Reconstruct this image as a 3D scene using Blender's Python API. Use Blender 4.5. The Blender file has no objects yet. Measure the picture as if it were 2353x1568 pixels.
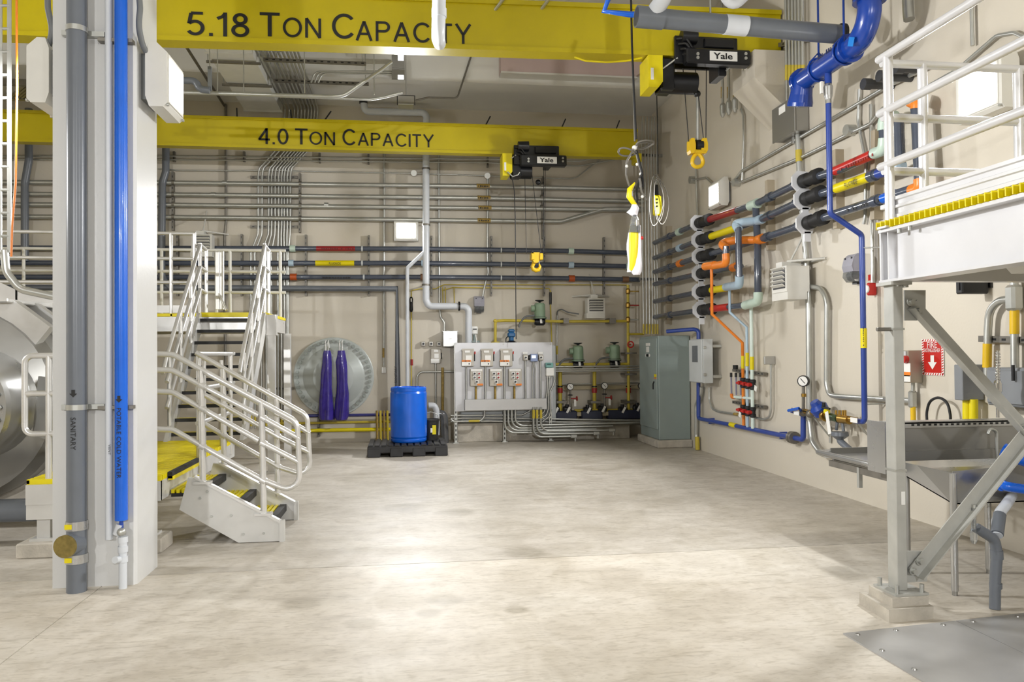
import bpy, math, random
from mathutils import Vector, Matrix
random.seed(7)
V = Vector
# ------------------------------------------------------------------ camera
SC = bpy.context.scene
COL = SC.collection
FPX, IW, IH, EYE = 1800.0, 2353.0, 1568.0, 1.6      # focal length in photo pixels, frame, eye height
YAW, PIT, ROL = 0.13644, 0.01545, -0.00859
_fwd = V((math.sin(YAW)*math.cos(PIT), math.cos(YAW)*math.cos(PIT), math.sin(PIT)))
_rt0 = V((math.cos(YAW), -math.sin(YAW), 0)); _up0 = _rt0.cross(_fwd)
_rt = _rt0*math.cos(ROL) + _up0*math.sin(ROL); _up = -_rt0*math.sin(ROL) + _up0*math.cos(ROL)
cam_data = bpy.data.cameras.new('camera'); cam = bpy.data.objects.new('camera', cam_data); COL.objects.link(cam)
cam_data.sensor_fit = 'HORIZONTAL'; cam_data.sensor_width = 36.0; cam_data.lens = 36.0*FPX/IW
cam_data.clip_start = 0.05; cam_data.clip_end = 100
_m = Matrix((_rt, _up, -_fwd)).transposed().to_4x4(); _m.translation = V((0, 0, EYE)); cam.matrix_world = _m
SC.camera = cam
# ------------------------------------------------------------------ world, exposure, general lights
world = bpy.data.worlds.new('world'); SC.world = world; world.use_nodes = True
world.node_tree.nodes['Background'].inputs['Color'].default_value = (0.9, 0.95, 1.0, 1)
world.node_tree.nodes['Background'].inputs['Strength'].default_value = 0.0
SC.cycles.max_bounces = 6; SC.cycles.diffuse_bounces = 3; SC.cycles.use_adaptive_sampling = True; SC.cycles.adaptive_threshold = 0.02; SC.cycles.glossy_bounces = 3; SC.cycles.transmission_bounces = 4
SC.cycles.caustics_reflective = False; SC.cycles.caustics_refractive = False
SC.view_settings.view_transform = 'Standard'; SC.view_settings.look = 'None'
SC.view_settings.exposure = 0.25; SC.view_settings.gamma = 1.0; SC.view_settings.use_curve_mapping = False
LAMP_COL = (0.985, 0.99, 1.0)
P_FLOOD = 100.0                      # watts of each wall flood
E_LENS = 14.0

# ------------------------------------------------------------------ sight lines: where a photo pixel meets a known plane of the room
XR, YB, ZC = 4.75, 14.6, 6.9        # right wall, back wall, ceiling
def ray(x, y): return _fwd + _rt*((x-IW/2)/FPX) - _up*((y-IH/2)/FPX)
def AY(x, y, Y): d = ray(x, y); return V((0, 0, EYE)) + d*(Y/d.y)
def AX(x, y, X): d = ray(x, y); return V((0, 0, EYE)) + d*(X/d.x)
def AZ(x, y, Z=0.0): d = ray(x, y); return V((0, 0, EYE)) + d*((Z-EYE)/d.z)
def B(x, y, o=0.03): return AY(x, y, YB-o)
def R(x, y, o=0.03): return AX(x, y, XR-o)
def pxm(Y): return Y/FPX*1.0        # metres per pixel at depth Y

# ------------------------------------------------------------------ materials
def lin(c):
    c = c.lstrip('#'); o = []
    for i in (0, 2, 4):
        s = int(c[i:i+2], 16)/255; o.append(s/12.92 if s <= 0.04045 else ((s+0.055)/1.055)**2.4)
    return tuple(o)
MATS = {}
def mat(name, hexc, rough=0.5, metal=0.0, var=0.06, scale=6.0, bump=0.0, bscale=60.0, trans=0.0, coat=0.0, emit=0.0, rvar=0.0):
    if name in MATS: return MATS[name]
    m = bpy.data.materials.new(name); m.use_nodes = True; nt = m.node_tree; N = nt.nodes; L = nt.links
    b = N['Principled BSDF']; c = lin(hexc)
    tc = N.new('ShaderNodeTexCoord'); no = N.new('ShaderNodeTexNoise'); no.inputs['Scale'].default_value = scale; no.inputs['Detail'].default_value = 5
    L.new(tc.outputs['Object'], no.inputs['Vector'])
    rp = N.new('ShaderNodeValToRGB'); lo = tuple(max(0, v*(1-var)) for v in c); hi = tuple(min(1, v*(1+var)) for v in c)
    rp.color_ramp.elements[0].position = 0.3; rp.color_ramp.elements[1].position = 0.7
    rp.color_ramp.elements[0].color = (*lo, 1); rp.color_ramp.elements[1].color = (*hi, 1)
    L.new(no.outputs['Fac'], rp.inputs['Fac']); L.new(rp.outputs['Color'], b.inputs['Base Color'])
    b.inputs['Roughness'].default_value = rough; b.inputs['Metallic'].default_value = metal
    if rvar:
        mr = N.new('ShaderNodeMapRange'); mr.inputs['To Min'].default_value = max(0.02, rough-rvar); mr.inputs['To Max'].default_value = rough+rvar
        L.new(no.outputs['Fac'], mr.inputs['Value']); L.new(mr.outputs['Result'], b.inputs['Roughness'])
    if coat: b.inputs['Coat Weight'].default_value = coat
    if trans:
        b.inputs['Transmission Weight'].default_value = trans; b.inputs['IOR'].default_value = 1.3
    if bump:
        n2 = N.new('ShaderNodeTexNoise'); n2.inputs['Scale'].default_value = bscale; n2.inputs['Detail'].default_value = 4
        L.new(tc.outputs['Object'], n2.inputs['Vector'])
        bp = N.new('ShaderNodeBump'); bp.inputs['Strength'].default_value = bump; bp.inputs['Distance'].default_value = 0.02
        L.new(n2.outputs['Fac'], bp.inputs['Height']); L.new(bp.outputs['Normal'], b.inputs['Normal'])
    if emit:
        b.inputs['Emission Color'].default_value = (*c, 1); b.inputs['Emission Strength'].default_value = emit
    MATS[name] = m; return m

# ------------------------------------------------------------------ mesh builder
def frame_of(d):
    d = d.normalized(); a = V((0, 0, 1)) if abs(d.z) < 0.9 else V((1, 0, 0))
    u = d.cross(a).normalized(); return u, d.cross(u).normalized()
class MB:
    def __init__(s): s.v = []; s.f = []; s.sm = []; s.mi = []; s.k = 0
    def m(s, k): s.k = k; return s
    def add(s, vs, fs, smooth=False):
        o = len(s.v); s.v += [V(p) for p in vs]
        for f in fs: s.f.append([i+o for i in f]); s.sm.append(smooth); s.mi.append(s.k)
        return s
    def box(s, a, b, bev=0.0, R=None, c=None):
        x0, x1 = sorted((a[0], b[0])); y0, y1 = sorted((a[1], b[1])); z0, z1 = sorted((a[2], b[2]))
        if bev <= 0:
            vs = [V((x, y, z)) for z in (z0, z1) for y in (y0, y1) for x in (x0, x1)]
            fs = [(0, 2, 3, 1), (4, 5, 7, 6), (0, 1, 5, 4), (2, 6, 7, 3), (0, 4, 6, 2), (1, 3, 7, 5)]
        else:
            bv = min(bev, (x1-x0)/2.01, (y1-y0)/2.01, (z1-z0)/2.01); vs = []; idx = {}
            X = (x0, x1); Y = (y0, y1); Z = (z0, z1); sg = (1, -1)
            for i in (0, 1):
                for j in (0, 1):
                    for k in (0, 1):
                        for ax in range(3):
                            p = [X[i]+sg[i]*bv, Y[j]+sg[j]*bv, Z[k]+sg[k]*bv]; p[ax] = (X, Y, Z)[ax][(i, j, k)[ax]]
                            idx[i, j, k, ax] = len(vs); vs.append(V(p))
            fs = []
            for ax in range(3):
                o1, o2 = [(1, 2), (2, 0), (0, 1)][ax]
                for e in (0, 1):
                    q = []
                    for (p_, q_) in ((0, 0), (1, 0), (1, 1), (0, 1)):
                        t = [0, 0, 0]; t[ax] = e; t[o1] = p_; t[o2] = q_; q.append(idx[t[0], t[1], t[2], ax])
                    fs.append(q if e else q[::-1])
            for ax in range(3):
                o1, o2 = [(1, 2), (2, 0), (0, 1)][ax]
                for e1 in (0, 1):
                    for e2 in (0, 1):
                        q = []
                        for e, a_ in ((0, o1), (1, o1), (1, o2), (0, o2)):
                            t = [0, 0, 0]; t[ax] = e; t[o1] = e1; t[o2] = e2; q.append(idx[t[0], t[1], t[2], a_])
                        fs.append(q if (e1+e2) % 2 else q[::-1])
            for i in (0, 1):
                for j in (0, 1):
                    for k in (0, 1):
                        q = [idx[i, j, k, a_] for a_ in range(3)]; fs.append(q if (i+j+k) % 2 else q[::-1])
        if R is not None:
            cc = V(c) if c is not None else V(((x0+x1)/2, (y0+y1)/2, (z0+z1)/2)); vs = [cc + R @ (p-cc) for p in vs]
        return s.add(vs, fs)
    def cbox(s, c, sz, bev=0.0, R=None):
        c = V(c); h = V(sz)/2; return s.box(c-h, c+h, bev, R, c)
    def cyl(s, a, b, r, n=12, r2=None, cap=True, smooth=True):
        a = V(a); b = V(b); r2 = r if r2 is None else r2; u, w = frame_of(b-a); vs = []
        for p, q in ((a, r), (b, r2)):
            for i in range(n):
                t = 2*math.pi*i/n; vs.append(p + (u*math.cos(t) + w*math.sin(t))*q)
        s.add(vs, [(i, (i+1) % n, n+(i+1) % n, n+i) for i in range(n)], smooth)
        if cap: s.add(vs, [tuple(range(n))[::-1], tuple(range(n, 2*n))])
        return s
    def lathe(s, o, ax, prof, n=16, cap=True, smooth=True, flat=()):
        o = V(o); ax = V(ax).normalized(); u, w = frame_of(ax); vs = []
        for h, r in prof:
            for i in range(n):
                t = 2*math.pi*i/n; vs.append(o + ax*h + (u*math.cos(t) + w*math.sin(t))*r)
        for k in range(len(prof)-1):
            s.add(vs[k*n:(k+2)*n], [(i, (i+1) % n, n+(i+1) % n, n+i) for i in range(n)], smooth and abs(prof[k][0]-prof[k+1][0]) > 1e-4)
        if cap: s.add(vs[:n], [tuple(range(n))[::-1]]); s.add(vs[-n:], [tuple(range(n))])
        return s
    def sphere(s, c, r, n=12, sc=(1, 1, 1)):
        m_ = max(4, n//2); vs = [V((0, 0, -1))]
        for j in range(1, m_):
            t = -math.pi/2 + math.pi*j/m_
            for i in range(n): a = 2*math.pi*i/n; vs.append(V((math.cos(t)*math.cos(a), math.cos(t)*math.sin(a), math.sin(t))))
        vs.append(V((0, 0, 1))); L_ = len(vs)-1
        fs = [(0, 1+(i+1) % n, 1+i) for i in range(n)]
        for j in range(m_-2):
            for i in range(n): a = 1+j*n; fs.append((a+i, a+(i+1) % n, a+n+(i+1) % n, a+n+i))
        fs += [(L_, 1+(m_-2)*n+i, 1+(m_-2)*n+(i+1) % n) for i in range(n)]
        return s.add([V(c)+V((p.x*r*sc[0], p.y*r*sc[1], p.z*r*sc[2])) for p in vs], fs, True)
    def prism(s, poly, ext, smooth=False):
        ext = V(ext); poly = [V(p) for p in poly]; n = len(poly)
        nrm = V((0, 0, 0))
        for i in range(n): nrm += (poly[i]-poly[0]).cross(poly[(i+1) % n]-poly[0])
        if nrm.dot(ext) > 0: poly = poly[::-1]
        s.add(poly, [tuple(range(n))]); s.add([p+ext for p in poly], [tuple(range(n))[::-1]])
        return s.add(poly+[p+ext for p in poly], [((i+1) % n, i, n+i, n+(i+1) % n) for i in range(n)], smooth)
    def tube(s, pts, r, n=8, bend=0.0, seg=5, cap=True, closed=False, rs=None):
        pts = [V(p) for p in pts]
        if bend and len(pts) > 2:
            q = [pts[0]]
            for i in range(1, len(pts)-1):
                a, p, b = pts[i-1], pts[i], pts[i+1]; d1 = (a-p); d2 = (b-p); l1, l2 = d1.length, d2.length
                d1.normalize(); d2.normalize(); ang = d1.angle(d2, math.pi)
                if ang > 3.05: q.append(p); continue
                t = min(bend/math.tan(ang/2), l1*0.48, l2*0.48); rr = t*math.tan(ang/2)
                ctr = p + (d1+d2).normalized()*(rr/math.sin(ang/2)); s0 = p+d1*t-ctr; s1 = p+d2*t-ctr; tot = s0.angle(s1)
                for k in range(seg+1):
                    f_ = k/seg; q.append(ctr + (s0*math.sin((1-f_)*tot)+s1*math.sin(f_*tot))/math.sin(tot))
            q.append(pts[-1]); pts = q
        L_ = len(pts); rings = []; u = None
        for i, p in enumerate(pts):
            if closed: d = pts[(i+1) % L_]-pts[i-1]
            else: d = pts[min(i+1, L_-1)]-pts[max(i-1, 0)]
            d = d.normalized() if d.length > 1e-9 else V((0, 0, 1))
            if u is None: u = frame_of(d)[0]
            u = (u - d*u.dot(d)); u = u.normalized() if u.length > 1e-6 else frame_of(d)[0]
            w = d.cross(u); k = 1.0
            if 0 < i < L_-1:
                c_ = (pts[i]-pts[i-1]).normalized().dot((pts[i+1]-pts[i]).normalized()); k = min(1.5, 1/max(0.3, math.sqrt((1+max(-0.99, c_))/2)))
                k = 1.0 if len(pts) > 40 else min(k, 1.15)
            rad = (rs[i] if rs else r)
            rings += [p + (u*math.cos(2*math.pi*j/n) + w*math.sin(2*math.pi*j/n))*rad for j in range(n)]
        fs = []
        for i in range(L_ if closed else L_-1):
            a = i*n; b = ((i+1) % L_)*n
            fs += [(a+j, a+(j+1) % n, b+(j+1) % n, b+j) for j in range(n)]
        s.add(rings, fs, True)
        if cap and not closed: s.add(rings[:n], [tuple(range(n))[::-1]]); s.add(rings[-n:], [tuple(range(n))])
        return s
    def torus(s, c, ax, R_, r, n=24, k=8):
        u, w = frame_of(V(ax)); return s.tube([V(c)+(u*math.cos(2*math.pi*i/n)+w*math.sin(2*math.pi*i/n))*R_ for i in range(n)], r, k, closed=True)
    def move(s, d): d = V(d); s.v = [p+d for p in s.v]; return s
    def build(s, name, mats, parent=None):
        me = bpy.data.meshes.new(name); ob = bpy.data.objects.new(name, me)
        if parent is None:
            lo = V((min(p.x for p in s.v), min(p.y for p in s.v), min(p.z for p in s.v))); hi = V((max(p.x for p in s.v), max(p.y for p in s.v), max(p.z for p in s.v)))
            org = V(((lo.x+hi.x)/2, (lo.y+hi.y)/2, lo.z)); ob.location = org; ob['org'] = tuple(org)
        else:
            org = V(parent['org']); ob.parent = parent; ob['org'] = tuple(org)
            if parent.parent is None and parent.type == 'MESH': pass
        me.from_pydata([p-org for p in s.v], [], s.f)
        for m_ in (mats if isinstance(mats, (list, tuple)) else [mats]): me.materials.append(m_)
        me.polygons.foreach_set('use_smooth', s.sm); me.polygons.foreach_set('material_index', s.mi)
        me.validate(); me.update(); COL.objects.link(ob); return ob
def thing(name, label, cat, loc, group=None, kind=None):
    o = bpy.data.objects.new(name, None); o.empty_display_size = 0.1; o.location = V(loc); o['org'] = tuple(V(loc)); COL.objects.link(o)
    return tag(o, label, cat, group, kind)
def tag(o, label=None, cat=None, group=None, kind=None):
    if label: o['label'] = label
    if cat: o['category'] = cat
    if group: o['group'] = group
    if kind: o['kind'] = kind
    return o
def sub(name, parent):
    o = bpy.data.objects.new(name, None); o.empty_display_size = 0.05; o.parent = parent; o['org'] = parent['org']; COL.objects.link(o); return o
def pipe(label, pts, r, m, bend=0.0, name='conduit', cat='conduit', group=None, n=10):
    return tag(MB().tube(pts, r, n, bend=bend).build(name, m), label, cat, group)
def band(parent, a, b, r, m, name='coupling', n=14): return MB().cyl(a, b, r, n).build(name, m, parent)
def RB(x0, y0, x1, y1, o0=0.0, o1=0.1, bev=0.006):
    """box on the right wall: x0 = far edge of its face, x1 = near edge at the wall, o0..o1 = stand-off"""
    ym = (y0+y1)/2; yn = AX(x1, ym, XR-o0).y; yf = max(yn+.03, AX(x0, ym, XR-o1).y); mb = MB(); za = AY(x1, y0, yn).z; zb = AY(x1, y1, yn).z
    mb.box((XR-o1, yn, zb), (XR-o0-.001, yf, za), bev); mb.near, mb.far, mb.z0, mb.z1, mb.xf = yn, yf, zb, za, XR-o1; return mb
def marks(parent, org, u, v, w, h, m, n):
    """a line of print too small to read: uneven little strokes"""
    org = V(org); u = V(u).normalized(); v = V(v).normalized(); mb = MB(); rnd = random.Random(int(w*1000)+n); x = 0.0; st = w/n
    for i in range(n):
        a = st*rnd.uniform(.45, .8); hh = h*rnd.uniform(.75, 1.0)
        if rnd.random() > .12: mb.add([org+u*x, org+u*(x+a), org+u*(x+a)+v*hh, org+u*x+v*hh], [(0, 1, 2, 3)])
        x += st
    return tag(mb.build('small_print', m, parent), kind='stuff')
def text(name, s, org, u, v, h, mt, parent, width=None, depth=0.002, align='LEFT', bold=0.0):
    """flat lettering, org = lower left corner of the line, u along the line, v up, h = capital height"""
    cu = bpy.data.curves.new(name, 'FONT'); cu.body = s; cu.size = 1.0; cu.offset = bold; cu.resolution_u = 3
    tmp = bpy.data.objects.new(name, cu); COL.objects.link(tmp)
    dg = bpy.context.evaluated_depsgraph_get(); me0 = tmp.evaluated_get(dg).to_mesh()
    vs = [V(p.co) for p in me0.vertices]; fs = [tuple(p.vertices) for p in me0.polygons]; tmp.evaluated_get(dg).to_mesh_clear()
    bpy.data.objects.remove(tmp); bpy.data.curves.remove(cu)
    if not vs: return None
    x0 = min(p.x for p in vs); x1 = max(p.x for p in vs); k = h/0.729; kx = k if width is None else width/(x1-x0)
    u = V(u).normalized(); v = V(v).normalized(); n = u.cross(v); o = V(org)
    mb = MB(); mb.add([o + u*((p.x-x0)*kx) + v*(p.y*k) + n*depth for p in vs], fs)
    return mb.build(name, mt, parent)
def _arc(cx, cy, rx, ry, a0, a1, n=14): return [(cx+rx*math.cos(math.radians(a0+(a1-a0)*i/n)), cy+ry*math.sin(math.radians(a0+(a1-a0)*i/n))) for i in range(n+1)]
S_ = 0.125; H_ = S_/2
GLY = {'T': (.62, [[(.0, 1-H_), (.62, 1-H_)], [(.31, 0), (.31, 1-S_)]]), 'I': (.1, [[(.05, 0), (.05, 1)]]), 'N': (.72, [[(H_, 0), (H_, 1)], [(.72-H_, 0), (.72-H_, 1)], [(H_, 1), (.72-H_, 0)]]),
 'O': (.86, [_arc(.43, .5, .43-H_, .5-H_+.01, 0, 360, 32)]), 'C': (.80, [_arc(.43, .5, .43-H_, .5-H_+.01, 40, 322, 26)]),
 'A': (.78, [[(H_, 0), (.39, 1-.03)], [(.39, 1-.03), (.78-H_, 0)], [(.2, .34), (.58, .34)]]), 'P': (.66, [[(H_, 0), (H_, 1)], [(H_, 1-H_), (.38, 1-H_)]+_arc(.38, .72, .28-H_, .28-H_, 90, -90, 14)+[(H_, .5)]]),
 'Y': (.76, [[(.05, 1), (.38, .45)], [(.71, 1), (.38, .45)], [(.38, .5), (.38, 0)]]), '.': (.12, [[(0, H_), (.12, H_)]]), '1': (.30, [[(.25, 0), (.25, 1)], [(.25, .95), (.17, .83), (.0, .74)]]),
 '8': (.58, [_arc(.29, .745, .24-H_, .255-H_, 0, 360, 24), _arc(.29, .27, .29-H_, .28-H_, 0, 360, 24)]), '0': (.58, [_arc(.29, .5, .29-H_, .5-H_, 0, 360, 28)]),
 '5': (.58, [[(.53, 1-H_), (.15, 1-H_)], [(.16, 1-H_), (.09, .5)], _arc(.28, .33, .30-H_, .33-H_, 143, -150, 22)]), '4': (.60, [[(.43, 0), (.43, 1)], [(.43, .96), (.04, .30)], [(.0, .29), (.6, .29)]])}
def signwrite(name, s, org, u, v, h, width, mt, parent, depth=0.003):
    """plain sans-serif lettering cut from strokes of one width"""
    gap = 0.14; tot = sum(GLY[c][0] for c in s)+gap*(len(s)-1); kx = width/tot; u = V(u).normalized(); v = V(v).normalized(); n = u.cross(v); mb = MB(); x = 0.0
    for c in s:
        w, st = GLY[c]
        for ln in st:
            cl = (ln[0][0]-ln[-1][0])**2+(ln[0][1]-ln[-1][1])**2 < 1e-6; L_ = len(ln); vs = []
            for i, q in enumerate(ln):
                a = ln[i-1] if i > 0 else (ln[-2] if cl else ln[0]); b = ln[i+1] if i < L_-1 else (ln[1] if cl else ln[-1])
                dx, dy = b[0]-a[0], b[1]-a[1]; m_ = math.hypot(dx, dy) or 1; nx, ny = -dy/m_*H_, dx/m_*H_
                for sg in (1, -1): vs.append(V(org)+u*((x+q[0]+sg*nx)*kx)+v*((q[1]+sg*ny)*h)+n*depth)
            mb.add(vs, [(2*i, 2*i+1, 2*i+3, 2*i+2) for i in range(L_-1)])
        x += w+gap
    return mb.build(name, mt, parent)
ORD = ('first', 'second', 'third', 'fourth', 'fifth', 'sixth', 'seventh', 'eighth', 'ninth', 'tenth')
UX, UZ, UY = V((1, 0, 0)), V((0, 0, 1)), V((0, 1, 0))
# ------------------------------------------------------------------ palette
WALL = mat('wall_paint', '#d5cdbd', 0.45, var=0.03, scale=0.8, bump=0.05, bscale=40)
CEIL = mat('ceiling_concrete', '#e2e0d8', 0.7, var=0.05, scale=1.2)
COLW = mat('column_paint', '#d6d6d4', 0.28, var=0.02, scale=2.0, bump=0.04, bscale=30)
CONC = mat('concrete_pad', '#bfb8ab', 0.8, var=0.18, scale=7, bump=0.25, bscale=50)
YEL = mat('crane_yellow', '#c6b400', 0.35, var=0.05, scale=3)
YELB = mat('safety_yellow', '#ecd900', 0.4, var=0.05)
YELP = mat('pipe_yellow', '#c9b43e', 0.4, var=0.08)
YELH = mat('hook_yellow', '#e8be1c', 0.35, var=0.05)
BLK = mat('black_paint', '#16171a', 0.35, var=0.1)
BLKR = mat('black_rubber', '#1b1b1c', 0.6, var=0.1)
GRYP = mat('grey_cpvc', '#6b7077', 0.3, var=0.05)
DGRY = mat('dark_slate_pvc', '#4c5361', 0.2, var=0.08, coat=0.3)
WPVC = mat('white_pvc', '#d5d9de', 0.3, var=0.03)
GALV = mat('galvanised', '#bcbdb8', 0.36, 0.7, var=0.06, scale=9, rvar=0.05)
STRUT = mat('dark_strut', '#7e7a72', 0.45, 0.6, var=0.15, scale=10)
ALU = mat('aluminium', '#dcdbd8', 0.3, 0.55, var=0.05, scale=5, rvar=0.06)
ALUB = mat('aluminium_mill', '#d4d3cf', 0.38, 0.35, var=0.06, scale=4, rvar=0.06)
STEEL = mat('stainless', '#b9b9b7', 0.28, 0.75, var=0.025, scale=3, rvar=0.03)
STEELD = mat('stainless_dark', '#a09f9b', 0.32, 0.75, var=0.03, scale=3)
GREYM = mat('grey_enamel', '#93a09d', 0.45, var=0.04, scale=3, bump=0.03, bscale=150)
LGREY = mat('light_grey_enamel', '#c7cbcb', 0.4, var=0.03)
DISC = mat('switch_grey', '#bdb7ab', 0.4, var=0.04)
WHT = mat('white_label', '#f2f1ec', 0.5, var=0.02)
OFFW = mat('off_white_metal', '#dcdad2', 0.4, var=0.03)
BLUE = mat('bright_blue', '#0a62d6', 0.25, var=0.05, coat=0.3)
BLUP = mat('pipe_blue', '#2a4598', 0.3, var=0.06, coat=0.3)
BLUD = mat('cobalt_blue', '#123f9c', 0.25, var=0.05, coat=0.4)
RED = mat('red_paint', '#c3261f', 0.35, var=0.05)
REDD = mat('dark_red_label', '#9a2026', 0.3, var=0.06, coat=0.3)
REDV = mat('valve_red', '#a02a26', 0.4, var=0.08)
ORG = mat('orange_pp', '#ee8628', 0.35, var=0.05)
PBLU = mat('pale_blue_pp', '#b4cbdc', 0.35, var=0.04)
PGRN = mat('pale_green_pp', '#c8dccd', 0.35, var=0.04)
GRNV = mat('actuator_green', '#8aa387', 0.4, var=0.05)
PURP = mat('purple_vinyl', '#3d2f8f', 0.18, var=0.2, scale=9, coat=0.5, bump=0.2, bscale=14)
RUST = mat('rust_tape', '#a58a45', 0.6, var=0.25, scale=30)
LENS = mat('lit_lens', '#ffffff', 0.3, var=0.0, emit=E_LENS); LENS.cycles.emission_sampling = 'NONE'
GLASS = mat('clear_plastic', '#eef2f4', 0.08, trans=0.85, var=0.0)
SCRN = mat('screen_grey', '#6d737a', 0.15, var=0.03, coat=0.5)
BRASS = mat('brass', '#b08d45', 0.35, 0.9, var=0.1)

def concrete_floor(name, base, dark, light, spots=()):
    m = bpy.data.materials.new(name); m.use_nodes = True; nt = m.node_tree; N = nt.nodes; L = nt.links; b = N['Principled BSDF']
    tc = N.new('ShaderNodeTexCoord')
    def noise(sc, det, dist=0.0, rot=None):
        n = N.new('ShaderNodeTexNoise'); n.inputs['Scale'].default_value = sc; n.inputs['Detail'].default_value = det; n.inputs['Distortion'].default_value = dist
        if rot:
            mp = N.new('ShaderNodeMapping'); mp.inputs['Scale'].default_value = rot; L.new(tc.outputs['Object'], mp.inputs['Vector']); L.new(mp.outputs['Vector'], n.inputs['Vector'])
        else: L.new(tc.outputs['Object'], n.inputs['Vector'])
        return n
    def ramp(src, stops):
        r = N.new('ShaderNodeValToRGB'); e = r.color_ramp.elements
        while len(e) < len(stops): e.new(0.5)
        for i, (p, c) in enumerate(stops): e[i].position = p; e[i].color = (*c, 1)
        L.new(src, r.inputs['Fac']); return r
    def mix(f, a, c, mode='MIX'):
        x = N.new('ShaderNodeMix'); x.data_type = 'RGBA'; x.blend_type = mode
        if isinstance(f, float): x.inputs['Factor'].default_value = f
        else: L.new(f, x.inputs['Factor'])
        L.new(a, x.inputs['A'])
        L.new(c, x.inputs['B']); return x.outputs['Result']
    n1 = noise(0.55, 6, 0.6); n2 = noise(1.6, 10, 0.35, (1.0, 1.5, 1)); n3 = noise(14, 8, 0.2)
    r1 = ramp(n1.outputs['Fac'], [(0.3, lin(dark)), (0.5, lin(base)), (0.72, lin(light))])
    r2 = ramp(n2.outputs['Fac'], [(0.3, lin('#cfc8be')), (0.5, lin('#ece9e4')), (0.75, lin('#f8f6f2'))])
    c = mix(0.3, r1.outputs['Color'], r2.outputs['Color'], 'MULTIPLY')
    r3 = ramp(n3.outputs['Fac'], [(0.2, (0.75, 0.74, 0.72)), (0.45, (1, 1, 1))]); c = mix(0.35, c, r3.outputs['Color'], 'MULTIPLY')
    n4 = noise(4.0, 12, 0.4, (0.8, 1.8, 1)); r5 = ramp(n4.outputs['Fac'], [(0.3, lin('#c6c0b5')), (0.52, lin('#f2efe9')), (0.7, (1, 1, 1))]); c = mix(0.35, c, r5.outputs['Color'], 'MULTIPLY')
    n6 = noise(26, 12, 0.6, (0.7, 1.6, 1)); r7 = ramp(n6.outputs['Fac'], [(0.32, lin('#cdc8bf')), (0.5, (1, 1, 1))]); c = mix(0.35, c, r7.outputs['Color'], 'MULTIPLY')
    n7 = noise(7, 14, 2.2, (0.35, 1.3, 1)); r8 = ramp(n7.outputs['Fac'], [(0.34, lin('#cbc6bd')), (0.44, (1, 1, 1))]); c = mix(0.35, c, r8.outputs['Color'], 'MULTIPLY')
    n5 = noise(1.1, 9, 1.5, (1.6, 1.0, 1)); r6 = ramp(n5.outputs['Fac'], [(0.36, lin('#d0cabd')), (0.5, (1, 1, 1)), (0.62, lin('#e6e3df'))]); c = mix(0.3, c, r6.outputs['Color'], 'MULTIPLY')
    vo = N.new('ShaderNodeTexVoronoi'); vo.inputs['Scale'].default_value = 0.75; L.new(tc.outputs['Object'], vo.inputs['Vector'])
    r4 = ramp(vo.outputs['Distance'], [(0.07, lin('#b7b4aa')), (0.10, (1, 1, 1))]); c = mix(0.15, c, r4.outputs['Color'], 'MULTIPLY')
    for (sx, sy, sr) in spots:
        vd = N.new('ShaderNodeVectorMath'); vd.operation = 'DISTANCE'; L.new(tc.outputs['Object'], vd.inputs[0]); vd.inputs[1].default_value = (sx, sy, 0)
        rs_ = ramp(vd.outputs['Value'], [(sr*.55, lin('#c2beb2')), (sr, (1, 1, 1))]); c = mix(0.5, c, rs_.outputs['Color'], 'MULTIPLY')
    L.new(c, b.inputs['Base Color'])
    mr = N.new('ShaderNodeMapRange'); mr.inputs['To Min'].default_value = 0.34; mr.inputs['To Max'].default_value = 0.66; b.inputs['Specular IOR Level'].default_value = 0.35; L.new(n2.outputs['Fac'], mr.inputs['Value']); L.new(mr.outputs['Result'], b.inputs['Roughness'])
    bp = N.new('ShaderNodeBump'); bp.inputs['Strength'].default_value = 0.05; L.new(n2.outputs['Fac'], bp.inputs['Height']); L.new(bp.outputs['Normal'], b.inputs['Normal'])
    MATS[name] = m; return m
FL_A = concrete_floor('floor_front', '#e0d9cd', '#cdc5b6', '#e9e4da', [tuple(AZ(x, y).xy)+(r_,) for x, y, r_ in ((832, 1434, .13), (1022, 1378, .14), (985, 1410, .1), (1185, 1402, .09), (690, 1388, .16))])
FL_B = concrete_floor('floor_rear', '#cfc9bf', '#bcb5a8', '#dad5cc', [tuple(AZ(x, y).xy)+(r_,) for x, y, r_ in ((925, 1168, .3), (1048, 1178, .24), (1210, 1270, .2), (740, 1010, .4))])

# ------------------------------------------------------------------ room shell
XL, YF = -9.0, -8.0
fl = thing('floor', None, None, (0, 0, 0), kind='structure')
J = 0.004
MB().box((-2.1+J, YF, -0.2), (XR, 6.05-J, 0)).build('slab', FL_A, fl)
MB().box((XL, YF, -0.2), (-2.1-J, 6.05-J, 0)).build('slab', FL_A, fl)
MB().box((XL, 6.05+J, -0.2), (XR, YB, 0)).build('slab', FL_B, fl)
MB().box((XL, YF, -0.22), (XR, YB, -0.012)).build('joint_filler', CONC, fl)
tag(MB().box((XL, YB, 0), (XR+0.3, YB+0.3, ZC+0.1)).build('wall_back', WALL), kind='structure')
tag(MB().box((XR, YF, 0), (XR+0.3, YB, ZC+0.1)).build('wall_right', WALL), kind='structure')
tag(MB().box((XL-0.3, YF, 0), (XL, YB+0.3, ZC+0.1)).build('wall_left', WALL), kind='structure')
tag(MB().box((XL, YF-0.3, 0), (XR, YF, ZC+0.1)).build('wall_front', WALL), kind='structure')
tag(MB().box((XL, YF, ZC), (XR, YB, ZC+0.3)).build('ceiling', CEIL), kind='structure')
SF = 13.1
sof = thing('ceiling_beam', None, None, (0, SF, 6.17), kind='structure')
MB().box((XL, SF, 6.17), (XR, YB, ZC)).build('beam_body', CEIL, sof)
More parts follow.
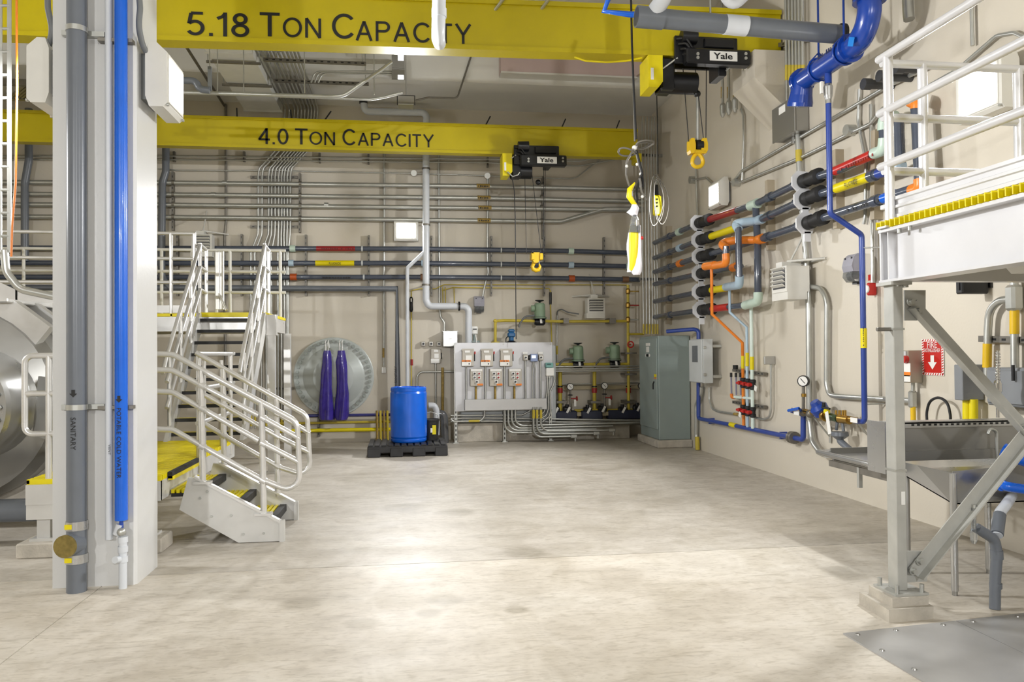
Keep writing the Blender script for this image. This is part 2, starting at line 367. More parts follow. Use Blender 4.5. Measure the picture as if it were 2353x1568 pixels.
PINK = mat('pink_reflect_paint', '#c9b3ad', 0.7, var=0.05, scale=2)  # pinkish reflected light on the soffit face, painted onto a raised block
MB().prism([(1.62, SF-0.25, 6.28), (3.9, SF-0.25, 6.28), (4.1, SF-0.25, 6.42), (4.1, SF-0.25, 6.74), (1.62, SF-0.25, 6.74)], (0, 0.25, 0)).m(0).build('pink_reflect_panel', PINK, sof)
MB().box((1.62, SF-0.26, 6.26), (3.95, SF, 6.29)).build('drip_edge', OFFW, sof)
MB().box((-9, 9.7, 6.75), (XR, 10.2, ZC)).build('beam_body', CEIL, sof)
# concrete column
cx0, cx1, cy0, cy1 = -2.42, -1.87, 5.82, 6.29
mb = MB(); mb.prism([(cx0, cy0, 0), (cx1-0.02, cy0, 0), (cx1, cy0+0.02, 0), (cx1, cy1, 0), (cx0, cy1, 0)], (0, 0, ZC))
tag(mb.build('concrete_column', COLW), 'white painted square concrete column carrying grey and blue pipes', 'column', kind='structure')
# corbel on the right wall
z1 = 5.28
cb = MB(); pr_ = [(4.25, 9.0, z1), (4.25, 9.0, z1-0.34), (XR, 9.0, z1-0.8), (XR, 9.0, z1)]
cb.prism(pr_, (0, 0.65, 0)); tag(cb.build('wall_corbel', WALL), 'beige concrete corbel under the end of the nearer yellow beam', 'corbel', kind='structure')

# ------------------------------------------------------------------ flood lights
def flood(c, n, w, h, d, label, cat='flood light', power=P_FLOOD, tilt=0.35, hood=True):
    """wall flood light: c on the wall, n outward"""
    c = V(c); n = V(n).normalized(); u = UZ.cross(n).normalized(); t = thing('flood_light', label, cat, c, group='wall mounted flood lights')
    def P(a, b, o): return c + u*a + UZ*b + n*o
    mb = MB(); pts = [P(-w*.36, -h*.36, 0.0), P(w*.36, -h*.36, 0.0), P(w*.36, h*.36, 0.0), P(-w*.36, h*.36, 0.0)]
    mb.prism(pts, n*(d*.3)); mb.build('mounting_box', DGRYB, t)
    mb = MB(); prof = [(-h*.5, d*.34), (-h*.5, d*.8), (-h*.44, d*.92), (h*.36, d*.92), (h*.5, d*.6), (h*.5, d*.34), (h*.34, d*.22), (-h*.34, d*.22)]
    mb.prism([P(-w*.5, b, o) for b, o in prof], u*w); ho = mb.build('housing', OFFW, t)
    mb = MB(); mb.prism([P(-w*.44, -h*.42, d*.92), P(w*.44, -h*.42, d*.92), P(w*.44, h*.34, d*.92), P(-w*.44, h*.34, d*.92)], n*(d*.04)); mb.build('lens_frame', OFFW, t)
    mb = MB(); mb.prism([P(-w*.38, -h*.36, d*.94), P(w*.38, -h*.36, d*.94), P(w*.38, h*.28, d*.94), P(-w*.38, h*.28, d*.94)], n*(d*.05)); mb.build('lens', LENS, t)
    for k in (-1, 1): MB().cyl(P(k*w*.46, -h*.46, d*.9), P(k*w*.46, -h*.46, d*.97), 0.012, 8).build('screw', GALV, t)
    la = bpy.data.lights.new('flood_lamp', 'AREA'); la.shape = 'RECTANGLE'; la.size = w*.75; la.size_y = h*.62; la.energy = power; la.color = LAMP_COL; la.spread = math.radians(118)
    lo = bpy.data.objects.new('flood_lamp', la); COL.objects.link(lo); lo.parent = t
    dirn = (n - UZ*tilt).normalized(); lo.rotation_euler = dirn.to_track_quat('-Z', 'Y').to_euler(); lo.location = n*(d*1.12) - UZ*0.02
    return t
DGRYB = mat('grey_box', '#6f7273', 0.5, var=0.05)
# on the column: sensed box faces the bay on the right
f1 = flood((cx1, 6.08, 3.62), UX, 0.42, 0.46, 0.21, 'lit flood light on the right face of the white column', power=P_FLOOD*1.0, tilt=.25)
f2 = flood((cx0, 6.08, 3.62), -UX, 0.42, 0.46, 0.21, 'flood light seen from behind on the left face of the column')
p = B(933, 532, 0); f3 = flood(p, -UY, 0.44, 0.4, 0.2, 'lit flood light on the back wall beside the white vent pipe', power=P_FLOOD*.9, tilt=.4)
p = R(1668, 446, 0); f4 = flood(p, -UX, 0.44, 0.42, 0.2, 'lit flood light on the right wall above the pipe rack', power=P_FLOOD*1.5, tilt=.4)
p = R(2300, 205, 0); f5 = flood(p, -UX, 0.5, 0.45, 0.22, 'lit flood light high on the right wall behind the white railing', power=P_FLOOD*.9, tilt=.5)
# unseen floods: right wall one continues its row, the rest added as fill light
for c, n, wh, k, tl in (((XR, 0.2, 4.2), -UX, 'right wall just behind the viewpoint', 1.1, .6), ((-2.6, -3.0, 4.3), UX, 'column behind the viewpoint, added as unseen fill', .5, .6),
                        ((-4.5, YF, 4.4), UY, 'front wall in its left half, added as unseen fill', 1.7, .2), ((2.2, YF, 4.4), UY, 'front wall in its right half, added as unseen fill', 1.7, .2), ((XL, 7.5, 4.2), UX, 'left wall across from the steel tank, added as unseen fill', 1.2, .35)):
    flood(c, n, 0.44, 0.42, 0.2, 'flood light on the '+wh, power=P_FLOOD*k, tilt=tl)
tag(MB().box((-3.15, -3.3, 0), (-2.6, -2.8, ZC)).build('concrete_column', COLW), 'white painted concrete column behind the viewpoint', 'column', kind='structure')
# ------------------------------------------------------------------ monorail beams
def ibeam(name, label, xl, xr, yl, yr, z0, h, wf, tf, tw):
    t = thing(name, label, 'crane beam', ((xl+xr)/2, (yl+yr)/2, z0), group='yellow overhead crane beams')
    d = V((xr-xl, yr-yl, 0)); L_ = d.length; e = d.normalized(); n = V((e.y, -e.x, 0)); o = V((xl, yl, 0))
    def bx(nm, n0, n1, za, zb):
        mb = MB(); mb.prism([o+n*n0+UZ*za, o+n*n1+UZ*za, o+n*n1+UZ*zb, o+n*n0+UZ*zb], d); return mb.build(nm, YEL, t)
    bx('bottom_flange', -wf/2, wf/2, z0, z0+tf); bx('top_flange', -wf/2, wf/2, z0+h-tf, z0+h); bx('web', -tw/2, tw/2, z0+tf, z0+h-tf)
    return t, o, e, n
bm1, o1, e1, n1 = ibeam('crane_beam', 'nearer yellow monorail beam lettered 5.18 ton capacity', -8.0, 4.72, 9.76, 9.33, 5.26, 0.62, 0.24, 0.055, 0.18)
bm2, o2, e2, n2 = ibeam('crane_beam', 'farther yellow monorail beam lettered 4.0 ton capacity', -8.0, 4.05, 13.25, 13.25, 4.985, 0.5, 0.18, 0.045, 0.13)
INK = mat('black_ink', '#101010', 0.5, var=0.0)
def on_beam(x, y, o, e, off):
    d = ray(x, y); nrm = V((e.y, -e.x, 0)); c = V((0, 0, EYE)); k = (o + nrm*off - c).dot(nrm)/d.dot(nrm); return c + d*k
def letters(seq, o, e, off, parent, bold):
    for s, x0, x1, y0, hpx in seq:
        a = on_beam(x0, y0, o, e, off); b = on_beam(x1, y0, o, e, off); c = on_beam(x0, y0-hpx, o, e, off)
        signwrite('lettering', s, a, e, UZ, (c-a).length, (b-a).length, INK, parent)
letters([('5.18', 428, 573, 81, 55), ('T', 597, 643, 83, 55), ('ON', 650, 738, 85, 45), ('C', 763, 815, 88, 57), ('APACITY', 817, 1083, 93, 46)], o1, e1, 0.093, bm1, 0.0)
letters([('4.0', 594, 663, 331, 37), ('T', 678, 707, 332, 37), ('ON', 711, 770, 332.5, 30), ('C', 787, 818, 333.5, 37), ('APACITY', 822, 997, 334.5, 30)], o2, e2, 0.068, bm2, 0.0)
for x in (545, 670, 745, 1115, 1290, 1415):
    a = AY(x, 285, 13.25); a.z = 5.485; MB().tube([a, a+V((-0.03 if x < 700 else 0.1, 0.12, 0.2))], 0.012, 6).build('hanger_clip', BLK, bm2)
MB().box((4.0, 13.1, 4.9), (4.1, 13.4, 5.05), 0.01).build('end_stop', YEL, bm2)
MB().tube([on_beam(1320, 131, o1, e1, 0.1), on_beam(1345, 140, o1, e1, 0.1), on_beam(1395, 143, o1, e1, 0.1), on_beam(1440, 140, o1, e1, 0.1), on_beam(1475, 133, o1, e1, 0.1)], 0.012, 6).build('festoon_cable', YELB, bm1)

# ------------------------------------------------------------------ hoists
def hoist(label, xa, Y, zb, k, hook_z, cov, rope_x, ball, dz):
    """xa: centre x; zb: underside of beam flange; k scale"""
    t = thing('electric_hoist', label, 'hoist', (xa, Y, zb), group='black electric wire rope hoists')
    X = lambda v: xa+v*k
    F = Y-0.30*k
    MB().box((X(-.46), F, zb-.02*k+dz), (X(.44), F+.05, zb+.36*k+dz), .01).build('frame_plate', BLK, t)
    MB().box((X(-.46), Y+.2*k, zb-.02*k), (X(.44), Y+.25*k, zb+.36*k), .01).build('frame_plate', BLK, t)
    mb = MB(); mb.box((X(-.35), F-.16*k, zb-.07*k+dz), (X(.56), F, zb+.14*k+dz), .02*k); bar = mb.build('front_beam', BLK, t)
    pl = MB().box((X(-.03), F-.166*k, zb-.03*k+dz), (X(.36), F-.16*k, zb+.1*k+dz)).build('name_plate', WHT, bar)
    text('lettering', 'Yale', (X(.02), F-.168*k, zb-.005*k+dz), UX, UZ, .085*k, INK, bar, width=.27*k, bold=0.02)
    for a, b in ((-.2, .05), (-.2, .0), (.48, .08), (.48, .02)): MB().cyl((X(a), F-.16*k, zb+b*k+dz), (X(a), F-.175*k, zb+b*k+dz), .022*k, 10).build('bolt', GALV, t)
    MB().lathe((X(-.28), F-.06*k, zb+.32*k+dz), UX, [(-.11*k, .0), (-.11*k, .09*k), (.1*k, .1*k), (.12*k, 0)], 14).build('drum_cover', BLK, t)
    MB().box((X(-.05), F-.03, zb+.2*k+dz), (X(.38), F+.1*k, zb+.33*k+dz), .01).build('motor_cover', BLK, t)
    for i in range(4): MB().tube([(X(-.44+.03*i), F-.02, zb+.3*k-.07*i*k+dz), (X(-.34), F-.12*k, zb+.28*k-.07*i*k+dz), (X(-.25), F-.1*k, zb+.15*k-.06*i*k+dz)], .018*k, 6, bend=.05).build('cable_loop', BLKR, t)
    MB().cyl((X(cov[1]), Y-.05*k, zb-.32*k), (X(-.08), Y-.05*k, zb-.32*k), .15*k, 20).build('rope_drum', BLK, t)
    MB().box((X(cov[1]), Y-.2*k, zb-.46*k), (X(cov[1]+.2), Y+.12*k, zb-.02*k), .02).build('gear_case', BLK, t)
    yc = MB(); yc.prism([(X(cov[0]), Y-.26*k, zb-.46*k), (X(cov[1]-.06), Y-.26*k, zb-.46*k), (X(cov[1]), Y-.26*k, zb-.38*k), (X(cov[1]), Y-.26*k, zb-.02*k), (X(cov[0]), Y-.26*k, zb-.02*k)], (0, .4*k, 0)); ycb = yc.build('control_cover', YELB, t)
    MB().box((X(cov[0]+.03), Y-.266*k, zb-.36*k), (X(cov[0]+.07), Y-.26*k, zb-.2*k)).build('warning_label', WHT, ycb)
    MB().box((X(.18), Y-.25*k, zb-.26*k), (X(.3), Y+.1*k, zb-.02*k), .01).build('limit_bracket', BLK, t)
    MB().tube([(X(.26), F-.02, zb-.22*k), (X(.36), F-.03, zb-.12*k)], .014*k, 6).build('guide_rod', GALV, t)
    MB().tube([(X(-.6), F+.1, zb-.18*k), (X(-.42), F, zb-.06*k)], .014*k, 6).build('guide_rod', GALV, t)
    for rx in rope_x: MB().cyl((X(rx[0]), Y-.08, zb-.12*k), (X(rx[1]), Y-.08, hook_z+.2*k), .006*k, 6).build('wire_rope', BLK, t)
    if ball: MB().sphere((X(ball[0]), Y-.08, zb-ball[1]*k), .055*k, 12).build('limit_weight', BLK, t)
    return t, X
# nearer hoist and hook
zb1 = 5.26; p = AY(1632, 130, 9.35)
h1, X1 = hoist('larger black hoist with yellow cover on the nearer beam', 3.72, 9.45, zb1, 0.9, 4.05, (-.82, -.62), ((-.27, -.2), (-.09, .02), (.07, .05)), None, -.1)
def tall_hook(label):
    c = AY(1605, 350, 9.35); k = 9.35/FPX*1.0; t = thing('hook_block', label, 'hook', c, group='yellow crane hook blocks')
    def P(x, y, o=0): q = AY(x, y, 9.35+o); return q
    for a, b in ((1586, 1598), (1612, 1626)):
        mb = MB(); mb.prism([P(a, 322), P(a+3, 317), P(b-2, 317), P(b+1, 330), P(b+1, 345), P(b-4, 352), P(a+2, 352), P(a, 345)], (0, 0.12, 0)); mb.build('cheek_plate', YELH, t)
    MB().cyl(P(1598, 335, .06), P(1613, 335, .06), .075, 18).build('sheave', BLK, t)
    MB().box(P(1593, 342), P(1618, 358, .12), .02).build('crosshead', YELH, t)
    pts = [P(1603+math.sin(a)*12*(1-.25*math.cos(a)), 369-math.cos(a)*15, .05) for a in [2*math.pi*i/20 for i in range(20)]]
    MB().tube(pts, .026, 8, closed=True).build('hook', YELH, t)
    MB().tube([P(1603, 350, .05), P(1603, 212, .05)], .022, 8).build('center_rod', GALV, t)
    MB().sphere(P(1602, 216, .05), .045).build('limit_weight', BLK, t)
tall_hook('yellow hook block on long ropes under the nearer hoist')
# farther hoist and hook
zb2 = 4.985
h2, X2 = hoist('smaller black hoist with yellow cover on the farther beam', 2.24, 13.25, zb2, 0.86, 3.12, (-.68, -.49), ((-.22, -.2), (-.1, .1), (.17, .14), (.2, .17)), (.05, .54), -.19)
def small_hook(label):
    Y = 13.1; P = lambda x, y, o=0: AY(x, y, Y+o); t = thing('hook_block', label, 'hook', P(1232, 620), group='yellow crane hook blocks')
    mb = MB(); mb.prism([P(1222, 580), P(1242, 580), P(1242, 594), P(1236, 604), P(1228, 604), P(1222, 594)], (0, .14, 0)); mb.build('block', YELH, t)
    for a in (1221, 1240): MB().box(P(a, 582, -.02), P(a+4, 600, .16), .01).build('cheek_plate', YELH, t)
    for a in (1222, 1240): MB().box(P(a, 576), P(a+3, 590, .05)).build('rope_socket', BLK, t)
    pts = [P(1232, 600, .07), P(1226, 606, .07), P(1223, 613, .07), P(1225, 619, .07), P(1231, 622, .07), P(1238, 620, .07), P(1241, 613, .07), P(1239, 607, .07)]
    MB().tube(pts, .03, 8, rs=[.03, .032, .034, .036, .038, .034, .026, .012]).build('hook', YELH, t)
    MB().tube([P(1238, 600, .07), P(1239, 609, .07)], .008, 6).build('safety_latch', GALV, t)
small_hook('small yellow hook block under the farther hoist')
tag(MB().tube([AY(1176, 404, 13.0), AY(1182, 440, 13.0), AY(1184, 500, 13.0), AY(1185, 640, 13.0), AY(1186, 780, 13.0)], .008, 6).build('pendant_cable', BLKR), 'thin black cable hanging from the farther hoist to the panel', 'cable')
tag(MB().tube([AY(1166, 395, 13.0), AY(1178, 406, 13.0), AY(1190, 402, 13.0), AY(1194, 396, 13.0)], .012, 6).build('cable_loop', GALV), 'short looped cable below the farther yellow hoist cover', 'cable')

# ------------------------------------------------------------------ pendant controls
WIRE = mat('grey_cable', '#6f6b63', 0.4, var=0.1); PLAS = mat('thin_plastic', '#ece9ee', 0.25, var=0.05, scale=15, bump=0.5, bscale=25)
t = thing('bagged_pendant', 'yellow crane pendant wrapped in a clear plastic bag', 'pendant control', AY(1455, 630, 8.2)); P = lambda x, y, o=0: AY(x, y, 8.2+o)
MB().tube([P(1450, 0), P(1452, 100), P(1456, 200), P(1462, 320)], .012, 8).build('cable', BLKR, t)
MB().tube([P(1456, 200, .01), P(1457, 260, .02), P(1459, 325, .02)], .012, 8).build('cable', WIRE, t)
def loop(cx, cy, a, b, rot, r=.011, m=WIRE, n=22, Pf=None, o=0.0):
    Pf = Pf or P; pts = []
    for i in range(n):
        q = 2*math.pi*i/n; x, y = a*math.cos(q), b*math.sin(q)*(1-.3*math.cos(q)); pts.append(Pf(cx+x*math.cos(rot)-y*math.sin(rot), cy+x*math.sin(rot)+y*math.cos(rot), o+.05*math.sin(q)))
    return MB().tube(pts, r, 6, closed=True)
loop(1440, 350, 19, 9, .15).build('cable_coil', WIRE, t); loop(1482, 332, 21, 9, -.25).build('cable_coil', WIRE, t); loop(1478, 334, 16, 6, -.3, o=.04).build('cable_coil', WIRE, t)
for q in ([(1455, 345), (1440, 370), (1438, 400), (1445, 425), (1456, 440)], [(1460, 342), (1468, 375), (1476, 400), (1470, 420), (1462, 440)], [(1462, 345), (1475, 395), (1478, 430), (1472, 440)], [(1476, 398), (1466, 420), (1462, 445), (1465, 460), (1458, 478)], [(1470, 410), (1474, 440), (1485, 460)]):
    MB().tube([P(x, y, .02*i) for i, (x, y) in enumerate(q)], .013, 6, bend=.1).build('cable', BLKR if q[0][0] in (1462, 1476) else WIRE, t)
for x, y in ((1464, 378), (1440, 382), (1472, 400), (1476, 452)): MB().sphere(P(x, y, .02), .018, 8).build('cable_tie', WHT, t)
MB().tube([P(1459, 420), P(1447, 436), P(1446, 452), P(1455, 466), P(1463, 471)], .03, 8, rs=[.008, .03, .034, .028, .01]).build('strap', YELB, t)
MB().sphere(P(1458, 340), .03, 10).build('cable_tie', WHT, t)
def sack(pts, mt, nm, dep):
    mb = MB(); L_ = len(pts); n = 14; rg = []
    for k, (xa, xb, y) in enumerate(pts):
        a = P(xa, y); b = P(xb, y); c = (a+b)/2; h = (b-a).length/2
        for i in range(n):
            q = 2*math.pi*i/n; w = 1+.10*math.sin(q*5+k*1.7); rg.append(c + (b-a).normalized()*h*math.cos(q)*w + V((0, dep*h*math.sin(q)*w, 0)))
    mb.add(rg, [(k*n+i, k*n+(i+1) % n, (k+1)*n+(i+1) % n, (k+1)*n+i) for k in range(L_-1) for i in range(n)], True)
    mb.add(rg[:n], [tuple(range(n))]); mb.add(rg[-n:], [tuple(range(n))[::-1]]); return mb.build(nm, mt, t)
sack([(1452, 1464, 470), (1448, 1468, 480), (1440, 1466, 488), (1451, 1465, 496)], PLAS, 'paper_tag', .5)
sack([(1453, 1462, 492), (1449, 1467, 505), (1447, 1469, 518), (1445, 1471, 535)], GLASS, 'bag_neck', .8)
sack([(1447, 1465, 518), (1444, 1468, 545), (1445, 1466, 580), (1444, 1462, 605), (1443, 1455, 622)], YELB, 'pendant_body', .5)
sack([(1466, 1472, 518), (1464, 1474, 560), (1462, 1474, 590), (1456, 1475, 612), (1450, 1474, 625), (1455, 1470, 632)], PLAS, 'plastic_bag', .7)
sack([(1444, 1449, 535), (1440, 1446, 560), (1440, 1446, 575), (1443, 1447, 600), (1441, 1450, 626)], PLAS, 'plastic_bag', .7)
MB().sphere(P(1475, 547), .02, 8).build('stop_button', RED, t)
# second pendant, hanging near the corner
P2 = lambda x, y, o=0: AY(x, y, 11.8+o)
t2 = thing('pendant', 'yellow pendant control with coiled cable hanging near the corner', 'pendant control', P2(1510, 515))
MB().tube([V((P2(1509, 215).x, P2(1509, 215).y, ZC)), P2(1509, 215), P2(1511, 300), P2(1512, 400)], .008, 6).build('cable', BLKR, t2)
for c in ((1508, 460, 20, 62, .03), (1520, 462, 20, 56, -.1), (1514, 462, 14, 50, -.05)): loop(c[0], c[1], c[2]*.8, c[3]*.92, c[4], .008, Pf=P2, o=-.05).build('cable_coil', WIRE, t2)
rb = MB(); rb.box(P2(1502, 448), P2(1517, 497, .08), .02); pb = rb.build('pendant_body', YELB, t2)
for y in (458, 466, 474): MB().cyl(P2(1510, y), P2(1510, y, -.015), .015, 10).build('push_button', BLK, pb)
MB().cyl(P2(1509, 425, .03), P2(1509, 449, .03), .022, 10, r2=.035).build('strain_relief', BLK, t2)
# ------------------------------------------------------------------ left: landing, stairs, upper platform
def bars(mb, x0, x1, y0, y1, z0, z1, step, w, along):
    if along == 'x':
        y = y0
        while y+w <= y1+1e-6: mb.box((x0, y, z0), (x1, y+w, z1)); y += step
    else:
        x = x0
        while x+w <= x1+1e-6: mb.box((x, y0, z0), (x+w, y1, z1)); x += step
    return mb
ZL = 0.62; DX0, DX1, DY0, DY1 = -3.0, -1.98, 6.75, 9.55
t = thing('stair_landing', 'low landing with yellow grating deck beside the white column', 'landing', ((DX0+DX1)/2, 8.1, 0))
g = bars(MB(), DX0, DX1, DY0, DY1, ZL-.04, ZL, .062, .036, 'x'); bars(g, DX0, DX1, DY0, DY1, ZL-.035, ZL-.006, .3, .02, 'y'); g.build('grating', YELB, t)
MB().box((DX1, 6.93, ZL-.05), (DX1+.04, 7.85, ZL+.005)).build('nosing', BLKR, t); MB().box((DX1+.005, 6.93, ZL-.06), (DX1+.045, 7.85, ZL-.03)).build('nosing_edge', YELB, t)
MB().box((DX0, DY0-.02, ZL-.2), (DX1, DY0+.03, ZL-.04)).build('fascia', ALUB, t); MB().box((DX1-.03, DY0, ZL-.2), (DX1, DY1, ZL-.04)).build('fascia', ALUB, t)
MB().box((DX0, DY0, ZL-.2), (DX0+.03, DY1, ZL-.04)).build('fascia', ALUB, t)
for x, y in ((-2.12, 6.86), (-2.9, 6.86), (-2.12, 9.3), (-2.9, 9.3)):
    MB().box((x-.05, y-.05, .14), (x+.05, y+.05, ZL-.2)).build('leg', ALUB, t); MB().box((x-.09, y-.09, .12), (x+.09, y+.09, .14)).build('base_plate', ALUB, t)
    MB().box((x-.16, y-.16, 0), (x+.16, y+.16, .12), .01).build('concrete_pad', CONC, t)
    MB().box((x-.1, y-.12, ZL-.32), (x+.1, y-.06, ZL-.12)).build('gusset', ALUB, t)
# landing guard along the right edge and near edge
RR = .024
LAND = t; mb = sub('guard_rail', LAND)
for y in (7.95, 9.35): MB().cyl((DX1, y, ZL-.15), (DX1, y, 1.62), RR, 10).build('post', ALU, mb)
for y in (8.15, 8.9): MB().cyl((DX1, y, ZL-.1), (DX1, y, 1.55), RR*.8, 10).build('post', ALU, mb)
for z in (.95, 1.28, 1.62): MB().tube([(DX1, 7.9, z), (DX1, 9.5, z)], RR, 10).build('rail', ALU, mb)
mb = sub('guard_rail', LAND)
yy = 6.78
a = AY(57, 818, yy); b = AY(57, 998, yy)
MB().tube([V((DX1-.35, yy, a.z)), a, b, V((DX1-.35, yy, b.z))], RR, 10, bend=.06).build('rail', ALU, mb)
c = AY(60, 905, yy); MB().tube([c, V((DX1-.35, yy, c.z))], RR, 10).build('rail', ALU, mb)
MB().cyl((DX1-.38, yy, ZL-.1), (DX1-.38, yy, a.z), RR, 10).build('post', ALU, mb)
p = AY(112, 818, yy); MB().cyl((p.x, yy, ZL-.1), (p.x, yy, a.z), RR, 10).build('post', ALU, mb)
# short stair
YN, YFR = 6.95, 7.83
t = thing('short_stair', 'short aluminium stair with three yellow treads up to the landing', 'stairs', (-1.45, 7.4, 0))
for nm, Y, dy in (('stringer', YN, .045), ('stringer', YFR, .045)):
    q = [AY(x, y, YN) for x, y in ((432, 1098), (447, 1100), (645, 1203), (645, 1240), (548, 1240), (412, 1172))]
    q = [V((p.x, Y, max(p.z, 0.0))) for p in q]; q[3].z = q[4].z = 0.005
    MB().prism(q, (0, dy, 0)).build(nm, ALUB, t)
    d = q[2]-q[1]; MB().prism([q[1]+V((0, -.015, 0)), q[2]+V((0, -.015, 0)), q[2]+V((0, -.015, .02)), q[1]+V((0, -.015, .02))], (0, .075, 0)).build('stringer_cap', ALU, t)
    MB().box((q[2].x-.01, Y-.01, .0), (q[2].x+.03, Y+.055, q[2].z+.02)).build('end_plate', ALUB, t)
    for x, y in ((460, 1145), (486, 1187), (531, 1185), (559, 1228), (606, 1226), (476, 1130)):
        p = AY(x, y, YN); MB().cyl((p.x, Y-.008, max(.03, p.z)), (p.x, Y, max(.03, p.z)), .012, 8).build('bolt', GALV, t)
for k, (xn, z) in enumerate(((-1.14, .155), (-1.42, .31), (-1.70, .465))):
    tr = bars(MB(), xn-.27, xn-.05, YN+.05, YFR, z-.03, z, .042, .026, 'y').build('tread', YELB, t)
    MB().box((xn-.06, YN+.05, z-.06), (xn, YFR, z+.003)).build('nosing', BLKR, tr)
    MB().box((xn-.27, YN+.05, z-.06), (xn-.05, YFR, z-.032)).build('tread_pan', BLKR, tr)
SST = t; t = sub('handrail', SST); S = lambda x, y: AY(x, y, YN+.02)
MB().tube([S(345, 813), S(398, 815), S(683, 970), S(690, 1138), S(600, 1102), S(398, 988), S(345, 986)], RR, 12, bend=.11).build('rail', ALU, t)
for a_, b_, c_, d_ in ((850, 851, 955, 1005), (899, 901, 1013, 1060)):
    MB().tube([S(345, a_), S(396, b_), S(594, c_)], RR, 12, bend=.1).build('rail', ALU, t); MB().tube([S(604, c_+6), S(688, d_+3)], RR, 12).build('rail', ALU, t)
for x, ya, yb in ((464, 1108, 852), (604, 1180, 925)): MB().cyl(S(x+2, ya), S(x-3, yb), RR*1.12, 12).build('post', ALU, t)
for x, ys in ((464, (887, 940, 1027)), (604, (962, 1020, 1105))):
    for y in ys: MB().cyl(S(x-5, y-3), S(x+6, y+3), RR*1.4, 12).build('tee_fitting', ALU, t)
for x, y in ((466, 1112), (606, 1184)):
    p = S(x, y); MB().cbox(p+V((0, 0, .01)), (.14, .09, .02)).build('post_foot', ALU, t)
t = sub('handrail', SST); S2 = lambda x, y: AY(x, y, YFR+.02)
MB().tube([S2(450, 811), S2(640, 918), S2(706, 955), S2(714, 1098), S2(640, 1074), S2(515, 1002), S2(470, 975)], RR, 12, bend=.11).build('rail', ALU, t)
MB().tube([S2(465, 852), S2(635, 950), S2(712, 996)], RR, 12).build('rail', ALU, t); MB().tube([S2(465, 905), S2(635, 1002), S2(712, 1040)], RR, 12).build('rail', ALU, t)
for x, ya, yb in ((637, 1142, 917), (514, 1070, 848)): MB().cyl(S2(x+1, ya), S2(x-1, yb), RR*1.12, 12).build('post', ALU, t)
for x, ys in ((637, (952, 1003, 1072)), (514, (880, 932, 1002))):
    for y in ys: MB().cyl(S2(x-5, y-3), S2(x+5, y+3), RR*1.4, 12).build('tee_fitting', ALU, t)
# steep stair
ZU, YS0, YS1, SX0, SX1 = 2.17, 9.55, 11.0, -2.74, -1.9
t = thing('steep_stair', 'steep aluminium stair with black treads up to the upper platform', 'stairs', ((SX0+SX1)/2, YS0, ZL))
for x in (SX0, SX1):
    q = [(x, YS0-.12, ZL), (x, YS0+.1, ZL), (x, YS1, ZU-.2), (x, YS1, ZU), (x, YS1-.1, ZU)]
    MB().prism(q, (.045, 0, 0)).build('stringer', ALU, t)
N_ = 10
for k in range(N_):
    f = (k+.6)/N_; z = ZL+(ZU-ZL)*f-.01; y = YS0-.02+(YS1-YS0)*f
    tr = MB().box((SX0+.045, y-.03, z-.04), (SX1, y-.0, z)).build('tread', BLKR, t)
    MB().box((SX0+.045, y, z-.03), (SX1, y+.16, z-.003)).build('tread_plate', YELB if k < 4 else GALV, tr)
for lb, x in (('right', SX1), ('left', SX0)):
    h = sub('handrail', t)
    for z in (.38, .68, .98):
        e = [(x+.02, YS0-.05, ZL+z), (x+.02, YS1, ZU+z-.05)]
        if z > .9: e = [(x+.02, YS0-.2, ZL+z-.2)]+e
        e += [(x+.02, YS1+.35, ZU+z-.08)]
        MB().tube(e, RR, 10).build('rail', ALU, h)
    for f in (.04, .36, .68, 1.0):
        y = YS0+(YS1-YS0)*f; z = ZL+(ZU-ZL)*f; MB().cyl((x+.02, y, z), (x+.02, y, z+.95), RR, 10).build('post', ALU, h)
    MB().cyl((x+.02, YS1+.33, ZU-.1), (x+.02, YS1+.33, ZU+.9), RR, 10).build('post', ALU, h)
# upper platform
t = thing('upper_platform', 'upper platform with yellow deck edge at the head of the steep stair', 'platform', (-4, 11.8, ZU))
UX0, UX1, UY0, UY1 = -7.5, -1.82, 11.0, 12.5
g = bars(MB(), UX0, UX1, UY0, UY1, ZU-.04, ZU, .05, .034, 'x'); bars(g, UX0, UX1, UY0, UY1, ZU-.035, ZU-.006, .4, .02, 'y'); g.build('grating', YELB, t)
MB().box((SX0, UY0-.02, ZU-.05), (SX1+.05, UY0+.01, ZU+.012)).build('nosing', YELB, t)
MB().box((UX0, UY0, ZU-.24), (UX1, UY0+.04, ZU-.045)).build('edge_beam', ALU, t); MB().box((UX0, UY1-.04, ZU-.24), (UX1, UY1, ZU-.045)).build('edge_beam', ALU, t); MB().box((UX1-.04, UY0, ZU-.24), (UX1, UY1, ZU-.045)).build('edge_beam', ALU, t)
MB().box((UX1-.03, UY0-.06, ZU-.3), (UX1+.1, UY0+.06, ZU-.02)).build('corner_bracket', ALU, t)
for x in (UX1+.03, -4.8):
    for y in (UY0, UY1-.05):
        MB().box((x-.05, y-.05, .02), (x+.05, y+.05, ZU-.24)).build('leg', ALU, t); MB().box((x-.1, y-.1, 0), (x+.1, y+.1, .02)).build('base_plate', ALU, t)
MB().box((UX0, UY0+.02, ZU+.01), (SX0-.05, UY0+.05, ZU+.11)).build('toe_plate', ALU, t)
h = sub('guard_rail', t)
for z in (.40, .72, 1.05): MB().cyl((UX0, UY1, ZU+z), (UX1, UY1, ZU+z), RR, 10).build('rail', OFFW, h)
for x in (-7.0, -5.6, -4.4, -3.65, -3.2, -2.85, -2.65, -1.9): MB().cyl((x, UY1, ZU-.1), (x, UY1, ZU+1.05), RR, 10).build('post', OFFW, h)
h = sub('guard_rail', t)
